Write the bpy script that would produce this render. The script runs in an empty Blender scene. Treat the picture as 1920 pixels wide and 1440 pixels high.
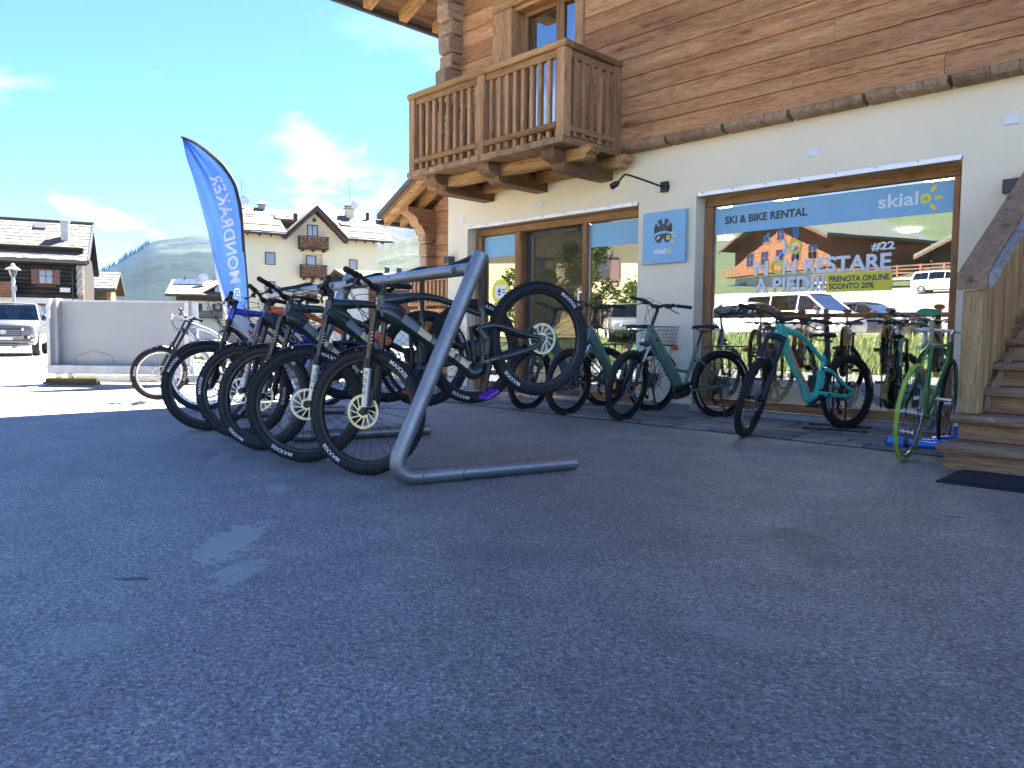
import bpy, bmesh, math, random
from mathutils import Vector, Matrix, noise
R = math.radians
PI = math.pi
SC = bpy.context.scene
COL = SC.collection
# ---------------------------------------------------------------- camera, sky, sun, exposure
# World: X runs along the shop front (to the right), Y into the building, Z up. The camera stands at the origin.
cam_d = bpy.data.cameras.new('camera')
cam = bpy.data.objects.new('camera', cam_d)
COL.objects.link(cam)
SC.camera = cam
cam_d.sensor_width = 36.0
cam_d.lens = 36.0 * 1430.34 / 1920.0
cam_d.clip_start = 0.05
cam_d.clip_end = 30000.0
cam.matrix_world = (Matrix.Translation((0, 0, 0.82)) @ Matrix.Rotation(R(45.843), 4, 'Z')
                    @ Matrix.Rotation(R(90 - 3.5876), 4, 'X') @ Matrix.Rotation(R(0.60087), 4, 'Z'))
SUN_EL = R(51.0)
SUN_AZ = math.atan2(-0.37, 0.93)                  # sun direction from +Y towards -X
SUN_DIR = Vector((math.sin(SUN_AZ) * math.cos(SUN_EL), math.cos(SUN_AZ) * math.cos(SUN_EL), math.sin(SUN_EL)))
world = bpy.data.worlds.new('World')
SC.world = world
world.use_nodes = True
wn = world.node_tree
wn.nodes.clear()
def wnode(t, **k):
    n = wn.nodes.new(t)
    for a, b in k.items():
        setattr(n, a, b)
    return n
w_out = wnode('ShaderNodeOutputWorld')
w_bg = wnode('ShaderNodeBackground')
w_sky = wnode('ShaderNodeTexSky', sky_type='NISHITA', sun_disc=False, sun_elevation=SUN_EL,
              sun_rotation=SUN_AZ, altitude=1800.0, air_density=0.6, dust_density=0.0, ozone_density=10.0)
w_bg.inputs['Strength'].default_value = 0.05
# thin summer clouds low over the valley
w_tc = wnode('ShaderNodeTexCoord')
w_map = wnode('ShaderNodeMapping')
w_map.inputs['Scale'].default_value = (1.0, 1.0, 2.6)
w_map.inputs['Location'].default_value = (3.3585, 2.5298, 0.889)
w_n1 = wnode('ShaderNodeTexNoise')
w_n1.inputs['Scale'].default_value = 2.3
w_n1.inputs['Detail'].default_value = 9.0
w_n1.inputs['Roughness'].default_value = 0.56
w_n1.inputs['Distortion'].default_value = 0.25
w_r1 = wnode('ShaderNodeValToRGB')
w_r1.color_ramp.elements[0].position = 0.50
w_r1.color_ramp.elements[1].position = 0.66
w_mix = wnode('ShaderNodeMix', data_type='RGBA')
w_mix.inputs['B'].default_value = (6.6, 6.9, 7.3, 1)
wl = wn.links.new
wl(w_tc.outputs['Generated'], w_map.inputs['Vector'])
wl(w_map.outputs['Vector'], w_n1.inputs['Vector'])
wl(w_n1.outputs['Fac'], w_r1.inputs['Fac'])
w_sep = wnode('ShaderNodeSeparateXYZ')
w_low = wnode('ShaderNodeMapRange', interpolation_type='SMOOTHSTEP')      # the clouds stand low over the mountains, the zenith is clear
w_low.inputs['From Min'].default_value = 0.42
w_low.inputs['From Max'].default_value = 0.12
w_mul = wnode('ShaderNodeMath', operation='MULTIPLY')
wl(w_tc.outputs['Generated'], w_sep.inputs[0])
wl(w_sep.outputs['Z'], w_low.inputs['Value'])
wl(w_r1.outputs['Color'], w_mul.inputs[0])
wl(w_low.outputs['Result'], w_mul.inputs[1])
wl(w_mul.outputs[0], w_mix.inputs['Factor'])
wl(w_sky.outputs['Color'], w_mix.inputs['A'])
wl(w_mix.outputs['Result'], w_bg.inputs['Color'])
wl(w_bg.outputs['Background'], w_out.inputs['Surface'])
sun_d = bpy.data.lights.new('sun', 'SUN')
sun_d.energy = 5.0
sun_d.angle = R(0.53)
sun_d.color = (1.0, 0.95, 0.88)
sun = bpy.data.objects.new('sun', sun_d)
COL.objects.link(sun)
sun.location = (-20, 40, 60)
sun.rotation_euler = SUN_DIR.to_track_quat('Z', 'Y').to_euler()
SC.view_settings.view_transform = 'Standard'
SC.view_settings.look = 'None'
SC.view_settings.gamma = 1.0
SC.view_settings.use_curve_mapping = False
SC.view_settings.exposure = 3.5
SC.cycles.max_bounces = 8
SC.cycles.transparent_max_bounces = 16
SC.cycles.sample_clamp_indirect = 6.0
SC.cycles.caustics_reflective = False
SC.cycles.caustics_refractive = False
SC.cycles.use_denoising = True

# ---------------------------------------------------------------- materials
def hexc(r, g, b):
    return (r, g, b, 1.0)
def split_build(boxes, fn):
    for q in boxes:
        mb = MB()
        mb.bbox(*q)
        fn(mb)
class NT:
    def __init__(s, name):
        s.m = bpy.data.materials.new(name)
        s.m.use_nodes = True
        s.t = s.m.node_tree
        s.p = s.t.nodes['Principled BSDF']
        s.out = s.t.nodes['Material Output']
        s._c = None
    def n(s, t, **k):
        x = s.t.nodes.new(t)
        for a, b in k.items():
            setattr(x, a, b)
        return x
    def l(s, a, b):
        s.t.links.new(a, b)
    def coord(s, kind='Object', scale=(1, 1, 1), rot=(0, 0, 0)):
        tc = s.n('ShaderNodeTexCoord')
        mp = s.n('ShaderNodeMapping')
        mp.inputs['Scale'].default_value = scale
        mp.inputs['Rotation'].default_value = rot
        s.l(tc.outputs[kind], mp.inputs['Vector'])
        return mp.outputs['Vector']
    def noise(s, vec, scale, detail=4, rough=0.55, dist=0.0):
        x = s.n('ShaderNodeTexNoise')
        x.inputs['Scale'].default_value = scale
        x.inputs['Detail'].default_value = detail
        x.inputs['Roughness'].default_value = rough
        x.inputs['Distortion'].default_value = dist
        if vec is not None:
            s.l(vec, x.inputs['Vector'])
        return x.outputs['Fac']
    def ramp(s, fac, stops):
        x = s.n('ShaderNodeValToRGB')
        e = x.color_ramp.elements
        while len(e) > 1:
            e.remove(e[-1])
        for i, (pos, c) in enumerate(stops):
            if isinstance(c, (int, float)):
                c = (c, c, c, 1)
            if i == 0:
                e[0].position = pos
                e[0].color = c if len(c) == 4 else (*c, 1)
            else:
                q = e.new(pos)
                q.color = c if len(c) == 4 else (*c, 1)
        s.l(fac, x.inputs['Fac'])
        return x.outputs['Color']
    def mix(s, fac, a, b, mode='MIX'):
        x = s.n('ShaderNodeMix', data_type='RGBA', blend_type=mode)
        for key, v in (('Factor', fac), ('A', a), ('B', b)):
            if hasattr(v, 'links') or hasattr(v, 'is_linked'):
                s.l(v, x.inputs[key])
            elif key == 'Factor':
                x.inputs[key].default_value = v
            else:
                x.inputs[key].default_value = v if len(v) == 4 else (*v, 1)
        return x.outputs['Result']
    def bump(s, h, strength=0.3, dist=0.01):
        x = s.n('ShaderNodeBump')
        x.inputs['Strength'].default_value = strength
        x.inputs['Distance'].default_value = dist
        s.l(h, x.inputs['Height'])
        s.l(x.outputs['Normal'], s.p.inputs['Normal'])
        return x
    def base(s, c):
        if hasattr(c, 'is_linked'):
            s.l(c, s.p.inputs['Base Color'])
        else:
            s.p.inputs['Base Color'].default_value = c if len(c) == 4 else (*c, 1)
    def rand(s):
        return s.n('ShaderNodeObjectInfo').outputs['Random']
def setp(p, **k):
    for a, b in k.items():
        p.inputs[a.replace('_', ' ')].default_value = b
def plain(name, c, rough=0.5, metal=0.0, var=0.12, scale=6.0, bump=0.0, bscale=60.0, spec=0.5, coat=0.0, tint=0.0):
    """A paint, plastic, rubber or metal with slight grime, wear and relief."""
    x = NT(name)
    v = x.coord()
    nz = x.noise(v, scale, 5, 0.6)
    lo = tuple(max(0.0, q * (1 - var)) for q in c)
    hi = tuple(min(1.0, q * (1 + var)) for q in c)
    col = x.ramp(nz, [(0.3, lo), (0.7, hi)])
    if tint:
        col = x.mix(1.0, col, x.ramp(x.rand(), [(0, (1 - tint,) * 3), (1, (1, 1, 1))]), 'MULTIPLY')
    x.base(col)
    rr = x.ramp(x.noise(v, scale * 2.7, 4, 0.6), [(0.3, max(0.02, rough - 0.08)), (0.75, min(1.0, rough + 0.1))])
    x.l(rr, x.p.inputs['Roughness'])
    setp(x.p, Metallic=metal)
    x.p.inputs['Specular IOR Level'].default_value = spec
    if coat:
        x.p.inputs['Coat Weight'].default_value = coat
        x.p.inputs['Coat Roughness'].default_value = 0.08
    if bump:
        x.bump(x.noise(v, bscale, 4, 0.6), bump, 0.004)
    return x.m
def wood(name, dark, mid, light, axis='X', rough=0.75, grain=1.0, rnd=0.25, bump=0.6, worn=None, scale=1.0, hewn=0.0):
    """Weathered timber: long grain along one axis, knots, drying cracks, tone that differs from piece to piece."""
    x = NT(name)
    s = {'X': (0.95, 9, 9), 'Y': (9, 0.95, 9), 'Z': (9, 9, 0.95)}[axis]
    s = tuple(q * scale for q in s)
    tc = x.n('ShaderNodeTexCoord')
    off = x.n('ShaderNodeVectorMath', operation='ADD')
    rnd3 = x.n('ShaderNodeCombineXYZ')
    rm = x.n('ShaderNodeMath', operation='MULTIPLY')
    rm.inputs[1].default_value = 37.0
    x.l(x.rand(), rm.inputs[0])
    for i in range(3):
        x.l(rm.outputs[0], rnd3.inputs[i])
    x.l(tc.outputs['Object'], off.inputs[0])
    x.l(rnd3.outputs[0], off.inputs[1])
    mp = x.n('ShaderNodeMapping')
    mp.inputs['Scale'].default_value = s
    x.l(off.outputs[0], mp.inputs['Vector'])
    v = mp.outputs['Vector']
    big = x.noise(v, 0.8, 3, 0.6, 0.6)
    fine = x.noise(v, 5.5 * grain, 8, 0.7, 0.9)
    tone = x.ramp(big, [(0.28, dark), (0.5, mid), (0.72, light)])
    lines = x.ramp(fine, [(0.34, (0.42, 0.4, 0.4)), (0.52, (0.95, 0.95, 0.95)), (0.7, (1.15, 1.12, 1.08))])
    c = x.mix(0.85, tone, lines, 'MULTIPLY')
    mp2 = x.n('ShaderNodeMapping')
    s2 = {'X': (1.3, 4.2, 4.2), 'Y': (4.2, 1.3, 4.2), 'Z': (4.2, 4.2, 1.3)}[axis]
    mp2.inputs['Scale'].default_value = s2
    x.l(off.outputs[0], mp2.inputs['Vector'])
    vo = x.n('ShaderNodeTexVoronoi')
    vo.inputs['Scale'].default_value = 1.0
    x.l(mp2.outputs['Vector'], vo.inputs['Vector'])
    kn = x.ramp(vo.outputs['Distance'], [(0.03, (0.3, 0.27, 0.25)), (0.1, (0.75, 0.72, 0.7)), (0.16, (1, 1, 1))])
    c = x.mix(0.8, c, kn, 'MULTIPLY')
    tr = x.ramp(x.rand(), [(0, (1 - rnd,) * 3), (1, (1 + rnd * 0.4,) * 3)])
    c = x.mix(1.0, c, tr, 'MULTIPLY')
    if worn is not None:
        w = x.ramp(x.noise(x.coord('Object', (5.0, 9.0, 9.0)), 1.0, 8, 0.75, 0.6), [(0.58, 0), (0.63, 0.9)])
        c = x.mix(w, c, worn)
    x.base(c)
    setp(x.p, Roughness=rough)
    x.p.inputs['Specular IOR Level'].default_value = 0.25
    h = x.mix(0.5, fine_to_col(x, fine), x.ramp(big, [(0.2, 0.0), (0.8, 1.0)]))
    bb_ = x.bump(h, bump, 0.012)
    if hewn:
        # shallow adze facets left by the hewing
        vo2 = x.n('ShaderNodeTexVoronoi')
        vo2.inputs['Scale'].default_value = 1.0
        mp3 = x.n('ShaderNodeMapping')
        mp3.inputs['Scale'].default_value = (5.5, 5.5, 9.0)
        mp3.inputs['Rotation'].default_value = (0.0, 0.5, 0.0)
        x.l(off.outputs[0], mp3.inputs['Vector'])
        x.l(mp3.outputs['Vector'], vo2.inputs['Vector'])
        b2 = x.n('ShaderNodeBump')
        b2.inputs['Strength'].default_value = hewn
        b2.inputs['Distance'].default_value = 0.02
        x.l(vo2.outputs['Distance'], b2.inputs['Height'])
        x.l(b2.outputs['Normal'], bb_.inputs['Normal'])
    return x.m
def fine_to_col(x, f):
    return x.ramp(f, [(0.2, 0.0), (0.8, 1.0)])
def emit(name, c, s):
    x = NT(name)
    x.base(c)
    x.p.inputs['Emission Color'].default_value = (*c, 1)
    x.p.inputs['Emission Strength'].default_value = s
    return x.m
def glass(name, refl=0.16, tint=(0.82, 0.9, 0.88), rough=0.0, wob=0.0, blend=0.28):
    """Coated pane: reflects more at grazing angles, lets the rest straight through."""
    x = NT(name)
    x.t.nodes.remove(x.p)
    gl = x.n('ShaderNodeBsdfGlossy')
    gl.inputs['Roughness'].default_value = rough
    gl.inputs['Color'].default_value = (0.95, 0.98, 1, 1)
    tr = x.n('ShaderNodeBsdfTransparent')
    tr.inputs['Color'].default_value = (*tint, 1)
    fr = x.n('ShaderNodeLayerWeight')
    fr.inputs['Blend'].default_value = blend
    mr = x.n('ShaderNodeMapRange')
    mr.inputs['To Min'].default_value = refl
    mr.inputs['To Max'].default_value = 1.0
    x.l(fr.outputs['Fresnel'], mr.inputs['Value'])
    mx = x.n('ShaderNodeMixShader')
    x.l(mr.outputs['Result'], mx.inputs['Fac'])
    x.l(tr.outputs[0], mx.inputs[1])
    x.l(gl.outputs[0], mx.inputs[2])
    x.l(mx.outputs[0], x.out.inputs['Surface'])
    if wob:
        b = x.n('ShaderNodeBump')
        b.inputs['Strength'].default_value = wob
        b.inputs['Distance'].default_value = 0.02
        x.l(x.noise(x.coord('Object', (1.3, 1, 1.3)), 1.0, 2, 0.5), b.inputs['Height'])
        x.l(b.outputs['Normal'], gl.inputs['Normal'])
    return x.m

# ---------------------------------------------------------------- mesh building helpers
def catmull(pts, n=6, closed=False):
    P = [Vector(p) for p in pts]
    out = []
    m = len(P)
    rng = range(m if closed else m - 1)
    for i in rng:
        p0 = P[(i - 1) % m] if (closed or i > 0) else P[0] * 2 - P[1]
        p1, p2 = P[i], P[(i + 1) % m]
        p3 = P[(i + 2) % m] if (closed or i + 2 < m) else P[-1] * 2 - P[-2]
        for k in range(n):
            t = k / n
            out.append(0.5 * ((2 * p1) + (p2 - p0) * t + (2 * p0 - 5 * p1 + 4 * p2 - p3) * t * t
                              + (3 * p1 - p0 - 3 * p2 + p3) * t ** 3))
    if not closed:
        out.append(P[-1].copy())
    return out
def lerp_list(vals, n):
    out = []
    m = len(vals)
    for i in range(n):
        t = i / (n - 1) * (m - 1) if n > 1 else 0
        k = min(int(t), m - 2) if m > 1 else 0
        f = t - k
        a = vals[k]
        b = vals[k + 1] if m > 1 else a
        if isinstance(a, tuple):
            out.append(tuple(p + (q - p) * f for p, q in zip(a, b)))
        else:
            out.append(a + (b - a) * f)
    return out
class MB:
    """Collects shapes into one mesh."""
    def __init__(s):
        s.v = []
        s.f = []
        s.mi = []
        s.cur = 0
        s.M = None
    def _add(s, vs, fs):
        o = len(s.v)
        if s.M is not None:
            vs = [s.M @ Vector(q) for q in vs]
        s.v.extend([tuple(q) for q in vs])
        for f in fs:
            s.f.append(tuple(o + i for i in f))
            s.mi.append(s.cur)
    def box(s, x0, x1, y0, y1, z0, z1):
        s.hexa([(x0, y0, z0), (x1, y0, z0), (x1, y1, z0), (x0, y1, z0), (x0, y0, z1), (x1, y0, z1), (x1, y1, z1), (x0, y1, z1)])
        return s
    def hexa(s, p):
        s._add(p, [(0, 3, 2, 1), (4, 5, 6, 7), (0, 1, 5, 4), (1, 2, 6, 5), (2, 3, 7, 6), (3, 0, 4, 7)])
        return s
    def cbox(s, c, sz, rot=None):
        """box by centre and size, optional rotation matrix"""
        hx, hy, hz = sz[0] / 2, sz[1] / 2, sz[2] / 2
        p = [Vector(q) for q in ((-hx, -hy, -hz), (hx, -hy, -hz), (hx, hy, -hz), (-hx, hy, -hz),
                                 (-hx, -hy, hz), (hx, -hy, hz), (hx, hy, hz), (-hx, hy, hz))]
        if rot is not None:
            p = [rot @ q for q in p]
        c = Vector(c)
        return s.hexa([q + c for q in p])
    def bbox(s, x0, x1, y0, y1, z0, z1, b=0.006):
        """box with all edges chamfered"""
        X, Y, Z = (x0, x1), (y0, y1), (z0, z1)
        vs = []
        idx = {}
        for i in (0, 1):
            for j in (0, 1):
                for k in (0, 1):
                    sx, sy, sz = (1 if i == 0 else -1), (1 if j == 0 else -1), (1 if k == 0 else -1)
                    for a in range(3):
                        q = [X[i] + sx * b, Y[j] + sy * b, Z[k] + sz * b]
                        q[a] = (X[i], Y[j], Z[k])[a]
                        idx[(i, j, k, a)] = len(vs)
                        vs.append(tuple(q))
        fs = []
        def F(*q):
            fs.append(tuple(idx[t] for t in q))
        for i in (0, 1):
            a = [(i, 0, 0, 0), (i, 1, 0, 0), (i, 1, 1, 0), (i, 0, 1, 0)]
            F(*(a if i == 1 else a[::-1]))
            a = [(0, i, 0, 1), (1, i, 0, 1), (1, i, 1, 1), (0, i, 1, 1)]
            F(*(a[::-1] if i == 1 else a))
            a = [(0, 0, i, 2), (1, 0, i, 2), (1, 1, i, 2), (0, 1, i, 2)]
            F(*(a if i == 1 else a[::-1]))
        for i in (0, 1):
            for j in (0, 1):
                F((i, j, 0, 0), (i, j, 1, 0), (i, j, 1, 1), (i, j, 0, 1))
                F((i, 0, j, 0), (i, 1, j, 0), (i, 1, j, 2), (i, 0, j, 2))
                F((0, i, j, 1), (1, i, j, 1), (1, i, j, 2), (0, i, j, 2))
        for i in (0, 1):
            for j in (0, 1):
                for k in (0, 1):
                    F((i, j, k, 0), (i, j, k, 1), (i, j, k, 2))
        s._add(vs, fs)
        return s
    def quad(s, a, b, c, d):
        s._add([a, b, c, d], [(0, 1, 2, 3)])
        return s
    def poly(s, pts):
        s._add(pts, [tuple(range(len(pts)))])
        return s
    def tube(s, pts, rad, seg=10, caps=True, closed=False, up=None, spin=0.0):
        P = [Vector(p) for p in pts]
        n = len(P)
        if not isinstance(rad, list):
            rad = [rad] * n
        elif len(rad) != n:
            rad = lerp_list(rad, n)
        T = []
        for i in range(n):
            if closed:
                t = P[(i + 1) % n] - P[(i - 1) % n]
            elif i == 0:
                t = P[1] - P[0]
            elif i == n - 1:
                t = P[-1] - P[-2]
            else:
                t = (P[i + 1] - P[i]).normalized() + (P[i] - P[i - 1]).normalized()
            T.append(t.normalized() if t.length > 1e-9 else Vector((0, 0, 1)))
        ref = Vector(up) if up is not None else (Vector((0, 0, 1)) if abs(T[0].z) < 0.9 else Vector((1, 0, 0)))
        nrm = (ref - T[0] * ref.dot(T[0])).normalized()
        vs = []
        for i in range(n):
            if up is not None:
                q = ref - T[i] * ref.dot(T[i])
                nrm = q.normalized() if q.length > 1e-4 else nrm
            else:
                q = nrm - T[i] * nrm.dot(T[i])
                nrm = q.normalized() if q.length > 1e-6 else nrm
            bn = T[i].cross(nrm)
            ra, rb = rad[i] if isinstance(rad[i], tuple) else (rad[i], rad[i])
            for k in range(seg):
                a = 2 * PI * k / seg + spin
                vs.append(P[i] + nrm * (math.cos(a) * ra) + bn * (math.sin(a) * rb))
        fs = []
        for i in range(n if closed else n - 1):
            j = (i + 1) % n
            for k in range(seg):
                m = (k + 1) % seg
                fs.append((i * seg + k, i * seg + m, j * seg + m, j * seg + k))
        if caps and not closed:
            fs.append(tuple(range(seg))[::-1])
            fs.append(tuple((n - 1) * seg + k for k in range(seg)))
        s._add(vs, fs)
        return s
    def cyl(s, a, b, r, seg=14, r2=None):
        return s.tube([a, b], [r, r if r2 is None else r2], seg)
    def lathe(s, prof, c=(0, 0, 0), axis='Z', seg=24, close_prof=False, arc=None):
        """prof: (radius, height) along the axis"""
        c = Vector(c)
        vs = []
        n = len(prof)
        a0, a1 = arc if arc else (0, 2 * PI)
        m = seg if arc is None else seg + 1
        for i in range(m):
            a = a0 + (a1 - a0) * i / seg
            for r, h in prof:
                x, y = r * math.cos(a), r * math.sin(a)
                if axis == 'Z':
                    q = Vector((x, y, h))
                elif axis == 'Y':
                    q = Vector((x, h, y))
                else:
                    q = Vector((h, x, y))
                vs.append(c + q)
        fs = []
        for i in range(seg):
            j = (i + 1) % m
            for k in range(n if close_prof else n - 1):
                l = (k + 1) % n
                q = (i * n + k, j * n + k, j * n + l, i * n + l)
                fs.append(q if axis != 'Y' else q[::-1])
        s._add(vs, fs)
        return s
    def disc(s, c, r, nrm, seg=20):
        nrm = Vector(nrm).normalized()
        u = nrm.orthogonal().normalized()
        w = nrm.cross(u)
        return s.poly([Vector(c) + u * (r * math.cos(2 * PI * k / seg)) + w * (r * math.sin(2 * PI * k / seg)) for k in range(seg)])
    def prism(s, pts, y0, y1):
        """outline in x,z extruded along y"""
        n = len(pts)
        vs = [(x, y0, z) for x, z in pts] + [(x, y1, z) for x, z in pts]
        fs = [tuple(range(n)), tuple(range(2 * n - 1, n - 1, -1))]
        for i in range(n):
            j = (i + 1) % n
            fs.append((i, i + n, j + n, j))
        s._add(vs, fs)
        return s
    def loft(s, rings, cap=True):
        n = len(rings[0])
        vs = [p for r in rings for p in r]
        fs = []
        for i in range(len(rings) - 1):
            for k in range(n):
                m = (k + 1) % n
                fs.append((i * n + k, i * n + m, (i + 1) * n + m, (i + 1) * n + k))
        if cap:
            fs.append(tuple(range(n))[::-1])
            fs.append(tuple((len(rings) - 1) * n + k for k in range(n)))
        s._add(vs, fs)
        return s
    def mesh(s, name, mats, smooth=35):
        me = bpy.data.meshes.new(name)
        me.from_pydata(s.v, [], s.f)
        if not isinstance(mats, (list, tuple)):
            mats = [mats]
        for m in mats:
            me.materials.append(m)
        if len(mats) > 1:
            me.polygons.foreach_set('material_index', s.mi)
        bm = bmesh.new()
        bm.from_mesh(me)
        bmesh.ops.recalc_face_normals(bm, faces=bm.faces)
        bm.to_mesh(me)
        bm.free()
        if smooth is not None:
            me.polygons.foreach_set('use_smooth', [True] * len(me.polygons))
            me.set_sharp_from_angle(angle=R(smooth))
        me.update()
        return me
    def build(s, name, mats, parent=None, smooth=35, loc=None):
        return put(name, s.mesh(name, mats, smooth), parent, loc)
def put(name, me, parent=None, loc=None, mat=None):
    o = bpy.data.objects.new(name, me)
    COL.objects.link(o)
    if parent is not None:
        o.parent = parent
    if mat is not None:
        o.matrix_local = mat
    elif loc is not None:
        o.location = loc
    return o
def tag(o, label=None, cat=None, group=None, kind=None):
    if label:
        o['label'] = label
    if cat:
        o['category'] = cat
    if group:
        o['group'] = group
    if kind:
        o['kind'] = kind
    return o
def thing(name, label, cat, loc=(0, 0, 0), rz=0.0, group=None):
    o = bpy.data.objects.new(name, None)
    COL.objects.link(o)
    o.empty_display_size = 0.2
    o.location = loc
    o.rotation_euler = (0, 0, rz)
    return tag(o, label, cat, group)
_txt = {}
def text_mb(txt, size, bold=0.0, shear=0.0, spacing=1.0, depth=0.0015, align='LEFT', xs=1.0):
    """Raised lettering as (vertices, faces): x to the right, y up, z out of the surface."""
    key = (txt, size, bold, shear, spacing, depth, align, xs)
    if key in _txt:
        return _txt[key]
    cu = bpy.data.curves.new('lettering', 'FONT')
    cu.body = txt
    cu.size = size
    cu.offset = bold
    cu.shear = shear
    cu.space_character = spacing
    cu.extrude = depth / 2
    cu.align_x = align
    cu.resolution_u = 4
    ob = bpy.data.objects.new('lettering', cu)
    COL.objects.link(ob)
    bpy.context.view_layer.update()
    me = bpy.data.meshes.new_from_object(ob.evaluated_get(bpy.context.evaluated_depsgraph_get()))
    vs = [(v.co.x * xs, v.co.y, v.co.z) for v in me.vertices]
    fs = [tuple(p.vertices) for p in me.polygons]
    bpy.data.objects.remove(ob)
    bpy.data.curves.remove(cu)
    bpy.data.meshes.remove(me)
    _txt[key] = (vs, fs)
    return vs, fs
def add_text(mb, txt, fn, width=None, **k):
    """fn maps (x, y, z) of the flat lettering to a point; width stretches the line to that length"""
    vs, fs = text_mb(txt, **k)
    if width:
        lo = min(v[0] for v in vs)
        hi = max(v[0] for v in vs)
        f = width / (hi - lo)
        vs = [((x - lo) * f, y, z) for x, y, z in vs]
    mb._add([fn(x, y, z) for x, y, z in vs], fs)
rng = random.Random(11)
def U(a, b):
    return rng.uniform(a, b)
# ---------------------------------------------------------------- palette
def asphalt(name, lo, hi, speck, patch=True):
    x = NT(name)
    v = x.coord()
    agg = x.n('ShaderNodeTexVoronoi')
    agg.inputs['Scale'].default_value = 135.0
    x.l(v, agg.inputs['Vector'])
    agg2 = x.n('ShaderNodeTexVoronoi')
    agg2.inputs['Scale'].default_value = 62.0
    x.l(v, agg2.inputs['Vector'])
    sep = x.n('ShaderNodeSeparateColor')
    x.l(agg.outputs['Color'], sep.inputs['Color'])
    sep2 = x.n('ShaderNodeSeparateColor')
    x.l(agg2.outputs['Color'], sep2.inputs['Color'])
    mid = tuple((a + b) / 2 for a, b in zip(lo, hi))
    c = x.ramp(sep.outputs[0], [(0.0, tuple(q * 0.55 for q in lo)), (0.3, lo), (0.75, mid), (0.97, hi), (1.0, tuple(q * 1.25 for q in hi))])
    fine = x.ramp(x.noise(v, 260, 3, 0.7), [(0.3, (0.72,) * 3), (0.7, (1.22,) * 3)])
    c = x.mix(0.75, c, fine, 'MULTIPLY')
    stones = x.ramp(sep2.outputs[1], [(0.962, 0.0), (0.975, 1.0)])
    dist = x.ramp(agg2.outputs['Distance'], [(0.22, 1.0), (0.32, 0.0)])
    c = x.mix(x.mix(1.0, stones, dist, 'MULTIPLY'), c, speck)
    big = x.ramp(x.noise(v, 0.55, 6, 0.62, 0.6), [(0.28, (0.72,) * 3), (0.5, (0.98,) * 3), (0.72, (1.32,) * 3)])
    c = x.mix(1.0, c, big, 'MULTIPLY')
    med = x.ramp(x.noise(v, 3.2, 6, 0.65), [(0.3, (0.8,) * 3), (0.7, (1.2,) * 3)])
    c = x.mix(1.0, c, med, 'MULTIPLY')
    mot = x.ramp(x.noise(v, 55, 5, 0.7), [(0.32, (0.58,) * 3), (0.5, (1.0,) * 3), (0.68, (1.46,) * 3)])
    c = x.mix(1.0, c, mot, 'MULTIPLY')
    if patch:
        # pale dust scuffs and a dark oil mark, each with its own outline
        for (px, py, rx, ry, rot, colr, amt) in ((-2.9, 1.28, 0.62, 0.2, 2.35, (0.46, 0.44, 0.4), 0.62), (-2.5, 1.12, 0.3, 0.15, 2.2, (0.42, 0.4, 0.36), 0.6), (-3.75, 1.9, 0.35, 0.13, 2.7, (0.4, 0.38, 0.35), 0.5),
                                                 (-2.66, 0.84, 0.13, 0.035, 0.75, (0.012, 0.012, 0.013), 0.9), (-1.08, 3.93, 0.13, 0.06, 0.8, (0.04, 0.04, 0.042), 0.7), (-2.2, 0.62, 0.35, 0.2, 0.7, (0.34, 0.33, 0.31), 0.35),
                                                 (-2.1, 1.95, 0.5, 0.3, 0.3, (0.07, 0.07, 0.072), 0.3), (-1.3, 2.9, 0.7, 0.25, 2.4, (0.07, 0.07, 0.072), 0.35), (-4.9, 2.1, 0.6, 0.12, 2.5, (0.36, 0.35, 0.33), 0.4), (-1.1, 1.9, 0.4, 0.18, 0.2, (0.34, 0.33, 0.31), 0.28)):
            tc = x.n('ShaderNodeTexCoord')
            m = x.n('ShaderNodeMapping', vector_type='TEXTURE')
            m.inputs['Location'].default_value = (px, py, 0)
            m.inputs['Rotation'].default_value = (0, 0, rot)
            m.inputs['Scale'].default_value = (rx, ry, 1)
            x.l(tc.outputs['Object'], m.inputs['Vector'])
            ln = x.n('ShaderNodeVectorMath', operation='LENGTH')
            x.l(m.outputs['Vector'], ln.inputs[0])
            ad = x.n('ShaderNodeMath', operation='ADD')
            x.l(ln.outputs['Value'], ad.inputs[0])
            ng = x.ramp(x.noise(v, 5.0 if amt < 0.5 else 14.0, 7, 0.72), [(0.2, -0.0), (0.8, 1.0)])
            x.l(ng, ad.inputs[1])
            k = x.ramp(ad.outputs[0], [(0.9, amt), (1.75, 0.0)])
            c = x.mix(k, c, colr)
    x.base(c)
    x.l(x.ramp(sep.outputs[2], [(0, 0.5), (1, 0.75)]), x.p.inputs['Roughness'])
    x.p.inputs['Specular IOR Level'].default_value = 1.0
    h = x.mix(0.45, x.ramp(agg.outputs['Distance'], [(0.0, 1.0), (0.6, 0.0)]), x.ramp(x.noise(v, 190, 4, 0.7), [(0.2, 0.0), (0.8, 1.0)]))
    x.bump(h, 0.75, 0.006)
    return x.m
M = {}
M['asphalt'] = asphalt('asphalt', (0.17, 0.161, 0.148), (0.35, 0.334, 0.307), (0.5, 0.48, 0.45))
M['road'] = asphalt('road_asphalt', (0.05, 0.048, 0.045), (0.09, 0.087, 0.081), (0.35, 0.34, 0.32), False)
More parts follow.
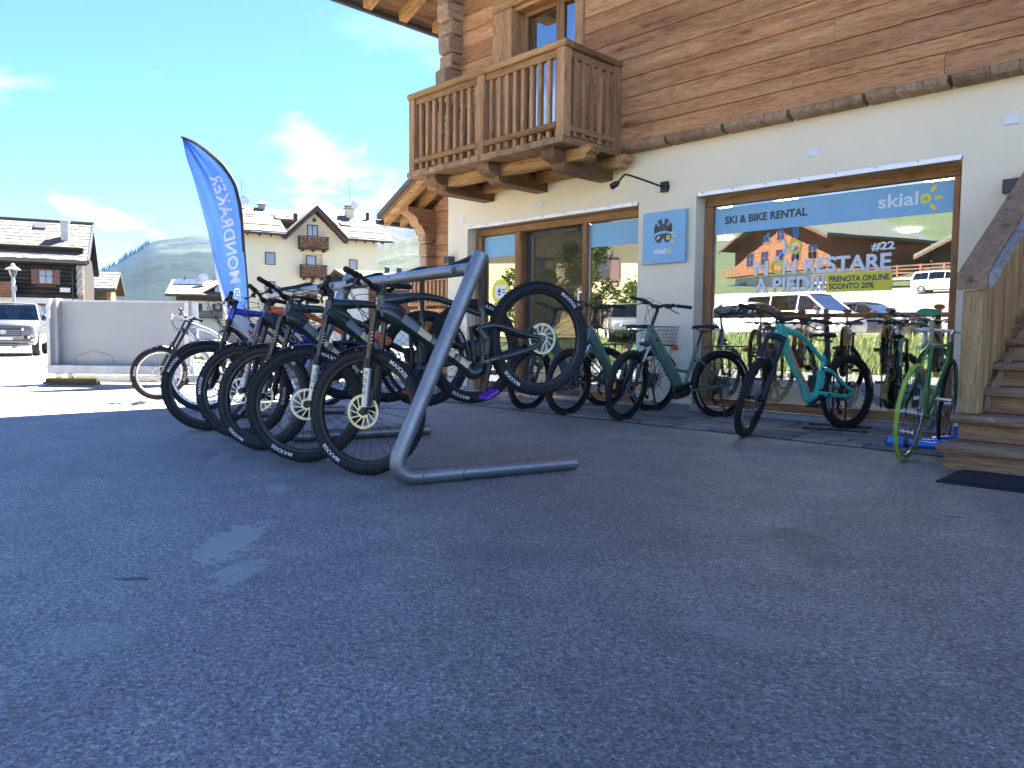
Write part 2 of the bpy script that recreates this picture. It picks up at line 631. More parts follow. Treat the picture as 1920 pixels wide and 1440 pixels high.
def earth(name, a, b, c, scale=0.6, rough=1.0):
    x = NT(name)
    v = x.coord()
    n1 = x.noise(v, scale, 8, 0.65, 0.4)
    col = x.ramp(n1, [(0.3, a), (0.52, b), (0.72, c)])
    col = x.mix(0.6, col, x.ramp(x.noise(v, scale * 19, 6, 0.7), [(0.3, (0.6,) * 3), (0.7, (1.25,) * 3)]), 'MULTIPLY')
    x.base(col)
    setp(x.p, Roughness=rough)
    x.bump(x.noise(v, scale * 30, 6, 0.7), 0.7, 0.05)
    return x.m
M['turf'] = earth('turf', (0.03, 0.044, 0.015), (0.045, 0.06, 0.021), (0.065, 0.075, 0.032), 0.5)
M['blade'] = plain('grass_blade', (0.1, 0.145, 0.035), 0.6, 0, 0.35, 2.0, tint=0.2)
M['hay'] = plain('dry_grass_blade', (0.3, 0.27, 0.11), 0.7, 0, 0.3, 2.0)
M['gravel'] = earth('gravel', (0.17, 0.158, 0.138), (0.225, 0.208, 0.182), (0.28, 0.26, 0.23), 3.0)
def stone_slab(name, a, b, moss=None):
    x = NT(name)
    v = x.coord()
    col = x.ramp(x.noise(v, 3.0, 8, 0.68, 0.3), [(0.28, a), (0.7, b)])
    col = x.mix(1.0, col, x.ramp(x.rand(), [(0, (0.62, 0.63, 0.66)), (0.5, (0.95, 0.95, 0.95)), (1, (1.25, 1.22, 1.18))]), 'MULTIPLY')
    col = x.mix(0.6, col, x.ramp(x.noise(v, 45, 5, 0.7), [(0.3, (0.65,) * 3), (0.72, (1.2,) * 3)]), 'MULTIPLY')
    if moss is not None:
        col = x.mix(x.ramp(x.noise(v, 1.1, 6, 0.7), [(0.52, 0.0), (0.66, 0.7)]), col, moss)
    x.base(col)
    setp(x.p, Roughness=0.85)
    x.p.inputs['Specular IOR Level'].default_value = 0.3
    x.bump(x.noise(v, 38, 6, 0.7), 0.5, 0.006)
    return x.m
M['paver'] = stone_slab('paving_stone', (0.17, 0.165, 0.16), (0.3, 0.29, 0.275))
M['joint'] = earth('joint_sand', (0.05, 0.05, 0.045), (0.08, 0.078, 0.07), (0.07, 0.08, 0.05), 6.0)
M['roof_stone'] = stone_slab('roof_stone', (0.075, 0.069, 0.058), (0.135, 0.125, 0.107), (0.1, 0.088, 0.045))
M['roof_wood'] = stone_slab('larch_shingle', (0.085, 0.077, 0.068), (0.145, 0.133, 0.12))
M['roof_green'] = stone_slab('green_roof_stone', (0.075, 0.083, 0.07), (0.12, 0.13, 0.11))
M['concrete'] = stone_slab('concrete', (0.36, 0.36, 0.36), (0.5, 0.5, 0.49))
M['line'] = plain('road_paint', (0.74, 0.73, 0.7), 0.8, 0, 0.12, 5.0)

# ---------------------------------------------------------------- ground
mb = MB()
mb.quad((-9000, -9000, -0.06), (9000, -9000, -0.06), (9000, 9000, -0.06), (-9000, 9000, -0.06))
tag(mb.build('ground', M['turf'], smooth=None), kind='structure')
mb = MB()
mb.quad((-30, -0.6, 0), (12, -0.6, 0), (12, 5.9, 0), (-30, 5.9, 0))
mb.quad((-30, 5.9, 0), (-9.3, 5.9, 0), (-9.3, 13.0, 0), (-30, 13.0, 0))
tag(mb.build('asphalt_lot', M['asphalt'], smooth=None), kind='structure')
mb = MB()
mb.quad((-30, -3.4, 0.002), (12, -3.4, 0.002), (12, -0.6, 0.002), (-30, -0.6, 0.002))  # pale strip added behind the camera to bounce sunlight onto the shop front
tag(mb.build('bounce_gravel', M['gravel'], smooth=None), kind='structure')
# the street beyond, curving away to the left
mb = MB()
mb.quad((-90, -30, -0.008), (-16.2, -9, -0.008), (-16.2, 3.2, -0.008), (-90, 50, -0.008))
mb.quad((-90, 50, -0.012), (-16.2, 3.2, -0.012), (-13.0, 12.0, -0.012), (-60, 90, -0.012))
tag(mb.build('road', M['road'], smooth=None), kind='structure')
def stripe(name, pts, w, z=0.006, y2=None):
    mb = MB()
    P = catmull([(x, y, z) for x, y in pts], 8)
    L, Rr = [], []
    for i, p in enumerate(P):
        t = (P[min(i + 1, len(P) - 1)] - P[max(i - 1, 0)]).normalized()
        n = Vector((-t.y, t.x, 0)) * (w / 2)
        L.append(p + n)
        Rr.append(p - n)
    vs = L + Rr
    m = len(P)
    mb._add(vs, [(i, i + 1, m + i + 1, m + i) for i in range(m - 1)])
    return mb.build(name, M['line'], smooth=None)
tag(stripe('road_marking', [(-14.2, 0.2), (-16.6, 2.55), (-18.0, 4.15), (-19.6, 6.4)], 0.2), kind='structure')
tag(stripe('road_marking', [(-15.3, 0.5), (-17.3, 2.5), (-18.7, 4.1), (-20.4, 6.4)], 0.13), kind='structure')
tag(stripe('road_marking', [(-10.0, 1.2), (-11.2, 2.06), (-12.6, 2.62), (-14.6, 3.55), (-16.4, 4.6)], 0.13), kind='structure')
# stone-paved strip along the foot of the shop front
mb = MB()
mb.quad((-9.3, 5.9, 0.004), (3.0, 5.9, 0.004), (3.0, 7.4, 0.004), (-9.3, 7.4, 0.004))
strip = tag(mb.build('pavement', M['joint'], smooth=None), kind='structure')
pv_cache = []
def paver_mesh(w, d):
    mb = MB()
    e = 0.006
    vs = []
    def jit():
        return U(-0.006, 0.006)
    n = 3
    ring = []
    for i in range(n):
        ring.append((-w / 2 + w * i / n, -d / 2))
    for i in range(2):
        ring.append((w / 2, -d / 2 + d * i / 2))
    for i in range(n):
        ring.append((w / 2 - w * i / n, d / 2))
    for i in range(2):
        ring.append((-w / 2, d / 2 - d * i / 2))
    ring = [(x + jit(), y + jit()) for x, y in ring]
    lo = [(x, y, -0.006) for x, y in ring]
    mid = [(x * (1 - e / w), y * (1 - e / d), 0.008) for x, y in ring]
    top = [(x * (1 - 0.05), y * (1 - 0.07), 0.012 + U(-0.0012, 0.0012)) for x, y in ring]
    mb.loft([lo, mid, top])
    return mb.mesh('paver', M['paver'], 30)
ys = [5.915, 6.13, 6.40, 6.62, 6.90, 7.09, 7.28]
for r in range(len(ys) - 1):
    d = ys[r + 1] - ys[r]
    x = -9.25 + U(0, 0.2)
    while x < -0.3:
        w = U(0.26, 0.5)
        me = paver_mesh(w - 0.014, d - 0.014)
        o = put('paver', me, strip, (x + w / 2, (ys[r] + ys[r + 1]) / 2, 0.006 + U(-0.002, 0.003)))
        o.rotation_euler = (U(-0.006, 0.006), U(-0.006, 0.006), U(-0.012, 0.012))
        x += w
# ---------------------------------------------------------------- the rental shop: plastered ground floor, log upper floor
M['plaster'] = plain('lime_plaster', (0.86, 0.76, 0.58), 0.9, 0, 0.05, 0.7, 0.35, 130)
M['log'] = wood('hewn_larch', (0.36, 0.165, 0.075), (0.56, 0.275, 0.13), (0.68, 0.38, 0.195), 'X', bump=1.0, rnd=0.24, hewn=0.5)
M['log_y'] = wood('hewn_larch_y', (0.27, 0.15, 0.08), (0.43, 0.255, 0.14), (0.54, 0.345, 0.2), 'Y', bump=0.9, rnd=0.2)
M['log_end'] = wood('log_end_grain', (0.3, 0.19, 0.12), (0.44, 0.29, 0.19), (0.55, 0.38, 0.26), 'Y', bump=1.0, rnd=0.25, scale=2.5)
M['beam_x'] = wood('larch_beam', (0.3, 0.155, 0.06), (0.5, 0.275, 0.11), (0.62, 0.37, 0.165), 'X', bump=0.8, rnd=0.15)
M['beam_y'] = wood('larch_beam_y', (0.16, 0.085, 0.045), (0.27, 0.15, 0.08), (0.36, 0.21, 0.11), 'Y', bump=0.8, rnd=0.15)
M['post'] = wood('larch_post', (0.33, 0.17, 0.085), (0.52, 0.285, 0.145), (0.62, 0.37, 0.2), 'Z', bump=0.7, rnd=0.22)
M['frame_z'] = wood('window_frame_wood', (0.2, 0.1, 0.045), (0.34, 0.18, 0.085), (0.42, 0.24, 0.12), 'Z', bump=0.4, rnd=0.12)
M['frame_x'] = wood('window_frame_wood_x', (0.22, 0.11, 0.045), (0.38, 0.2, 0.088), (0.46, 0.26, 0.125), 'X', bump=0.4, rnd=0.12)
M['alu'] = plain('aluminium', (0.72, 0.73, 0.74), 0.35, 0.7, 0.06, 8)
M['dark_metal'] = plain('anthracite_metal', (0.055, 0.06, 0.068), 0.5, 0.2, 0.1, 8)
M['black'] = plain('black_plastic', (0.012, 0.0125, 0.014), 0.45, 0, 0.2, 12)
M['glass'] = glass('shop_glass', 0.36, (0.72, 0.78, 0.78), wob=0.012)
M['glass_sky'] = glass('window_glass', 0.42, (0.5, 0.55, 0.6))
M['film_blue'] = plain('blue_film', (0.225, 0.47, 0.70), 0.4, 0, 0.03, 2)
M['film_white'] = plain('white_film', (0.78, 0.82, 0.88), 0.5, 0, 0.03, 2)
M['film_yellow'] = plain('yellow_film', (0.82, 0.74, 0.06), 0.45, 0, 0.04, 2)
M['film_dark'] = plain('dark_film', (0.045, 0.055, 0.075), 0.5, 0, 0.05, 2)
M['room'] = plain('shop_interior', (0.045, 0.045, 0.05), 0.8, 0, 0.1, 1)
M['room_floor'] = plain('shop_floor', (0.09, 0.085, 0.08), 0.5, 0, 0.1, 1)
M['tie'] = plain('white_gutter', (0.75, 0.76, 0.78), 0.4, 0.1, 0.05)
M['lamp'] = emit('lamp_light', (1.0, 0.9, 0.66), 22.0)
M['door_glass'] = glass('door_glass', 0.04, (0.85, 0.88, 0.88), blend=0.08)
chalet = thing('chalet', 'large plastered shop building with hewn log upper floor and wooden balcony', 'building', (0, 7.31, 0))
def C(mb, name, mat, parent=None, smooth=35):
    """a part of the chalet; coordinates are given in world axes"""
    par = parent or chalet
    o = mb.build(name, mat, par, smooth)
    off = Vector((0, 7.31, 0)) if par is chalet else Vector((0, 7.31, 0)) + Vector(par.location)
    o.location = -off if par is chalet else Vector((0, 0, 0))
    return o
# plaster wall with recesses for the door group and the shop window
YW, YR, YB = 7.31, 7.50, 7.66
def wall_grid(xs, zs, holes, y):
    q = []
    for i in range(len(xs) - 1):
        for k in range(len(zs) - 1):
            cx, cz = (xs[i] + xs[i + 1]) / 2, (zs[k] + zs[k + 1]) / 2
            if any(a < cx < b and c < cz < d for a, b, c, d in holes):
                continue
            q.append((xs[i], xs[i + 1], zs[k], zs[k + 1]))
    return q
holes = [(-8.488, -5.44, -0.1, 2.382), (-4.669, -2.072, 0.05, 2.382)]
mb = MB()
for a, b, c, d in wall_grid([-8.93, -8.488, -5.44, -4.669, -2.072, 4.6], [-0.1, 0.05, 2.382, 3.06], holes, YW):
    mb.quad((a, YW, c), (b, YW, c), (b, YW, d), (a, YW, d))
    mb.quad((a, YB, c), (a, YB, d), (b, YB, d), (b, YB, c))
for a, b, c, d in holes:
    mb.quad((a, YW, c), (a, YW, d), (a, YB, d), (a, YB, c))
    mb.quad((b, YW, c), (b, YB, c), (b, YB, d), (b, YW, d))
    mb.quad((a, YW, d), (b, YW, d), (b, YB, d), (a, YB, d))
    mb.quad((a, YW, c), (a, YB, c), (b, YB, c), (b, YW, c))
mb.box(-8.93, -8.6, YB, 16.0, -0.1, 3.06)
mb.box(4.27, 4.6, YB, 16.0, -0.1, 3.06)
mb.box(-8.93, 4.6, 16.0, 16.3, -0.1, 3.06)
C(mb, 'plaster_wall', M['plaster'], smooth=None)
mb = MB()
mb.bbox(-8.92, -8.49, 7.262, 7.308, 0.0, 0.085, 0.008)
C(mb, 'plinth', M['concrete'])
mb = MB()
mb.bbox(-5.44, -4.671, 7.262, 7.308, 0.0, 0.085, 0.008)
C(mb, 'plinth', M['concrete'])
mb = MB()
mb.bbox(-4.668, -2.075, 7.262, 7.49, 0.0, 0.062, 0.008)
C(mb, 'plinth', M['concrete'])
mb = MB()
mb.bbox(-2.07, 4.6, 7.262, 7.308, 0.0, 0.085, 0.008)
C(mb, 'plinth', M['concrete'])
mb = MB()
mb.bbox(-8.486, -5.442, 7.262, 7.49, 0.0, 0.03, 0.005)
C(mb, 'plinth', M['concrete'])
for a, b in ((-8.46, -5.445), (-4.64, -2.075)):
    mb = MB()
    mb.box(a, b, 7.285, 7.325, 2.355, 2.379)
    mb.box(a, b, 7.293, 7.298, 2.379, 2.398)
    de = C(mb, 'drip_edge', M['alu'])
    x = a + 0.06
    while x < b:
        mb = MB()
        mb.cyl((x, 7.283, 2.387), (x, 7.295, 2.387), 0.006, 6)
        C(mb, 'screw', M['dark_metal'], de)
        x += 0.36
for px, pz in ((-8.62, 2.5), (-7.02, 2.56), (-5.16, 2.51), (-3.374, 2.624), (-1.725, 2.621)):
    mb = MB()
    mb.bbox(px - 0.055, px + 0.055, 7.3, 7.316, pz - 0.04, pz + 0.04, 0.004)
    C(mb, 'cover_plate', M['tie'])
# the shop room behind the glass
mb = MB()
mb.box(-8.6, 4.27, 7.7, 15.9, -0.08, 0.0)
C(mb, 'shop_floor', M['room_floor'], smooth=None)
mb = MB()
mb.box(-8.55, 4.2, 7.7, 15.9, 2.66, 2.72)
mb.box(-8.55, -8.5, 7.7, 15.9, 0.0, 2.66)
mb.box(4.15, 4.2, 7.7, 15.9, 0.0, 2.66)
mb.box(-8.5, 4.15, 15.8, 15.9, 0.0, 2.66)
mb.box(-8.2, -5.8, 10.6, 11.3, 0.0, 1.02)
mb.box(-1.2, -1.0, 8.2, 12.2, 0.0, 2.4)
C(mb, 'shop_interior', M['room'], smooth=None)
mb = MB()
mb.box(-8.49, 4.14, 15.74, 15.795, 0.7, 2.0)
C(mb, 'interior_cladding', M['beam_x'], smooth=None)
for x, y in ((-4.74, 9.48), (-2.92, 9.47), (-5.69, 9.49), (-4.6, 13.6), (-7.4, 12.5)):
    mb = MB()
    mb.lathe([(0.001, -0.02), (0.16, -0.02), (0.175, -0.005), (0.175, 0.012)], (x, y, 2.645), 'Z', 20)
    C(mb, 'ceiling_lamp', M['lamp'])

# --- shop window
def frame_member(mb, x0, x1, z0, z1, y0=7.475, y1=7.585):
    mb.bbox(x0, x1, y0, y1, z0, z1, 0.006)
mb = MB()
frame_member(mb, -4.66, -2.128, 2.262, 2.352)
win = C(mb, 'shop_window', M['frame_x'])
for nm, a in (('frame', (-4.66, -4.556, 0.156, 2.26)), ('frame', (-2.178, -2.126, 0.156, 2.26))):
    mb = MB()
    frame_member(mb, *a)
    C(mb, nm, M['frame_z'], win)
mb = MB()
frame_member(mb, -4.66, -2.126, 0.064, 0.154)
C(mb, 'sill', M['frame_x'], win)
mb = MB()
mb.box(-4.552, -2.182, 7.515, 7.523, 0.158, 2.258)
C(mb, 'pane', M['glass'], win, None)
mb = MB()
mb.box(-4.552, -2.182, 7.5095, 7.5125, 1.957, 2.238)
C(mb, 'film', M['film_blue'], win, None)
def on_glass(x0, z0, y=7.508):
    return lambda x, y_, z: (x0 + x, y - z, z0 + y_)
def letters(txt, x0, z0, width, cap, mat, y=7.508, bold=0.0, parent=None, name='lettering', spacing=1.0):
    mb = MB()
    add_text(mb, txt, on_glass(x0, z0, y), width, size=cap / 0.69, bold=bold, depth=0.001, spacing=spacing)
    return C(mb, name, mat, parent or win, None)
letters('SKI & BIKE RENTAL', -4.428, 2.062, 0.922, 0.076, M['film_dark'], bold=0.004)
def sunlogo(x0, z0, cap, width, y, parent, white, yellow, to=None):
    """the word skialo with a ring for the o and three rays"""
    mb = MB()
    add_text(mb, 'skial', (lambda a, b, c: (x0 + a, y - c, z0 + b)) if to is None else to, width * 0.64, size=cap / 0.69, bold=0.0025 * cap / 0.1, depth=0.001)
    a = C(mb, 'lettering', white, parent, None)
    mb = MB()
    cx, cz, ro, ri = x0 + width * 0.755, z0 + cap * 0.36, cap * 0.40, cap * 0.17
    n = 24
    for i in range(n):
        t0, t1 = 2 * PI * i / n, 2 * PI * (i + 1) / n
        mb.quad((cx + ri * math.cos(t0), y, cz + ri * math.sin(t0)), (cx + ro * math.cos(t0), y, cz + ro * math.sin(t0)),
                (cx + ro * math.cos(t1), y, cz + ro * math.sin(t1)), (cx + ri * math.cos(t1), y, cz + ri * math.sin(t1)))
    for ang in (52, 0, -52):
        u = Vector((math.cos(R(ang)), 0, math.sin(R(ang))))
        w = Vector((-u.z, 0, u.x)) * cap * 0.13
        c = Vector((cx, y, cz))
        a0, a1 = c + u * cap * 0.62, c + u * cap * 1.14
        mb.quad(a0 - w, a1 - w, a1 + w, a0 + w)
    C(mb, 'sun_emblem', yellow, parent, None)
sunlogo(-2.822, 2.052, 0.118, 0.545, 7.507, win, M['film_white'], M['film_yellow'])
# slogan: N(o)N RESTARE A PIEDI! with a bicycle whose wheels are rings
letters('N', -4.065, 1.487, 0.155, 0.142, M['film_white'], bold=0.006)
letters('N', -3.75, 1.487, 0.15, 0.142, M['film_white'], bold=0.006)
letters('RESTARE', -3.525, 1.487, 0.84, 0.142, M['film_white'], bold=0.006)
letters('A PIEDI!!', -4.06, 1.308, 0.755, 0.142, M['film_white'], bold=0.006)
letters('#22', -2.87, 1.668, 0.21, 0.068, M['film_white'], bold=0.003)
mb = MB()
mb.box(-3.29, -2.671, 7.5095, 7.5125, 1.287, 1.47)
C(mb, 'yellow_film', M['film_yellow'], win, None)
letters('PRENOTA ONLINE', -3.262, 1.386, 0.567, 0.052, M['film_dark'], bold=0.002)
letters('SCONTO 20%', -3.262, 1.315, 0.43, 0.052, M['film_dark'], bold=0.002)
mb = MB()
for cx, cz in ((-3.629, 1.761), (-3.812, 1.567)):
    n = 28
    for i in range(n):
        t0, t1 = 2 * PI * i / n, 2 * PI * (i + 1) / n
        q = []
        for t, r in ((t0, 0.045), (t0, 0.073), (t1, 0.073), (t1, 0.045)):
            q.append((cx + r * math.cos(t), 7.508, cz + r * math.sin(t)))
        mb.quad(*q)
C(mb, 'ring_emblem', M['film_yellow'], win, None)
mb = MB()
for a, b in (((-3.80, 1.58), (-3.72, 1.78)), ((-3.72, 1.78), (-3.62, 1.765)), ((-3.79, 1.66), (-3.63, 1.75)), ((-3.86, 1.67), (-3.77, 1.64)), ((-3.72, 1.78), (-3.76, 1.84))):
    u = Vector((b[0] - a[0], 0, b[1] - a[1])).normalized()
    w = Vector((-u.z, 0, u.x)) * 0.013
    A_, B_ = Vector((a[0], 7.5085, a[1])), Vector((b[0], 7.5085, b[1]))
    mb.quad(A_ - w, B_ - w, B_ + w, A_ + w)
C(mb, 'bicycle_emblem', M['film_white'], win, None)

# --- door group: side light, glass door, side light
mb = MB()
frame_member(mb, -8.48, -5.446, 2.262, 2.352)
door = C(mb, 'entrance', M['frame_x'])
for a in ((-8.48, -8.35, 0.034, 2.26), (-7.66, -7.56, 0.034, 2.26), (-6.43, -6.36, 0.034, 2.26), (-5.52, -5.446, 0.034, 2.26)):
    mb = MB()
    frame_member(mb, *a, y0=7.46, y1=7.64)
    C(mb, 'frame', M['frame_z'], door)
for q in ((-8.345, -7.665, 0.034, 0.13), (-6.355, -5.525, 0.034, 0.13)):
    mb = MB()
    frame_member(mb, *q)
    C(mb, 'sill', M['frame_x'], door)
for a, b in ((-8.345, -7.665), (-6.355, -5.525)):
    mb = MB()
    mb.box(a, b, 7.525, 7.533, 0.135, 2.258)
    C(mb, 'pane', M['glass'], door, None)
    mb = MB()
    mb.box(a, b, 7.519, 7.5225, 1.953, 2.244)
    C(mb, 'film', M['film_blue'], door, None)
mb = MB()
for q in ((-7.555, -7.46, 0.04, 2.256), (-6.49, -6.435, 0.04, 2.256)):
    mb.box(q[0], q[1], 7.60, 7.635, q[2], q[3])
mb.box(-7.46, -6.49, 7.602, 7.633, 2.19, 2.256)
mb.box(-7.46, -6.49, 7.602, 7.633, 0.04, 0.12)
mb.box(-6.95, -6.6, 7.57, 7.6, 2.2, 2.235)
leaf = C(mb, 'door_leaf', M['dark_metal'], door)
mb = MB()
mb.box(-7.458, -6.492, 7.614, 7.622, 0.122, 2.188)
C(mb, 'pane', M['door_glass'], door, None)
mb = MB()
mb.tube([(-6.56, 7.56, 0.95), (-6.56, 7.56, 1.45)], 0.014, 10)
mb.cyl((-6.56, 7.56, 1.0), (-6.56, 7.605, 1.0), 0.008, 8)
mb.cyl((-6.56, 7.56, 1.4), (-6.56, 7.605, 1.4), 0.008, 8)
C(mb, 'handle', M['alu'], door)
# round yellow notice on the left side light
mb = MB()
mb.disc((-7.995, 7.5165, 1.45), 0.182, (0, -1, 0), 36)
C(mb, 'yellow_notice', M['film_yellow'], door, None)
mb = MB()
mb.quad((-8.11, 7.5145, 1.36), (-7.87, 7.5145, 1.36), (-7.87, 7.5145, 1.545), (-8.11, 7.5145, 1.545))
C(mb, 'notice_card', M['film_white'], door, None)
mb = MB()
mb.poly([(-8.05, 7.5125, 1.44), (-7.985, 7.5125, 1.44), (-7.985, 7.5125, 1.465), (-8.0175, 7.5125, 1.51), (-8.05, 7.5125, 1.465)])
mb.quad((-8.045, 7.5125, 1.40), (-7.99, 7.5125, 1.40), (-7.99, 7.5125, 1.425), (-8.045, 7.5125, 1.425))
for k in range(2):
    mb.quad((-7.96, 7.5125, 1.43 + k * 0.04), (-7.89, 7.5125, 1.43 + k * 0.04), (-7.89, 7.5125, 1.447 + k * 0.04), (-7.96, 7.5125, 1.447 + k * 0.04))
C(mb, 'notice_print', M['film_dark'], door, None)

# --- log wall of the upper floor
seams = [3.045, 3.25, 3.385, 3.585, 3.805, 4.02, 4.25, 4.465, 4.66, 4.88, 5.10, 5.32, 5.55, 5.78, 6.0]
def log_mesh(L, h, seed, name='log', mat=None, depth=0.2, step=0.11):
    n = max(3, int(L / step))
    rings = []
    for i in range(n + 1):
        x = L * i / n
        def nz(k, amp, f=1.6):
            return noise.noise(Vector((x * f + seed * 17.3, k * 5.1 + seed, seed * 3.7))) * amp
        b = nz(0, 0.02, 0.9)
        rings.append([(x, depth, 0.0), (x, 0.014, 0.001), (x, -0.002 + nz(1, 0.003, 4), 0.0045 + nz(2, 0.0025, 4)),
                      (x, -0.006 + b * 0.35 + nz(3, 0.007, 6), h * 0.28 + nz(4, 0.01, 3)),
                      (x, -0.006 + b * 0.35 + nz(5, 0.007, 6), h * 0.68 + nz(6, 0.012, 3)),
                      (x, -0.002 + nz(7, 0.003, 4), h - 0.005 + nz(8, 0.0025, 4)), (x, 0.014, h - 0.001), (x, depth, h)])
    mb = MB()
    mb.loft(rings)
    return mb.mesh(name, mat or M['log'], 50)
for k in range(len(seams) - 1):
    z0, z1 = seams[k], seams[k + 1]
    spans = [(-8.55, -7.815), (-6.225, 4.55)] if z1 < 5.15 else [(-8.55, 4.55)]
    cut = []
    for a, b in spans:
        if b - a > 4:
            c1 = a + U(2.2, 4.2)
            c2 = c1 + U(2.6, 4.0)
            cut += [(a, c1 - 0.002), (c1 + 0.002, c2 - 0.002), (c2 + 0.002, b)]
        else:
            cut.append((a, b))
    for j, (a, b) in enumerate(cut):
        o = put('log', log_mesh(b - a, z1 - z0, k * 3 + j + 1), chalet, (a, 7.21 - 7.31, z0))
mb = MB()
mb.box(-8.6, -7.45, 7.41, 7.6, 3.06, 6.0)
mb.box(-6.3, 4.55, 7.41, 7.6, 3.06, 6.0)
mb.box(-7.45, -6.3, 7.41, 7.6, 5.15, 6.0)
mb.box(-8.6, -8.4, 7.6, 16, 3.06, 5.9)
mb.box(4.35, 4.55, 7.6, 16, 3.06, 5.9)
mb.box(-8.6, 4.55, 16, 16.2, 3.06, 5.9)
mb.prism([(-8.6, 6.002), (4.55, 6.002), (4.55, 6.15), (-2.0, 8.85), (-8.6, 6.15)], 7.26, 7.5)
mb.box(-8.4, 4.35, 7.6, 16, 3.06, 3.12)
C(mb, 'upper_wall', M['log'], smooth=None)
# crossing log ends at the corner
z = 3.0
k = 0
while z < 5.75:
    h = U(0.19, 0.25)
    yb, yf = 7.22, 6.98 + U(-0.07, 0.06)
    xl, xr = -8.80 + U(-0.035, 0.04), -8.5 + U(-0.012, 0.012)
    mb = MB()
    rings = []
    for t, e in ((0.0, 0.02), (0.14, 0.0), (0.5, 0.0), (1.0, 0.0)):
        y = yf + (yb - yf) * t
        c = 0.018
        ring = [(xl + c + e, z + 0.004 + e), (xr - c - e, z + 0.004 + e), (xr - e, z + c + e), (xr - e, z + h - c - e),
                (xr - c - e, z + h - 0.004 - e), (xl + c + e, z + h - 0.004 - e), (xl - e * 0 + e, z + h - c - e), (xl + e, z + c + e)]
        rings.append([(px + U(-0.013, 0.013), y + U(-0.012, 0.012) * (1 - t), pz + U(-0.004, 0.004)) for px, pz in ring])
    mb.loft(rings)
    C(mb, 'log_end', M['log_end'], smooth=40)
    z += h
    k += 1
# ledge of hewn beam ends between plaster and logs
notches = [-5.72, -4.991, -4.287, -3.576, -2.862, -2.167, -1.45, -0.74, 0.0, 0.72, 1.45, 2.2, 2.9, 3.6, 4.4]
def ledge_board(a, b, drop):
    n = 3
    rings = []
    for i in range(n + 1):
        x = a + (b - a) * i / n
        def j(q=0.006):
            return U(-q, q)
        rings.append([(x, 7.30, 3.043), (x, 7.30, 2.958), (x, 7.20, 2.958 + j(0.002)), (x, 7.158 + j(0.004), 2.968 - drop + j(0.003)),
                      (x, 7.138 + j(0.004), 2.99 - drop + j(0.004)), (x, 7.134 + j(0.004), 3.03 + j(0.004)), (x, 7.148 + j(0.004), 3.043)])
    mb = MB()
    mb.loft(rings)
    return C(mb, 'ledge_board', M['log_end'], smooth=30)
for a, b in zip(notches[:-1], notches[1:]):
    w = (b - a - 0.03)
    cuts = [0, 0.36 + U(-0.05, 0.05), 0.66 + U(-0.05, 0.05), 1.0]
    for q in range(3):
        ledge_board(a + 0.03 + w * cuts[q] + 0.003, a + 0.03 + w * cuts[q + 1] - 0.003, -0.008 + q * 0.008)
# --- balcony door of the upper floor
mb = MB()
mb.bbox(-7.81, -7.44, 7.14, 7.45, 3.0, 5.14, 0.012)
updoor = C(mb, 'balcony_door', M['post'])
mb = MB()
mb.bbox(-6.36, -6.23, 7.17, 7.45, 3.0, 5.14, 0.01)
C(mb, 'frame', M['post'], updoor)
mb = MB()
mb.bbox(-7.81, -6.23, 7.13, 7.45, 5.145, 5.31, 0.012)
C(mb, 'lintel', M['beam_x'], updoor)
for a, b in ((-7.436, -7.36), (-6.84, -6.70), (-6.43, -6.364)):
    mb = MB()
    mb.bbox(a, b, 7.36, 7.43, 3.02, 5.14, 0.006)
    C(mb, 'frame', M['frame_z'], updoor)
for a, b in ((-7.436, -6.84), (-6.7, -6.364)):
    for z0, z1 in ((5.05, 5.14), (3.02, 3.14)):
        mb = MB()
        mb.bbox(a, b, 7.362, 7.428, z0, z1, 0.006)
        C(mb, 'frame', M['frame_x'], updoor)
for a, b in ((-7.358, -6.842), (-6.698, -6.432)):
    mb = MB()
    mb.box(a, b, 7.39, 7.398, 3.142, 5.048)
    C(mb, 'pane', M['glass_sky'], updoor, None)
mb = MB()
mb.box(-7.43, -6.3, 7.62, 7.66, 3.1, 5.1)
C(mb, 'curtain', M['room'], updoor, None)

# --- balcony
mb = MB()
mb.bbox(-8.36, -5.60, 6.47, 6.60, 2.775, 2.912, 0.012)
balc = C(mb, 'balcony', M['beam_x'])
mb = MB()
mb.bbox(-8.36, -5.60, 7.08, 7.2, 2.775, 2.912, 0.012)
C(mb, 'beam', M['beam_x'], balc)
def bracket(x):
    """carved console: two rounded steps at the nose, running back into the wall"""
    pts = [(7.31, 2.69), (6.55, 2.69), (6.50, 2.693), (6.465, 2.705), (6.442, 2.725), (6.434, 2.75), (6.437, 2.772), (6.42, 2.778), (6.40, 2.783), (6.355, 2.786),
           (6.315, 2.797), (6.285, 2.818), (6.268, 2.846), (6.262, 2.876), (6.266, 2.909), (7.31, 2.909)]
    mb = MB()
    w = 0.1
    n = len(pts)
    vs = [(x - w, y, z) for y, z in pts] + [(x + w, y, z) for y, z in pts]
    fs = [tuple(range(n)), tuple(range(2 * n - 1, n - 1, -1))] + [(i, i + n, (i + 1) % n + n, (i + 1) % n) for i in range(n)]
    mb._add(vs, fs)
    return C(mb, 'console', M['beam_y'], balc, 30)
for x in (-8.02, -7.0, -5.93):
    bracket(x)
for y0, y1 in ((6.455, 6.615), (7.06, 7.22)):
    pts = [(-5.60, 2.77), (-5.55, 2.772), (-5.53, 2.79), (-5.526, 2.82), (-5.50, 2.83), (-5.472, 2.85), (-5.465, 2.88), (-5.47, 2.91), (-5.60, 2.91)]
    mb = MB()
    mb.prism(pts, y0, y1)
    C(mb, 'beam_end', M['beam_x'], balc, 30)
x = -8.43
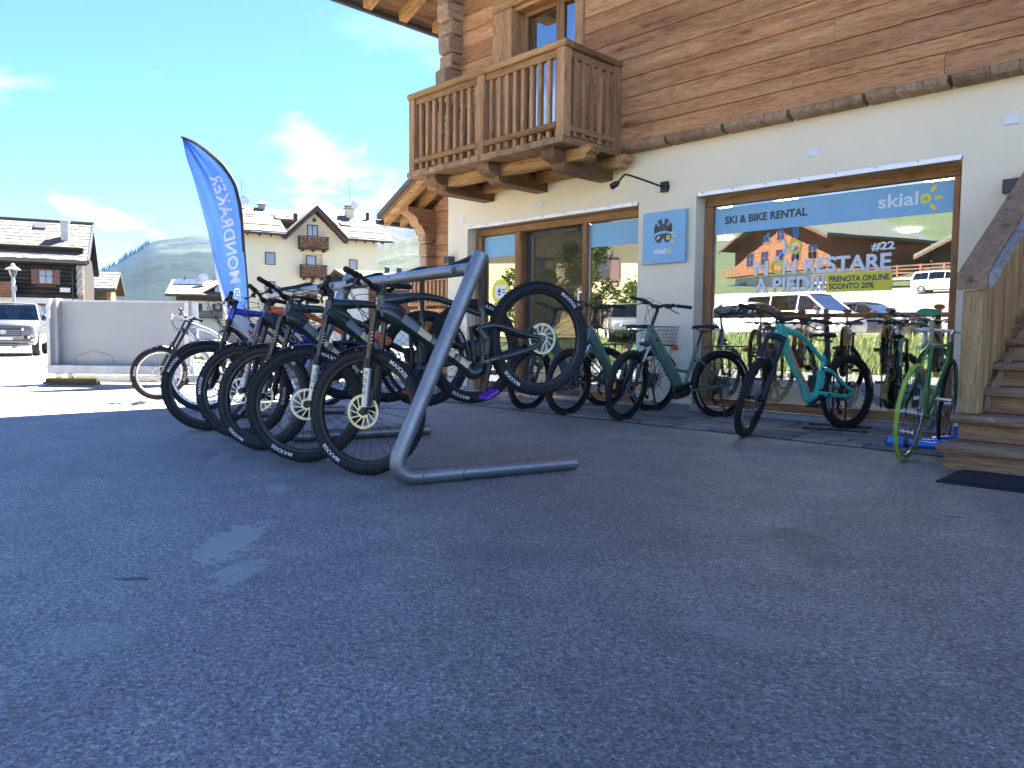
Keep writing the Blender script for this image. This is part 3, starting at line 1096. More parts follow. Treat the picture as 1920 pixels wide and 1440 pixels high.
while x < -5.63:
    w = min(U(0.12, 0.2), -5.61 - x)
    mb = MB()
    mb.bbox(x, x + w - 0.002, 6.175 + U(-0.007, 0.006), 7.2, 2.914, 2.985 + U(-0.002, 0.002), 0.004)
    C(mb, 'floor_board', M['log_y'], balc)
    x += w
def rail_post(x, y, w=0.12, z0=2.986, z1=3.93):
    mb = MB()
    mb.bbox(x - w / 2, x + w / 2, y - w / 2, y + w / 2, z0, z1, 0.007)
    C(mb, 'post', M['post'], balc)
for x, y in ((-8.355, 6.26), (-6.985, 6.26), (-5.69, 6.26), (-5.69, 7.13), (-8.355, 7.13)):
    rail_post(x, y)
mb = MB()
mb.bbox(-8.44, -5.605, 6.185, 6.335, 3.932, 4.005, 0.012)
C(mb, 'top_rail', M['beam_x'], balc)
mb = MB()
mb.bbox(-8.36 + 0.07, -6.985 - 0.065, 6.225, 6.295, 3.85, 3.93, 0.008)
C(mb, 'upper_rail', M['frame_x'], balc)
mb = MB()
mb.bbox(-6.985 + 0.065, -5.755, 6.225, 6.295, 3.85, 3.93, 0.008)
C(mb, 'upper_rail', M['frame_x'], balc)
mb = MB()
mb.bbox(-8.29, -7.05, 6.195, 6.245, 3.085, 3.15, 0.008)
C(mb, 'bottom_rail', M['frame_x'], balc)
mb = MB()
mb.bbox(-6.92, -5.755, 6.195, 6.245, 3.085, 3.15, 0.008)
C(mb, 'bottom_rail', M['frame_x'], balc)
mb = MB()
mb.bbox(-5.765, -5.615, 6.338, 7.19, 3.932, 4.003, 0.012)
C(mb, 'side_rail', M['beam_y'], balc)
mb = MB()
mb.bbox(-8.435, -8.29, 6.338, 7.19, 3.932, 4.003, 0.012)
C(mb, 'side_rail', M['beam_y'], balc)
mb = MB()
mb.bbox(-5.725, -5.655, 6.325, 7.065, 3.85, 3.93, 0.008)
C(mb, 'side_rail', M['log_y'], balc)
mb = MB()
mb.bbox(-5.69, -5.635, 6.325, 7.065, 3.06, 3.125, 0.008)
C(mb, 'side_rail', M['log_y'], balc)
mb = MB()
mb.bbox(-8.39, -8.32, 6.325, 7.065, 3.85, 3.93, 0.008)
C(mb, 'side_rail', M['log_y'], balc)
mb = MB()
mb.bbox(-8.39, -8.33, 6.325, 7.065, 3.06, 3.125, 0.008)
C(mb, 'side_rail', M['log_y'], balc)
def baluster(x, y):
    mb = MB()
    w = 0.027
    mb.bbox(x - w, x + w, y - w, y + w, 3.0 + U(0, 0.02), 3.852, 0.005)
    C(mb, 'baluster', M['post'], balc)
for k in range(9):
    baluster(-8.215 + k * 0.139, 6.268)
for k in range(9):
    baluster(-6.84 + k * 0.133, 6.268)
for k in range(5):
    baluster(-5.672, 6.41 + k * 0.142)
    baluster(-8.36, 6.41 + k * 0.142)

# --- roof: stone-covered slopes on exposed rafters, eave along the left end
slope = 0.40
def roof_z(x):
    return 5.86 + slope * (x + 10.2) if x < -2.1 else 5.86 + slope * (8.1) - slope * (x + 2.1)
mb = MB()
for a, b in ((-10.2, -2.1), (-2.1, 6.0)):
    za, zb = roof_z(a), roof_z(b - 1e-6)
    mb.hexa([(a, 5.2, za), (b, 5.2, zb), (b, 17, zb), (a, 17, za), (a, 5.2, za + 0.05), (b, 5.2, zb + 0.05), (b, 17, zb + 0.05), (a, 17, za + 0.05)])
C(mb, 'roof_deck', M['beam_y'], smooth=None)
mb = MB()
for a, b in ((-10.3, -2.1), (-2.1, 6.1)):
    za, zb = roof_z(a) + 0.052, roof_z(b - 1e-6) + 0.052
    mb.hexa([(a, 5.12, za), (b, 5.12, zb), (b, 17.1, zb), (a, 17.1, za), (a, 5.12, za + 0.12), (b, 5.12, zb + 0.12), (b, 17.1, zb + 0.12), (a, 17.1, za + 0.12)])
C(mb, 'roof_covering', M['roof_stone'], smooth=None)
y = 5.36
while y < 8.2:
    mb = MB()
    za, zb = roof_z(-10.12), roof_z(-5.0)
    mb.hexa([(-10.12, y - 0.075, za - 0.14), (-5.0, y - 0.075, zb - 0.19), (-5.0, y + 0.075, zb - 0.19), (-10.12, y + 0.075, za - 0.14),
             (-10.12, y - 0.075, za - 0.003), (-5.0, y - 0.075, zb - 0.003), (-5.0, y + 0.075, zb - 0.003), (-10.12, y + 0.075, za - 0.003)])
    C(mb, 'rafter', M['beam_x'])
    y += 0.66
mb = MB()
mb.tube([(-10.24, 5.15, 5.80), (-10.24, 12, 5.80)], 0.055, 8)
C(mb, 'gutter', M['dark_metal'])
mb = MB()
mb.bbox(-8.82, -8.5, 5.5, 7.2, 5.86, 6.1, 0.02)
C(mb, 'purlin', M['beam_y'])
# ---------------------------------------------------------------- things fixed to the shop front
M['sign_blue'] = plain('sign_blue', (0.225, 0.47, 0.70), 0.45, 0, 0.02, 2)
M['sign_edge'] = plain('sign_edge', (0.1, 0.13, 0.2), 0.6)
M['sign_ink'] = plain('sign_ink', (0.05, 0.06, 0.075), 0.5, 0, 0.03)
M['sign_white'] = plain('sign_white', (0.8, 0.82, 0.85), 0.5, 0, 0.03)
M['sign_yellow'] = plain('sign_yellow', (0.82, 0.74, 0.06), 0.5, 0, 0.03)
sx, sz = -5.05, 1.95
sg = thing('shop_sign', 'square light blue shop sign with a black helmet and goggles emblem on the plaster pier', 'sign', (sx, 7.31, sz))
mb = MB()
mb.bbox(-0.285, 0.285, -0.055, -0.025, -0.29, 0.29, 0.003)
mb.box(-0.2, 0.2, -0.025, 0.0, -0.2, 0.2)
mb.build('board', M['sign_blue'], sg)
ys = -0.0565
mb = MB()
dome = []
def arc(cx, cz, r, a0, a1, n=10):
    return [(cx + r * math.cos(R(a0 + (a1 - a0) * i / n)), cz + r * math.sin(R(a0 + (a1 - a0) * i / n))) for i in range(n + 1)]
# helmet shell cut by three vents, band below, then goggles
def P2(pts):
    mb.poly([(x, ys, z) for x, z in pts])
hc = (-0.005, 0.085)
for a0, a1 in ((8, 38), (50, 80), (98, 128), (142, 172)):
    outer = arc(hc[0], hc[1], 0.125, a0, a1, 6)
    inner = arc(hc[0], hc[1] - 0.01, 0.07, a1, a0, 6)
    P2(outer + inner)
inn = arc(hc[0], hc[1] - 0.01, 0.073, 0, 180, 12)
P2(inn + [(hc[0] - 0.118, 0.05), (hc[0] - 0.06, 0.066), (hc[0], 0.071), (hc[0] + 0.06, 0.066), (hc[0] + 0.118, 0.05)][::1])
P2([(-0.128, 0.1), (-0.075, 0.09), (-0.06, 0.066), (-0.128, 0.046)])
P2([(0.118, 0.1), (0.065, 0.09), (0.05, 0.066), (0.118, 0.046)])
gog = [(-0.11, 0.02), (-0.06, 0.036), (0.0, 0.042), (0.06, 0.038), (0.1, 0.024), (0.108, -0.005), (0.095, -0.04), (0.06, -0.06), (0.025, -0.058),
       (0.01, -0.025), (-0.003, -0.01), (-0.016, -0.025), (-0.033, -0.058), (-0.07, -0.062), (-0.102, -0.04), (-0.116, -0.008)]
P2(gog)
mb.build('helmet_emblem', M['sign_ink'], sg, None)
mb = MB()
for i in range(20):
    t0, t1 = 2 * PI * i / 20, 2 * PI * (i + 1) / 20
    mb.quad(*[(0.066 + r * math.cos(t), ys - 0.001, -0.008 + r * math.sin(t)) for t, r in ((t0, 0.011), (t0, 0.027), (t1, 0.027), (t1, 0.011))])
for ang in (50, 5, -42):
    u = Vector((math.cos(R(ang)), 0, math.sin(R(ang))))
    w = Vector((-u.z, 0, u.x)) * 0.009
    c = Vector((0.072, ys - 0.001, -0.008))
    mb.quad(c + u * 0.055 - w, c + u * 0.095 - w, c + u * 0.095 + w, c + u * 0.055 + w)
mb.build('sun_emblem', M['sign_yellow'], sg, None)
mb = MB()
for k in range(2):
    a = Vector((-0.088 + k * 0.018, ys - 0.001, -0.02 + k * 0.004))
    d = Vector((0.022, 0, 0.03))
    w = Vector((0.004, 0, -0.003))
    mb.quad(a - w, a + w, a + d + w, a + d - w)
add_text(mb, 'skial', lambda x, y, z: (-0.125 + x, ys - z, -0.178 + y), 0.16, size=0.075, bold=0.002, depth=0.001)
mb.build('lettering', M['sign_white'], sg, None)
mb = MB()
for i in range(18):
    t0, t1 = 2 * PI * i / 18, 2 * PI * (i + 1) / 18
    mb.quad(*[(0.062 + r * math.cos(t), ys, -0.16 + r * math.sin(t)) for t, r in ((t0, 0.008), (t0, 0.02), (t1, 0.02), (t1, 0.008))])
for ang in (52, 0, -52):
    u = Vector((math.cos(R(ang)), 0, math.sin(R(ang))))
    w = Vector((-u.z, 0, u.x)) * 0.0065
    c = Vector((0.062, ys, -0.16))
    mb.quad(c + u * 0.03 - w, c + u * 0.056 - w, c + u * 0.056 + w, c + u * 0.03 + w)
mb.build('sun_emblem', M['sign_yellow'], sg, None)
# swan-neck spotlight over the sign
sl = thing('sign_spotlight', 'black bent arm spotlight reaching out from the plaster above the blue sign', 'lamp', (-5.074, 7.31, 2.516))
mb = MB()
mb.lathe([(0.001, -0.028), (0.052, -0.028), (0.056, -0.02), (0.056, 0.0)], (0, 0, 0), 'Y', 22)
mb.cbox((0, -0.02, 0.0), (0.09, 0.04, 0.115))
mb.build('wall_plate', M['black'], sl)
mb = MB()
mb.tube(catmull([(0, -0.03, 0), (-0.02, -0.07, 0.005), (-0.1, -0.24, 0.05), (-0.2, -0.42, 0.10), (-0.222, -0.455, 0.1), (-0.24, -0.47, 0.085), (-0.285, -0.5, 0.02)], 5), 0.0115, 10)
mb.build('arm', M['black'], sl)
mb = MB()
ax = Vector((-0.1, -0.05, -0.06)).normalized()
c0 = Vector((-0.285, -0.5, 0.015))
mb.tube([c0 - ax * 0.02, c0 + ax * 0.0, c0 + ax * 0.012, c0 + ax * 0.08, c0 + ax * 0.095], [0.012, 0.024, 0.033, 0.037, 0.03], 16)
mb.build('lamp_head', M['black'], sl)
for nm, lab, x, z in (('wall_light', 'small grey cube wall light on the plaster beside the entrance', -8.83, 1.93),
                      ('wall_light', 'small grey cube wall light on the plaster above the stair handrail', -1.68, 2.07)):
    w = thing(nm, lab, 'wall light', (x, 7.31, z), 0, 'cube wall lights on the shop front')
    mb = MB()
    mb.bbox(-0.062, 0.062, -0.12, -0.004, -0.055, 0.055, 0.004)
    mb.build('housing', M['dark_metal'], w)
    mb = MB()
    mb.box(-0.04, 0.04, -0.1, -0.02, -0.0575, -0.0552)
    mb.build('lens', M['film_white'], w)

# ---------------------------------------------------------------- wooden staircase on the right
M['tread'] = wood('stair_tread_wood', (0.22, 0.13, 0.08), (0.36, 0.23, 0.145), (0.46, 0.31, 0.2), 'X', bump=0.9, rnd=0.15, worn=(0.62, 0.6, 0.58))
M['stair_post'] = wood('golden_larch', (0.32, 0.18, 0.075), (0.5, 0.31, 0.14), (0.6, 0.4, 0.2), 'Z', bump=0.7, rnd=0.15)
M['riser'] = wood('stair_riser_wood', (0.26, 0.135, 0.065), (0.43, 0.245, 0.125), (0.53, 0.33, 0.18), 'X', bump=0.8, rnd=0.2, grain=1.3)
M['rail_wood'] = wood('handrail_wood', (0.3, 0.19, 0.12), (0.39, 0.255, 0.165), (0.46, 0.31, 0.205), 'Y', bump=0.35, rnd=0.1, worn=(0.33, 0.26, 0.22))
st = thing('wooden_staircase', 'weathered larch staircase climbing to the shop wall with boarded railing and flaking white tread noses', 'staircase', (-1.55, 5.36, 0))
SX0, SX1 = 0.0, 1.55
def worn_nose(mb, x0, x1, y0, y1, z0, z1):
    n = 16
    rings = []
    for i in range(n + 1):
        x = x0 + (x1 - x0) * i / n
        q = lambda k: U(-0.004, 0.004)
        rings.append([(x, y1, z0), (x, y0 + 0.008, z0 + q(0) * 0.5), (x, y0 + q(1), z0 + 0.012), (x, y0 + q(2), z1 - 0.014), (x, y0 + 0.012 + q(3), z1 - 0.002), (x, y1, z1)])
    mb.loft(rings)
for k in range(8):
    y = k * 0.268
    zt = 0.17 * (k + 1) - 0.004
    mb = MB()
    worn_nose(mb, SX0 - 0.035, SX1, y - 0.045, y + 0.262, zt - 0.056, zt)
    mb.build('tread', M['tread'], st, 45)
    mb = MB()
    mb.bbox(SX0, SX1, y, y + 0.035, zt - 0.168 if k else 0.0, zt - 0.058, 0.004)
    mb.build('riser', M['riser'], st)
mb = MB()
for x in (0.004, SX1 - 0.05):
    pts = [(0.04, 0.0), (1.93, 0.0), (1.93, 1.25)]
    for k in range(7, -1, -1):
        pts += [(0.036 + k * 0.268 + 0.0, 0.17 * (k + 1) - 0.062), (0.036 + k * 0.268, 0.17 * k - 0.06 if k else 0.0)]
    pts = pts[:-1]
    n = len(pts)
    vs = [(x, y, z) for y, z in pts] + [(x + 0.04, y, z) for y, z in pts]
    mb._add(vs, [tuple(range(n)), tuple(range(2 * n - 1, n - 1, -1))] + [(i, i + n, (i + 1) % n + n, (i + 1) % n) for i in range(n)])
mb.build('stringer', M['riser'], st, None)
ps, sl_ = 0.585, 0.0
mb = MB()
mb.bbox(-0.015, 0.105, 0.30, 0.42, 0.338, 1.15, 0.008)
mb.build('post', M['stair_post'], st)
rise = 0.582
def railz(y):
    return 1.195 + (y - 0.28) * rise
mb = MB()
y0, y1 = 0.285, 1.93
for q in (0,):
    a = [(-0.05, y0, railz(y0) - 0.045), (0.125, y0, railz(y0) - 0.045), (0.125, y0, railz(y0) + 0.075), (-0.05, y0, railz(y0) + 0.075)]
    b = [(-0.05, y1, railz(y1) - 0.045), (0.125, y1, railz(y1) - 0.045), (0.125, y1, railz(y1) + 0.075), (-0.05, y1, railz(y1) + 0.075)]
    e = 0.01
    def cham(r):
        return [(r[0][0] + e, r[0][1], r[0][2]), (r[1][0] - e, r[1][1], r[1][2]), (r[1][0], r[1][1], r[1][2] + e), (r[2][0], r[2][1], r[2][2] - e),
                (r[2][0] - e, r[2][1], r[2][2]), (r[3][0] + e, r[3][1], r[3][2]), (r[3][0], r[3][1], r[3][2] - e), (r[0][0], r[0][1], r[0][2] + e)]
    mb.loft([cham(a), cham(b)])
mb.build('handrail', M['rail_wood'], st)
mb = MB()
p0, p1 = Vector((0.128, 0.30, railz(0.30) - 0.035)), Vector((0.128, 1.92, railz(1.92) - 0.035))
for a, b in ((p0, p1),):
    mb.hexa([a, a + Vector((0.03, 0, 0)), b + Vector((0.03, 0, 0)), b, a + Vector((0, 0, 0.085)), a + Vector((0.03, 0, 0.085)), b + Vector((0.03, 0, 0.085)), b + Vector((0, 0, 0.085))])
M['rail_grey'] = wood('grey_weathered_wood', (0.2, 0.19, 0.2), (0.33, 0.32, 0.335), (0.42, 0.41, 0.42), 'Y', bump=0.6, worn=(0.6, 0.58, 0.58))
mb.build('handrail_face', M['rail_grey'], st)
y = 0.425
k = 0
while y < 1.9:
    w = U(0.095, 0.13)
    yb = min(y + w, 1.92)
    step = 0.17 * (int((y - 0.0) / 0.268) + 1) + 0.03
    za, zb = railz(y) - 0.047, railz(yb) - 0.047
    mb = MB()
    x0, x1 = 0.035 + U(-0.004, 0.004), 0.062 + U(-0.003, 0.005)
    zl = max(0.34, 0.17 * ((y - 0.02) / 0.268 + 1) - 0.02 + U(-0.01, 0.01))
    mb.hexa([(x0, y + 0.002, zl), (x1, y + 0.002, zl), (x1, yb - 0.003, zl + U(0, 0.02)), (x0, yb - 0.003, zl + U(0, 0.02)),
             (x0, y + 0.002, za), (x1, y + 0.002, za), (x1, yb - 0.003, zb), (x0, yb - 0.003, zb)])
    mb.build('board', M['stair_post'], st)
    y = yb
mb = MB()
a, b = Vector((0.1, 0.46, 0.36)), Vector((0.1, 1.9, 0.36 + 1.44 * rise))
mb.hexa([a, a + Vector((0.022, 0, 0)), b + Vector((0.022, 0, 0)), b, a + Vector((0, 0, 0.07)), a + Vector((0.022, 0, 0.07)), b + Vector((0.022, 0, 0.07)), b + Vector((0, 0, 0.07))])
mb.build('lower_rail', M['rail_wood'], st)

# ---------------------------------------------------------------- ribbed rubber mat in front of the stairs
M['rubber'] = plain('rubber_mat', (0.012, 0.014, 0.02), 0.7, 0, 0.25, 14)
mat = thing('rubber_mat', 'black ribbed rubber doormat lying on the asphalt before the stairs', 'doormat', (-1.43, 4.82, 0), R(2.0))
mb = MB()
mb.bbox(0, 1.3, 0, 0.5, 0.001, 0.012, 0.003)
mb.build('base', M['rubber'], mat)
mb = MB()
y = 0.03
while y < 0.48:
    n = 22
    pts = [(0.03 + 1.24 * i / n, y + (0.008 if i % 2 else -0.008), 0.016) for i in range(n + 1)]
    mb.tube(pts, 0.007, 5)
    y += 0.034
mb.build('ribs', M['rubber'], mat)

# ---------------------------------------------------------------- blue tube frame lying by the wall
M['blue_paint'] = plain('blue_gloss_paint', (0.025, 0.2, 0.85), 0.3, 0, 0.1, coat=0.4)
bl = thing('bike_stand', 'bright blue tubular bike stand lying folded on the paving by the stairs', 'bike stand', (-2.0, 6.3, 0.0))
def bl_tube(pts, r=0.03, name='tube'):
    mb = MB()
    mb.tube(pts, r, 12)
    mb.build(name, M['blue_paint'], bl)
bl_tube([(-0.16, -0.14, 0.045), (-0.03, -0.17, 0.045)], 0.042, 'foot')
bl_tube([(-0.02, -0.17, 0.045), (0.34, -0.12, 0.04)], 0.028)
bl_tube([(0.05, -0.08, 0.05), (0.75, 0.12, 0.06)], 0.03)
bl_tube([(0.1, -0.02, 0.06), (0.5, 0.25, 0.12), (0.8, 0.4, 0.14)], 0.032)
bl_tube([(0.3, -0.12, 0.11), (0.7, 0.2, 0.16)], 0.03)
bl_tube([(0.25, 0.0, 0.15), (0.75, 0.42, 0.2)], 0.034)
bl_tube([(0.3, 0.3, 0.05), (0.75, 0.05, 0.05)], 0.032)
bl_tube([(0.1, 0.06, 0.04), (0.14, -0.12, 0.04)], 0.04, 'foot')
mb = MB()
mb.cyl((-0.036, -0.2, 0.045), (-0.02, -0.2, 0.045), 0.03, 12)
mb.cyl((-0.165, -0.14, 0.045), (-0.175, -0.138, 0.045), 0.034, 12)
mb.build('end_cap', M['black'], bl)

# ---------------------------------------------------------------- steel tube bike rack
def steel_mat():
    x = NT('galvanised_tube')
    v = x.coord()
    n1 = x.noise(v, 3.0, 5, 0.6, 0.4)
    c = x.ramp(n1, [(0.3, (0.22, 0.225, 0.235)), (0.7, (0.34, 0.345, 0.355))])
    ch = x.ramp(x.noise(v, 9.0, 7, 0.78, 0.8), [(0.61, 0.0), (0.635, 1.0)])
    zz = x.n('ShaderNodeSeparateXYZ')
    tc = x.n('ShaderNodeTexCoord')
    x.l(tc.outputs['Object'], zz.inputs[0])
    low = x.ramp(zz.outputs['Z'], [(0.0, 1.0), (0.32, 1.0), (0.5, 0.25)])
    c = x.mix(x.mix(1.0, ch, low, 'MULTIPLY'), c, (0.045, 0.032, 0.026))
    x.base(c)
    setp(x.p, Metallic=0.72)
    x.l(x.ramp(x.noise(v, 14, 5, 0.65), [(0.3, 0.34), (0.7, 0.5)]), x.p.inputs['Roughness'])
    x.bump(ch, 0.12, 0.002)
    return x.m
M['steel'] = steel_mat()
rack = thing('bike_rack', 'grey steel tube bike rack with slanted posts and a long horizontal hanging rail', 'bike rack', (-3.36, 2.44, 0))
RK = Vector((-3.36, 2.44, 0))
SD = Vector((0.2403, 0.9707, 0))
ST = [Vector((-3.372, 2.43, 0)), Vector((-5.27, 2.775, 0)), Vector((-7.16, 3.13, 0))]
TR = 0.0445
def stand_pts(p):
    o = p - RK
    zc = Vector((0, 0, 1))
    top = o + SD * 0.49 + zc * 1.285
    bot = o + SD * 0.0 + zc * TR
    end = o + SD * 1.15 + zc * TR
    bend = o - SD * 0.06 + zc * TR
    d1 = (top - bend).normalized()
    d2 = (end - bend).normalized()
    r = 0.16
    a, b = bend + d1 * r, bend + d2 * r
    pts = [top]
    n = 10
    for i in range(n + 1):
        t = i / n
        pts.append(a * (1 - t) ** 2 + bend * (2 * t * (1 - t)) + b * t * t)
    pts.append(end)
    return pts
for i, p in enumerate(ST):
    mb = MB()
    mb.tube(stand_pts(p), TR, 22)
    s_ = mb.build('stand', M['steel'], rack)
    pts = stand_pts(p)
    mb = MB()
    d = (pts[-1] - pts[-2]).normalized()
    mb.cyl(pts[-1] + d * 0.001, pts[-1] + d * 0.004, TR * 0.97, 20)
    mb.build('end_cap', M['dark_metal'], s_)
def rail_at(p, z=1.195):
    return p - RK + SD * 0.42 + Vector((0, 0, z))
for a, b in ((0, 1), (1, 2)):
    mb = MB()
    pa, pb = rail_at(ST[a]), rail_at(ST[b])
    d = (pb - pa).normalized()
    mb.tube([pa + d * 0.0, pb - d * 0.0], 0.036, 20)
    rl = mb.build('rail', M['steel'], rack)
    mb = MB()
    c = pa + d * 0.13
    nrm = Vector((-0.25, -0.95, 0.1)).normalized()
    mb.cyl(c + nrm * 0.036, c + nrm * 0.047, 0.024, 14)
    mb.cyl(c + nrm * 0.046, c + nrm * 0.054, 0.014, 6)
    mb.build('bolt', M['steel'], rl)
tag(rack, group=None)

# ---------------------------------------------------------------- feather flag
def flag_mat():
    x = NT('flag_cloth')
    c = x.ramp(x.noise(x.coord(), 1.2, 3, 0.5), [(0.3, (0.06, 0.165, 0.52)), (0.7, (0.085, 0.21, 0.6))])
    x.base(c)
    setp(x.p, Roughness=0.6)
    tr = x.n('ShaderNodeBsdfTranslucent')
    tr.inputs['Color'].default_value = (0.05, 0.15, 0.55, 1)
    mx = x.n('ShaderNodeMixShader')
    mx.inputs['Fac'].default_value = 0.1
    x.l(x.p.outputs[0], mx.inputs[1])
    x.l(tr.outputs[0], mx.inputs[2])
    x.l(mx.outputs[0], x.out.inputs['Surface'])
    return x.m
M['flag'] = flag_mat()
M['flag_white'] = plain('flag_print_white', (0.85, 0.86, 0.88), 0.7, 0, 0.02)
M['flag_hem'] = plain('flag_hem', (0.02, 0.022, 0.035), 0.7)
fl = thing('feather_flag', 'tall blue feather flag with white lettering on a curved pole beside the bike rack', 'flag', (-12.56, 5.79, 0), R(45.843))
edge = catmull([
               Vector((x, 0, z)) for x, z in ((-0.986, 4.111), (-0.77, 4.02), (-0.547, 3.861), (-0.36, 3.69), (-0.252, 3.56), (-0.12, 3.34), (-0.055, 3.1), (-0.015, 2.866), (0.025, 2.25), (0.07, 1.6), (0.085, 1.0))], 5)
free = catmull([Vector((x, 0, z)) for x, z in ((-0.986, 4.111), (-0.9, 3.75), (-0.797, 3.403), (-0.67, 2.85), (-0.549, 2.315), (-0.45, 1.8), (-0.36, 1.4), (-0.3, 1.0))], 7)
def resample(P, n):
    L = [0.0]
    for a, b in zip(P[:-1], P[1:]):
        L.append(L[-1] + (b - a).length)
    out = []
    for i in range(n):
        t = L[-1] * i / (n - 1)
        k = 0
        while k < len(L) - 2 and L[k + 1] < t:
            k += 1
        f = (t - L[k]) / max(1e-9, L[k + 1] - L[k])
        out.append(P[k].lerp(P[k + 1], f))
    return out
NF = 60
E_, F_ = resample(edge, NF), resample(free, NF)
NW = 22
def flag_point(u, v):
    """u down the flag 0..1, v from pole edge 0 to free edge 1"""
    i = u * (NF - 1)
    k = min(int(i), NF - 2)
    p = E_[k].lerp(E_[k + 1], i - k).lerp(F_[k].lerp(F_[k + 1], i - k), v)
    wave = 0.035 * v * math.sin(7 * u + 4 * v) + 0.012 * math.sin(22 * v + 9 * u) * (1 - u) * min(1, 3 * v)
    fold = 0.0
    if u > 0.55:
        f = (u - 0.55) / 0.45
        fold = 0.10 * f * max(0.0, math.sin((v - 0.35 + 0.2 * f) * 9.0)) * v
    crease = 0.014 * math.sin(v * 34 + u * 5) * max(0, 1 - u * 3.2)
    return Vector((p.x, wave + fold + crease, p.z))
mb = MB()
vs = [flag_point(i / (NF - 1), j / NW) for i in range(NF) for j in range(NW + 1)]
mb._add(vs, [(i * (NW + 1) + j, i * (NW + 1) + j + 1, (i + 1) * (NW + 1) + j + 1, (i + 1) * (NW + 1) + j) for i in range(NF - 1) for j in range(NW)])
mb.build('cloth', M['flag'], fl, 60)
mb = MB()
mb.tube([p + Vector((0.012, 0, 0.004)) for p in E_] + [Vector((0.09, 0, 0.4)), Vector((0.09, 0, 0.05))], [0.011] * 20 + [0.016] * 42, 8)
mb.build('pole', M['flag_hem'], fl)
mb = MB()
mb.tube([E_[i] + Vector((-0.012, -0.004, -0.008)) for i in range(0, 40)], [0.024] * 30 + [0.012] * 10, 6)
mb.build('hem', M['flag_hem'], fl)
mb = MB()
mb.tube([(-0.35, -0.3, 0.03), (0.09, 0, 0.05), (0.53, 0.3, 0.03)], 0.018, 8)
mb.tube([(-0.2, 0.33, 0.03), (0.09, 0, 0.05), (0.38, -0.33, 0.03)], 0.018, 8)
mb.build('cross_base', M['dark_metal'], fl)
# lettering seen from the back of the flag, running upwards
mb = MB()
vs, fs = text_mb('MONDRAKER', 1.0, 0.024, 0.0, 1.06, 0.002)
lo, hi = min(v[0] for v in vs), max(v[0] for v in vs)
hh = max(v[1] for v in vs)
def flag_text(x, y, z):
    t = (x - lo) / (hi - lo)
    u = 0.80 - t * 0.545
    v = 0.38 - (y / hh - 0.5) * (0.30 + 0.06 * (1 - t))
    p = flag_point(u, v)
    return p + Vector((0, -0.006, 0))
mb._add([flag_text(*q) for q in vs], fs)
mb.build('lettering', M['flag_white'], fl, None)
mb = MB()
def fu(u, v):
    return flag_point(u, v) + Vector((0, -0.006, 0))
ring = [(0.86 + 0.035 * math.copysign(abs(math.cos(t)) ** 0.6, math.cos(t)), 0.40 + 0.12 * math.copysign(abs(math.sin(t)) ** 0.6, math.sin(t))) for t in [2 * PI * i / 32 for i in range(32)]]
for i in range(32):
    (u0, v0), (u1, v1) = ring[i], ring[(i + 1) % 32]
    s = 0.74
    mb.quad(fu(u0, v0), fu(u1, v1), fu(0.86 + (u1 - 0.86) * s, 0.40 + (v1 - 0.40) * s), fu(0.86 + (u0 - 0.86) * s, 0.40 + (v0 - 0.40) * s))
for du in (-0.014, 0.0, 0.014):
    mb.quad(fu(0.858 + du, 0.345), fu(0.864 + du, 0.345), fu(0.864 + du, 0.45), fu(0.858 + du, 0.45))
mb.build('emblem', M['flag_white'], fl, None)
# white underside of the bottom fold
mb = MB()
vs = []
for i in range(13):
    u = 0.62 + 0.38 * i / 12
    for j in range(5):
        v = 1.0 - (0.32 * (i / 12)) * j / 4
        vs.append(flag_point(u, v) + Vector((0, -0.012 - 0.02 * math.sin(j * 1.3), 0)))
mb._add(vs, [(i * 5 + j, i * 5 + j + 1, (i + 1) * 5 + j + 1, (i + 1) * 5 + j) for i in range(12) for j in range(4)])
mb.build('turned_edge', M['flag_white'], fl, 60)

# ---------------------------------------------------------------- grey steel board on castors
M['panel'] = plain('grey_sheet_metal', (0.34, 0.34, 0.36), 0.45, 0.35, 0.06, 0.8)
M['galv'] = plain('galvanised_steel', (0.5, 0.51, 0.52), 0.45, 0.5, 0.15, 9)
M['rust_wood'] = wood('pallet_wood', (0.14, 0.07, 0.045), (0.22, 0.12, 0.08), (0.3, 0.18, 0.12), 'X', bump=0.5)
pn = thing('steel_board', 'wide grey sheet steel board with a galvanised frame on castors by the street', 'board', (-13.68, 3.24, 0), R(45.843))
mb = MB()
mb.box(0.05, 2.1, 0.02, 0.035, 0.30, 1.285)
mb.build('sheet', M['panel'], pn, None)
mb = MB()
mb.bbox(-0.04, 0.075, -0.1, 0.06, 0.16, 1.335, 0.005)
mb.box(-0.02, 0.03, -0.22, -0.1, 0.28, 1.33)
mb.build('side_post', M['galv'], pn)
mb = MB()
mb.bbox(2.06, 2.14, -0.1, 0.06, 0.16, 1.315, 0.005)
mb.box(2.142, 2.26, -0.04, -0.03, 0.5, 1.3)
mb.build('side_post', M['galv'], pn)
mb = MB()
mb.bbox(0.08, 2.055, 0.0, 0.05, 1.286, 1.315, 0.004)
mb.build('top_rail', M['galv'], pn)
mb = MB()
mb.bbox(-0.01, 2.14, -0.26, 0.05, 0.165, 0.3, 0.006)
mb.build('base_beam', M['galv'], pn)
mb = MB()
mb.tube([(0.26, -0.01, 0.3), (0.26, -0.01, 0.42), (0.55, -0.01, 0.53), (0.85, -0.01, 0.43), (0.87, -0.01, 0.3)], 0.006, 6)
mb.build('handle', M['galv'], pn)
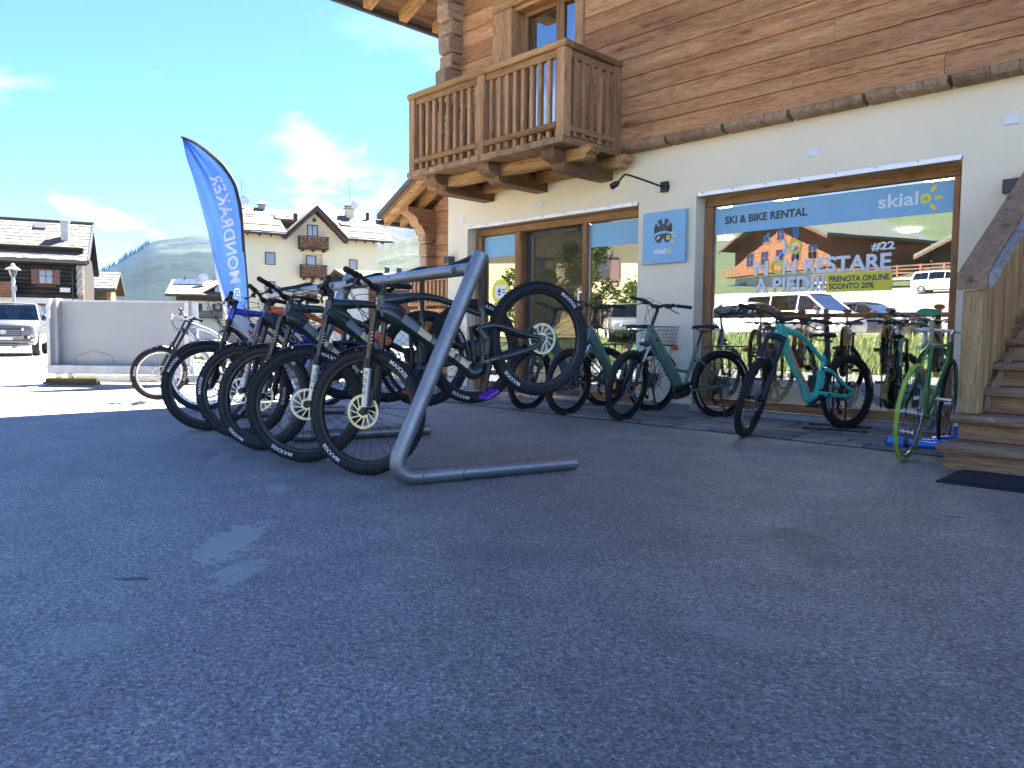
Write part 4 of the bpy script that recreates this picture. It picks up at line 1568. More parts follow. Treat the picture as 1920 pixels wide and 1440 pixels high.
for x, y in ((0.13, -0.18), (0.2, 0.02), (1.95, -0.18), (2.0, 0.02)):
    mb = MB()
    mb.lathe([(0.012, -0.014), (0.05, -0.014), (0.056, -0.008), (0.056, 0.008), (0.05, 0.014), (0.012, 0.014)], (x + 0.02, y, 0.058), 'Y', 18)
    w = mb.build('castor', M['black'], pn)
    mb = MB()
    mb.box(x - 0.04, x + 0.05, y - 0.035, y + 0.035, 0.14, 0.164)
    mb.hexa([(x - 0.03, y - 0.026, 0.06), (x + 0.035, y - 0.026, 0.05), (x + 0.035, y - 0.02, 0.05), (x - 0.03, y - 0.02, 0.06),
             (x - 0.035, y - 0.026, 0.14), (x + 0.03, y - 0.026, 0.14), (x + 0.03, y - 0.02, 0.14), (x - 0.035, y - 0.02, 0.14)])
    mb.build('fork', M['alu'], w)
kb = thing('concrete_kerb', 'long pale concrete kerb block behind the grey steel board', 'kerb', (-13.9, 3.6, 0), R(45.843))
mb = MB()
mb.bbox(-0.18, 4.2, 0.1, 0.32, 0.0, 0.12, 0.012)
mb.build('block', M['concrete'], kb)
pl = thing('timber_pallet', 'low brown timber skid with a yellow strap under the grey board', 'pallet', (-13.45, 3.15, 0), R(45.843))
for k in range(2):
    mb = MB()
    mb.bbox(-0.1 + 0.02 * k, 0.72 - 0.06 * k, -0.15 + 0.03 * k, -0.02, 0.001 + 0.047 * k, 0.046 + 0.047 * k, 0.004)
    mb.build('plank', M['rust_wood'], pl)
mb = MB()
mb.tube([(-0.05, -0.12, 0.1), (0.7, -0.12, 0.105), (0.72, -0.12, 0.095), (0.72, -0.12, 0.02)], 0.008, 6)
mb.build('strap', M['film_yellow'], pl)
# ---------------------------------------------------------------- bicycles
M['tyre'] = plain('tyre_rubber', (0.017, 0.0175, 0.019), 0.75, 0, 0.25, 9, 0.15, 200)
M['rim'] = plain('rim_black', (0.012, 0.012, 0.013), 0.35, 0.3, 0.1)
M['rim_alu'] = plain('rim_silver', (0.62, 0.62, 0.62), 0.3, 0.9, 0.05)
M['spoke'] = plain('spoke_steel', (0.06, 0.06, 0.065), 0.4, 0.8, 0.1)
M['spoke_alu'] = plain('spoke_bright', (0.6, 0.6, 0.6), 0.3, 0.9, 0.05)
M['comp'] = plain('component_black', (0.014, 0.0145, 0.016), 0.42, 0.1, 0.2, 12)
M['grip'] = plain('grip_rubber', (0.011, 0.0115, 0.013), 0.8, 0, 0.2, 20, 0.3, 160)
M['saddle'] = plain('saddle_vinyl', (0.014, 0.015, 0.018), 0.55, 0, 0.2, 8)
M['rotor_gold'] = plain('rotor_champagne', (0.74, 0.65, 0.42), 0.35, 0.5, 0.05)
M['rotor'] = plain('rotor_steel', (0.5, 0.5, 0.5), 0.3, 0.9, 0.05)
M['chain'] = plain('chain_steel', (0.22, 0.21, 0.2), 0.4, 0.8, 0.2, 40)
M['bronze'] = plain('fork_bronze', (0.075, 0.058, 0.045), 0.22, 0.6, 0.1)
M['silver'] = plain('fork_silver', (0.55, 0.55, 0.54), 0.32, 0.6, 0.08)
M['white_print'] = plain('white_print', (0.75, 0.75, 0.75), 0.6, 0, 0.05)
M['cable'] = plain('cable_housing', (0.01, 0.01, 0.011), 0.4)
M['cream'] = plain('cream_decal', (0.8, 0.66, 0.38), 0.4, 0, 0.05)
M['grey_decal'] = plain('grey_decal', (0.2, 0.23, 0.27), 0.35, 0, 0.05)
M['f_green'] = plain('carbon_dark_green', (0.022, 0.03, 0.027), 0.3, 0.1, 0.15, 4, coat=0.5)
M['f_navy'] = plain('frame_navy', (0.012, 0.018, 0.05), 0.3, 0.1, 0.15, 4, coat=0.5)
M['f_orange'] = plain('frame_orange', (0.8, 0.16, 0.05), 0.35, 0, 0.08, coat=0.3)
M['f_blue'] = plain('frame_blue', (0.015, 0.035, 0.36), 0.3, 0.1, 0.1, coat=0.5)
M['f_white'] = plain('frame_white', (0.72, 0.74, 0.78), 0.35, 0, 0.06, coat=0.4)
M['f_silver'] = plain('frame_raw_metal', (0.5, 0.5, 0.5), 0.28, 0.75, 0.08)
M['f_teal'] = plain('frame_teal', (0.06, 0.56, 0.46), 0.32, 0, 0.06, coat=0.5)
M['f_sage'] = plain('frame_sage_green', (0.085, 0.165, 0.12), 0.38, 0.1, 0.08, coat=0.3)
M['f_grass'] = plain('frame_grass_green', (0.055, 0.22, 0.075), 0.3, 0, 0.1, coat=0.4)
M['lime_tyre'] = plain('lime_tyre', (0.27, 0.42, 0.05), 0.7, 0, 0.12, 12, 0.2, 300)
M['orange_reflector'] = plain('orange_reflector', (0.9, 0.3, 0.02), 0.25)
M['purple'] = plain('pedal_purple', (0.22, 0.04, 0.55), 0.35, 0.4, 0.1)
M['red'] = plain('anodised_red', (0.6, 0.06, 0.05), 0.35, 0.3, 0.1)
M['green_saddle'] = plain('saddle_green', (0.02, 0.2, 0.09), 0.5, 0, 0.1)
M['bar_tape'] = plain('white_bar_tape', (0.72, 0.72, 0.68), 0.8, 0, 0.08, 14)
M['brown_red'] = plain('derailleur_brown', (0.1, 0.03, 0.028), 0.45, 0.2, 0.1)
M['lime'] = plain('lime_plastic', (0.5, 0.72, 0.06), 0.4)
M['clear_lens'] = plain('lens', (0.8, 0.8, 0.78), 0.15)
MCACHE = {}
def cached(key, fn):
    if key not in MCACHE:
        MCACHE[key] = fn()
    return MCACHE[key]
def tyre_mesh(r, w, style, mat, text=None):
    def make():
        mb = MB()
        rt = w / 2
        prof = []
        n = 14
        for k in range(n):
            a = 2 * PI * k / n
            prof.append((r - rt - (0.006 if style == 'knob' else 0) + math.cos(a) * rt, math.sin(a) * rt * (0.98)))
        mb.lathe(prof, (0, 0, 0), 'Y', 72, True)
        if style == 'knob':
            N_ = 76
            R0 = r - rt - 0.006
            for i in range(N_):
                a = 2 * PI * i / N_
                for (ph, lat, wx, wy, h) in ((0.0, -0.78, 0.55, 0.30, 0.010), (0.0, 0.78, 0.55, 0.30, 0.010), (0.5, -0.3, 0.5, 0.24, 0.008), (0.5, 0.3, 0.5, 0.24, 0.008)):
                    t = a + ph * 2 * PI / N_
                    lang = lat
                    rr = R0 + math.cos(lang) * rt
                    yy = math.sin(lang) * rt
                    da = 2 * PI / N_ * wx / 2
                    nx = Vector((math.cos(lang), math.sin(lang)))      # radial, lateral
                    tx = Vector((-math.sin(lang), math.cos(lang)))
                    q = []
                    for hh in (-0.004, h):
                        sc = 1.0 if hh < 0 else 0.8
                        for sa, st_ in ((-1, -1), (1, -1), (1, 1), (-1, 1)):
                            rad = rr + nx.x * hh + tx.x * st_ * wy * rt * sc
                            lat_ = yy + nx.y * hh + tx.y * st_ * wy * rt * sc
                            aa = t + sa * da * sc
                            q.append((rad * math.cos(aa), lat_, rad * math.sin(aa)))
                    mb.hexa(q)
        else:
            N_ = 90
            for i in range(N_):
                a = 2 * PI * i / N_
                for lat in (-0.5, 0.5) if style == 'city' else ():
                    rr = r - rt + math.cos(lat) * rt
                    yy = math.sin(lat) * rt
                    q = []
                    for hh in (-0.003, 0.0025):
                        for sa, st_ in ((-1, -1), (1, -1), (1, 1), (-1, 1)):
                            aa = a + sa * 0.02
                            q.append(((rr + hh) * math.cos(aa), yy + st_ * 0.008, (rr + hh) * math.sin(aa)))
                    mb.hexa(q)
        return mb.mesh('tyre', mat, 40)
    return cached(('tyre', r, w, style, mat.name), make)
def tyre_text_mesh(txt, r, w, angs, cap, mat):
    def make():
        mb = MB()
        rt = w / 2
        R0 = r - rt - 0.006
        vs, fs = text_mb(txt, cap / 0.69, 0.0009 * cap / 0.02, 0.0, 1.12, 0.0006)
        lo, hi = min(v[0] for v in vs), max(v[0] for v in vs)
        mid = (lo + hi) / 2
        for side in (angs[1],):
            for ang in (0,):
                out = []
                for x, y, z in vs:
                    rad = R0 + 0.0 - cap * 0.5 + y
                    lat = math.sqrt(max(1e-6, (rt * 0.98) ** 2 - (rad - R0) ** 2)) + 0.0022 + z
                    t = R(ang) + side * (x - mid) * 1.15 / R0
                    out.append((rad * math.cos(t) * 1, side * lat, rad * math.sin(t)))
                mb._add(out, fs if side == 1 else [f[::-1] for f in fs])
        return mb.mesh('tyre_lettering', mat, None)
    return cached(('tt', txt, r, w, tuple(angs), cap), make)
def rim_mesh(r, w, mat):
    def make():
        mb = MB()
        a, b = r - w - 0.022, r - w + 0.004
        h = min(0.018, w * 0.34)
        mb.lathe([(b + 0.006, -h), (b, -h), (a + 0.004, -h * 0.7), (a, -h * 0.35), (a, h * 0.35), (a + 0.004, h * 0.7), (b, h), (b + 0.006, h), (b + 0.001, h * 0.7), (b + 0.001, -h * 0.7)], (0, 0, 0), 'Y', 64, True)
        mb.lathe([(0.012, -0.055), (0.022, -0.05), (0.027, -0.032), (0.015, -0.026), (0.014, 0.026), (0.029, 0.032), (0.022, 0.05), (0.012, 0.055)], (0, 0, 0), 'Y', 16)
        mb.cyl((0, -0.066, 0), (0, 0.066, 0), 0.010, 12)
        return mb.mesh('rim', mat, 40)
    return cached(('rim', r, w, mat.name), make)
def spoke_mesh(r, w, mat, n=32, th=0.00105):
    def make():
        mb = MB()
        a = r - w - 0.02
        for i in range(n):
            side = 1 if i % 2 else -1
            t = 2 * PI * i / n
            off = (0.42 if (i // 2) % 2 else -0.42)
            p0 = Vector((0.024 * math.cos(t + off * 2.4), side * 0.03, 0.024 * math.sin(t + off * 2.4)))
            p1 = Vector((a * math.cos(t), side * 0.003, a * math.sin(t)))
            mb.tube([p0, p1], th, 4, False)
        return mb.mesh('spokes', mat, None)
    return cached(('spk', r, w, mat.name, n, th), make)
def rotor_mesh(rad, mat, n=12):
    def make():
        mb = MB()
        def ring(r0, r1, m=48):
            for i in range(m):
                t0, t1 = 2 * PI * i / m, 2 * PI * (i + 1) / m
                wob = 0.0009 if i % 2 else 0.0
                q = []
                for y in (-0.001, 0.001):
                    for t, r in ((t0, r0), (t1, r0), (t1, r1 + wob), (t0, r1 + wob)):
                        q.append((r * math.cos(t), y, r * math.sin(t)))
                mb.hexa(q)
        ring(rad * 0.9, rad)
        ring(rad * 0.845, rad * 0.875)
        ring(0.016, 0.036)
        for i in range(n):
            t = 2 * PI * i / n
            p0 = Vector((0.032 * math.cos(t), 0, 0.032 * math.sin(t)))
            p1 = Vector((rad * 0.9 * math.cos(t + 0.42), 0, rad * 0.9 * math.sin(t + 0.42)))
            mb.tube([p0, p1], (0.0012, 0.0042), 4, True, up=(0, 1, 0))
            t += 0.2
            mb.tube([Vector((rad * 0.86 * math.cos(t + 0.35), 0, rad * 0.86 * math.sin(t + 0.35))), Vector((rad * 0.92 * math.cos(t + 0.42), 0, rad * 0.92 * math.sin(t + 0.42)))], 0.003, 4)
        return mb.mesh('brake_rotor', mat, 40)
    return cached(('rot', rad, mat.name), make)
def cassette_mesh():
    def make():
        mb = MB()
        for k in range(9):
            rr = 0.088 - k * 0.0075
            y = -0.028 - k * 0.0036
            n = int(rr * 300)
            pr = []
            for i in range(n * 2):
                q = rr if i % 2 else rr - 0.005
                pr.append((q * math.cos(PI * i / n), q * math.sin(PI * i / n)))
            mb.prism(pr, y - 0.0009, y + 0.0009)
        return mb.mesh('cassette', M['chain'], None)
    return cached('cassette', make)
def wheel(parent, Mx, r, w, style, tmat, rimmat, spmat, rotor=None, rrad=0.1, text=None, cass=False, spin=0.0, th=0.0014, rotor_y=0.045):
    Mx = Mx @ Matrix.Rotation(spin, 4, 'Y')
    o = put('wheel', rim_mesh(r, w, rimmat), parent, mat=Mx)
    put('tyre', tyre_mesh(r, w, style, tmat), o)
    put('spokes', spoke_mesh(r, w, spmat, 32, th), o)
    if rotor is not None:
        put('brake_rotor', rotor_mesh(rrad, rotor), o, mat=Matrix.Translation((0, rotor_y, 0)))
    if cass:
        put('cassette', cassette_mesh(), o)
    if text is not None:
        for side in (1, -1):
            for ang in text[3]:
                put('tyre_lettering', tyre_text_mesh(text[0], text[1], text[2], ('s', side), text[4], text[5]), o, mat=Matrix.Rotation(R(-ang), 4, 'Y'))
    return o
def saddle_mesh(mat, wide=1.0):
    def make():
        mb = MB()
        secs = [(-0.135, 0.05, 0.0), (-0.12, 0.066, 0.012), (-0.085, 0.072, 0.014), (-0.04, 0.058, 0.008), (0.01, 0.036, 0.002), (0.06, 0.024, 0.0), (0.11, 0.021, -0.002), (0.138, 0.018, -0.008), (0.146, 0.01, -0.016)]
        rings = []
        for x, hw, z in secs:
            hw *= wide if x < 0 else 1
            ring = []
            for a in range(14):
                t = 2 * PI * a / 14
                cy, cz = math.cos(t), math.sin(t)
                drop = 0.012 * (abs(cy) ** 3) * (hw / 0.05)
                zz = (0.020 * cz if cz > 0 else 0.016 * cz) - drop
                if cz > 0.9:
                    zz -= 0.005
                ring.append((x, cy * hw, z + zz))
            rings.append(ring)
        mb.loft(rings)
        for s in (-1, 1):
            mb.tube(catmull([(-0.09, s * 0.03, -0.012), (-0.05, s * 0.025, -0.042), (0.02, s * 0.022, -0.044), (0.1, s * 0.01, -0.018)], 4), 0.0035, 6)
        return mb.mesh('saddle', mat, 50)
    return cached(('saddle', mat.name, wide), make)
def pedal_mesh(mat):
    def make():
        mb = MB()
        for x in (-0.05, 0.045):
            mb.bbox(x, x + 0.007, -0.05, 0.05, -0.008, 0.008, 0.002)
        for y in (-0.05, 0.043):
            mb.bbox(-0.05, 0.05, y, y + 0.008, -0.008, 0.008, 0.002)
        mb.bbox(-0.012, 0.012, -0.05, 0.05, -0.009, 0.009, 0.003)
        mb.bbox(-0.045, 0.045, -0.006, 0.006, -0.006, 0.006, 0.002)
        for x in (-0.046, -0.02, 0.02, 0.046):
            for y in (-0.04, 0.04):
                mb.cyl((x, y, -0.014), (x, y, 0.014), 0.0025, 5)
        return mb.mesh('pedal', mat, 30)
    return cached(('pedal', mat.name), make)
def pose(o, rear, front, r, lean=0.0):
    rear, front = Vector(rear), Vector(front)
    e = (front - rear).normalized()
    l = Vector((-e.y, e.x, 0)).normalized()
    l = Matrix.Rotation(lean, 3, e) @ l
    z = e.cross(l)
    m = Matrix((e, l, z)).transposed().to_4x4()
    m.translation = rear - z * r
    o.matrix_world = m
    return (front - rear).length
def leg_tube(parent, name, mat, pts, rad, Mx, seg=14, smooth=40, mats=None):
    mb = MB()
    mb.M = Mx
    mb.tube(pts, rad, seg)
    return mb.build(name, mat, parent, smooth)
def crank_set(bike, bb, ang, mat_ped, q=0.075, sprocket=0.065, arm=0.17, arm_mat=None):
    mb = MB()
    mb.lathe([(0.03, -0.048), (0.048, -0.048)], bb, 'Y', 4)
    mb = MB()
    n = 32
    pr = []
    for i in range(n * 2):
        q_ = sprocket if i % 2 else sprocket - 0.004
        pr.append((bb[0] + q_ * math.cos(PI * i / n), bb[2] + q_ * math.sin(PI * i / n)))
    mb.prism(pr, bb[1] - 0.05, bb[1] - 0.047)
    mb.cyl((bb[0], bb[1] - q, bb[2]), (bb[0], bb[1] + q, bb[2]), 0.015, 14)
    for s in (-1, 1):
        a = ang + (PI if s < 0 else 0)
        p0 = Vector((bb[0], bb[1] + s * (q - 0.004), bb[2]))
        p1 = p0 + Vector((math.cos(a) * arm, s * 0.008, math.sin(a) * arm))
        mb.cyl(p0 - Vector((0, 0.008, 0)), p0 + Vector((0, 0.008, 0)), 0.021, 16)
        mb.tube([p0, p0.lerp(p1, 0.15), p0.lerp(p1, 0.85), p1], [(0.009, 0.02), (0.009, 0.018), (0.008, 0.013), (0.008, 0.014)], 10, True, up=(0, 1, 0))
        mb.cyl(p1, p1 + Vector((0, s * 0.025, 0)), 0.006, 8)
    c = mb.build('crank', arm_mat or M['comp'], bike, 40)
    for s in (-1, 1):
        a = ang + (PI if s < 0 else 0)
        p1 = Vector((bb[0] + math.cos(a) * arm, bb[1] + s * (q + 0.065), bb[2] + math.sin(a) * arm))
        put('pedal', pedal_mesh(mat_ped), c, mat=Matrix.Translation(p1) @ Matrix.Rotation(0.15, 4, 'Y'))
    return c
def chain_part(bike, bb, ra, r1=0.065, r2=0.045, y=-0.048):
    mb = MB()
    top = [(ra[0], y, ra[2] + r2), (bb[0], y, bb[2] + r1)]
    arc_ = [(bb[0] + r1 * math.cos(t), y, bb[2] + r1 * math.sin(t)) for t in [PI / 2 - PI * i / 8 for i in range(9)]]
    low = [(ra[0] + 0.06, y - 0.008, ra[2] - 0.16), (ra[0] + 0.02, y - 0.008, ra[2] - 0.19), (ra[0] - 0.01, y - 0.008, ra[2] - 0.15), (ra[0] + 0.04, y - 0.008, ra[2] - 0.09), (ra[0] + 0.02, y - 0.004, ra[2] - 0.05), (ra[0] - r2, y, ra[2]), (ra[0], y, ra[2] + r2)]
    mb.tube([top[0]] + arc_ + low, (0.004, 0.003), 5, False, up=(0, 1, 0))
    return mb.build('chain', M['chain'], bike, None)
def derailleur(bike, ra, mat):
    mb = MB()
    p = Vector((ra[0] + 0.005, -0.062, ra[2] - 0.03))
    mb.tube([p, p + Vector((0.045, -0.006, -0.045)), p + Vector((0.03, 0, -0.07))], [(0.012, 0.016), (0.013, 0.018), (0.01, 0.014)], 8)
    mb.tube([p + Vector((0.03, 0.008, -0.07)), p + Vector((0.05, 0.008, -0.12)), p + Vector((0.015, 0.008, -0.165))], [(0.004, 0.014), (0.004, 0.018), (0.004, 0.012)], 8, True, up=(0, 1, 0))
    for dx, dz in ((0.035, -0.065), (0.012, -0.16)):
        c = p + Vector((dx, 0.004, dz))
        mb.cyl(c - Vector((0, 0.006, 0)), c + Vector((0, 0.006, 0)), 0.022, 12)
    return mb.build('derailleur', mat, bike, 40)
def cockpit(bike, Ms, clamp, width=0.78, rise=0.03, sweep=0.05, kind='flat', grip_mat=None, mats=None, levers=True):
    """handlebar with grips and brake levers, already turned by the steering matrix"""
    hw = width / 2
    c = Vector(clamp)
    pts = []
    for t in (-1, -0.62, -0.3, -0.12, -0.05, 0.05, 0.12, 0.3, 0.62, 1):
        k = abs(t)
        z = rise * (0 if k < 0.13 else min(1, (k - 0.12) / 0.2)) + 0.012 * max(0, k - 0.3)
        x = -sweep * max(0, k - 0.12)
        pts.append(c + Vector((x, t * hw, z)))
    mb = MB()
    mb.M = Ms
    rr = [0.011, 0.011, 0.0125, 0.0165, 0.0175, 0.0175, 0.0165, 0.0125, 0.011, 0.011]
    P = catmull(pts, 4)
    mb.tube(P, lerp_list(rr, len(P)), 12)
    bar = mb.build('handlebar', mats or M['comp'], bike, 50)
    for s in (-1, 1):
        a = c + Vector((-sweep * 0.85, s * hw * 1.005, rise + 0.012 * 0.7))
        b = c + Vector((-sweep * 0.52, s * (hw - 0.135), rise + 0.012 * 0.38))
        mb = MB()
        mb.M = Ms
        d = (b - a)
        mb.tube([a - d * 0.01, a, a + d * 0.04, a + d * 0.06, a + d * 0.92, a + d * 0.94, b], [0.013, 0.0175, 0.0175, 0.0165, 0.016, 0.0195, 0.0195], 14)
        mb.build('grip', grip_mat or M['grip'], bar, 40)
        if levers:
            k = c + Vector((-sweep * 0.42, s * (hw - 0.175), rise + 0.004))
            mb = MB()
            mb.M = Ms
            mb.cyl(k + Vector((0, -0.012, 0)), k + Vector((0, 0.012, 0)), 0.018, 12)
            mb.tube([k + Vector((0.006, 0.0, -0.008)), k + Vector((0.035, -s * 0.012, -0.022)), k + Vector((0.04, -s * 0.06, -0.022))], [0.012, 0.015, 0.011], 8)
            lv = catmull([k + Vector((0.035, -s * 0.008, -0.026)), k + Vector((0.055, s * 0.03, -0.045)), k + Vector((0.05, s * 0.08, -0.06)), k + Vector((0.052, s * 0.10, -0.062)), k + Vector((0.06, s * 0.112, -0.06))], 4)
            mb.tube(lv, [(0.005, 0.008), (0.005, 0.007), (0.0045, 0.006)], 7)
            mb.cyl(k + Vector((-0.004, -s * 0.035, -0.006)), k + Vector((-0.004, -s * 0.05, -0.03)), 0.011, 8)
            mb.build('brake_lever', M['comp'], bar, 40)
    return bar
def cables(bike, Ms, clamp, head_top, down_end, hw=0.21, n=4, seed=0, loop=0.12):
    rr = random.Random(seed)
    mb = MB()
    for k in range(n):
        s = -1 if k % 2 else 1
        st_ = Ms @ (Vector(clamp) + Vector((0.035, s * (hw + 0.02 * (k // 2)), 0.0)))
        mid = Ms @ (Vector(clamp) + Vector((0.10 + loop * (0.4 + 0.5 * rr.random()), s * (hw * 0.45 - 0.03 * k), 0.01 + rr.uniform(-0.05, 0.06))))
        mid2 = Ms @ (Vector(clamp) + Vector((0.10 + loop * 0.25 * rr.random(), -s * 0.03, -0.12 - 0.03 * k)))
        en = Vector(head_top) + Vector((-0.02, s * 0.03, -0.07 - 0.012 * k))
        if k == n - 1:
            en = Ms @ Vector(down_end)
            mid2 = Ms @ (Vector(clamp) + Vector((0.12, 0.05, -0.2)))
        mb.tube(catmull([st_, mid, mid2, en], 7), 0.0024, 5, False)
    return mb.build('cables', M['cable'], bike, 60)
def steer_matrix(pt, ha, delta):
    A_ = Vector((-math.cos(ha), 0, math.sin(ha)))
    p = Vector(pt)
    return Matrix.Translation(p) @ Matrix.Rotation(delta, 4, A_) @ Matrix.Translation(-p)
def mtb(label, rear, front, steer, group=None, frame='f_green', stays=None, top=None, head=None, decals=True, ped='comp', fork='bronze', lower='f_dark', dec_silver=True,
        rotor='rotor_gold', rrad=0.1, r=0.372, wtyre=0.062, text=('MAXXIS', (60, 240), 0.021), crank_ang=-1.9, lettering=None, dual=False, tmat='tyre', rimmat='rim',
        spmat='spoke', saddle_drop=0.0, spins=(0.0, 0.0), seed=1, name='mountain_bike', extra=None, cat='bicycle', derail='comp', rear_text=True, front_spin=None, lean=0.0, bar_mat=None, th=0.0014):
    b = thing(name, label, cat, group=group)
    wb = pose(b, rear, front, r, lean)
    fm, sm, tm, hm = M[frame], M[stays or frame], M[top or frame], M[head or frame]
    RA, FA = Vector((0, 0, r)), Vector((wb, 0, r))
    ha = R(65.0)
    ax = Vector((-math.cos(ha), 0, math.sin(ha)))
    pf = Vector((math.sin(ha), 0, math.cos(ha)))
    a2c = 0.555 if not dual else 0.575
    crown = FA - pf * 0.044 + ax * a2c
    ht = crown + ax * 0.018
    hb = crown + ax * 0.005
    htop = crown + ax * 0.125
    Ms = steer_matrix(crown, ha, steer)
    bb = Vector((0.435 * wb / 1.24, 0, r - 0.025))
    # --- frame: one carbon monocoque front triangle
    mb = MB()
    mb.tube([hb, hb + ax * 0.03, hb + ax * 0.09, htop], [0.032, 0.029, 0.029, 0.031], 16)
    dt = catmull([hb + ax * 0.035 + pf * -0.005, hb + ax * 0.02 - pf * 0.09 + Vector((0, 0, -0.02)), hb.lerp(bb, 0.45) + Vector((0.015, 0, 0.01)), hb.lerp(bb, 0.8) + Vector((0.035, 0, -0.03)), bb + Vector((0.09, 0, -0.012)), bb + Vector((0.0, 0, -0.005))], 6)
    mb.tube(dt, [(0.062, 0.032), (0.05, 0.036), (0.036, 0.032), (0.036, 0.034), (0.042, 0.04), (0.045, 0.042)], 16, True, up=(0, 0, 1))
    stop = bb + Vector((-0.115, 0, 0.36))
    seat_base = bb + Vector((-0.03, 0, 0.1))
    mb.tube(catmull([bb, seat_base, stop], 5), [0.042, 0.034, 0.024, 0.022, 0.021], 14)
    mb.tube([bb + Vector((0, -0.046, 0)), bb + Vector((0, 0.046, 0))], 0.032, 16)
    mb.tube([hb + ax * 0.06 + pf * 0.012, hb + ax * 0.055 - pf * 0.05 + Vector((0, 0, -0.004)), hb + ax * 0.05 - pf * 0.14 + Vector((0, 0, -0.02))], [(0.056, 0.03), (0.06, 0.028), (0.02, 0.018)], 14, True, up=(0, 0, 1))
    fr = mb.build('frame', fm, b, 50)
    mb = MB()
    tt = catmull([htop - ax * 0.028, htop - ax * 0.02 - pf * 0.09 + Vector((0, 0, 0.012)), htop.lerp(stop, 0.5) + Vector((0, 0, 0.022)), stop + Vector((0.05, 0, -0.03)), stop + Vector((0.0, 0, -0.05))], 6)
    mb.tube(tt, [(0.046, 0.029), (0.034, 0.027), (0.021, 0.022), (0.018, 0.02), (0.022, 0.02)], 14, True, up=(0, 0, 1))
    mb.build('top_tube', tm, fr, 50)
    if head:
        mb = MB()
        mb.tube([hb + ax * 0.012, htop + ax * 0.002], 0.0335, 16)
        mb.build('head_tube', hm, fr, 50)
    mb = MB()
    if lettering:
        dts = hb.lerp(bb, 0.12)
    # rear triangle: upper and lower stays each side, joined by a rocker
    piv_u = bb + Vector((-0.06, 0, 0.245))
    piv_l = bb + Vector((-0.02, 0, 0.06))
    for s in (-1, 1):
        ru = RA + Vector((0.012, s * 0.068, 0.012))
        mb.tube(catmull([piv_u + Vector((0.03, s * 0.035, -0.005)), piv_u + Vector((-0.09, s * 0.05, -0.03)), ru + Vector((0.1, 0, 0.055)), ru], 5), [(0.019, 0.011), (0.017, 0.011), (0.014, 0.009), (0.016, 0.009)], 10, True, up=(0, 0, 1))
        mb.tube(catmull([piv_l + Vector((0.02, s * 0.03, -0.03)), piv_l + Vector((-0.09, s * 0.048, -0.045)), ru + Vector((0.1, 0, -0.04)), ru + Vector((0, 0, -0.02))], 5), [(0.024, 0.012), (0.022, 0.012), (0.017, 0.01), (0.017, 0.009)], 10, True, up=(0, 0, 1))
        mb.cyl(ru + Vector((0, -0.012, -0.006)), ru + Vector((0, 0.012, -0.006)), 0.022, 12)
        mb.tube([piv_u + Vector((0.03, s * 0.036, 0.0)), piv_u + Vector((0.0, s * 0.04, -0.09)), piv_l + Vector((0.0, s * 0.035, 0.0))], [(0.011, 0.022), (0.011, 0.03), (0.011, 0.026)], 10, True, up=(0, 1, 0))
    mb.build('rear_triangle', sm, b, 50)
    mb = MB()
    for s in (-1, 1):
        for q in (piv_u + Vector((0.03, 0, 0)), piv_l, piv_l + Vector((-0.09, s * 0.012, -0.045)), piv_u + Vector((0.0, 0, -0.09))):
            mb.cyl(q + Vector((0, s * 0.045, 0)), q + Vector((0, s * 0.054, 0)), 0.011, 10)
    mb.build('pivot_bolts', M['comp'], b, 40)
    # shock
    mb = MB()
    sa, sb = bb + Vector((0.055, 0, 0.04)), piv_u + Vector((0.06, 0, 0.02))
    mb.tube([sa, sa.lerp(sb, 0.12), sa.lerp(sb, 0.13), sa.lerp(sb, 0.62), sa.lerp(sb, 0.63), sb], [0.012, 0.012, 0.024, 0.024, 0.014, 0.014], 14)
    mb.cyl(sa.lerp(sb, 0.25) + Vector((0.03, 0.0, 0.0)), sa.lerp(sb, 0.62) + Vector((0.045, 0, 0.01)), 0.018, 12)
    mb.build('shock', M['comp'], b, 40)
    # decals on the down tube
    if decals:
        seg = lambda t: catmull([dt[int(t * (len(dt) - 1))], dt[min(len(dt) - 1, int((t + 0.07) * (len(dt) - 1)) + 1)]], 2)
        mb = MB()
        ups = Vector((0, 0, 1))
        L_ = len(dt)
        def band(i0, i1, mt):
            q = MB()
            P = []
            ra_all = lerp_list([(0.062, 0.032), (0.05, 0.036), (0.036, 0.032), (0.036, 0.034), (0.042, 0.04), (0.045, 0.042)], L_)
            N_ = 8
            path = []
            rads = []
            for k in range(N_ + 1):
                f = i0 + (i1 - i0) * k / N_
                i = min(int(f), L_ - 2)
                path.append(dt[i].lerp(dt[i + 1], f - i))
                rads.append(tuple(a + (c - a) * (f - i) for a, c in zip(ra_all[i], ra_all[i + 1])))
            for s in (-1, 1):
                vs = []
                for k in range(N_ + 1):
                    t = (path[min(k + 1, N_)] - path[max(k - 1, 0)]).normalized()
                    nn = (ups - t * ups.dot(t)).normalized()
                    bn = t.cross(nn)
                    for j in range(5):
                        a = R(-14 + 22 * j) if s > 0 else R(194 - 22 * j)
                        vs.append(path[k] + nn * (math.sin(a) * 1 * rads[k][0] * 1.03) * 1 + bn * (math.cos(a) * rads[k][1] * 1.03))
                q._add(vs, [(k * 5 + j, k * 5 + j + 1, (k + 1) * 5 + j + 1, (k + 1) * 5 + j) for k in range(N_) for j in range(4)])
            q.build('decal', mt, fr, 60)
        band(L_ * 0.22, L_ * 0.32, M['grey_decal'])
        band(L_ * 0.325, L_ * 0.40, M['cream'])
        band(L_ * 0.405, L_ * 0.425, M['grey_decal'])
        band(L_ * 0.43, L_ * 0.52, M['cream'])
        band(L_ * 0.53, L_ * 0.55, M['grey_decal'])
        band(L_ * 0.555, L_ * 0.63, M['cream'])
        # head badge, two slanted strokes
        q = MB()
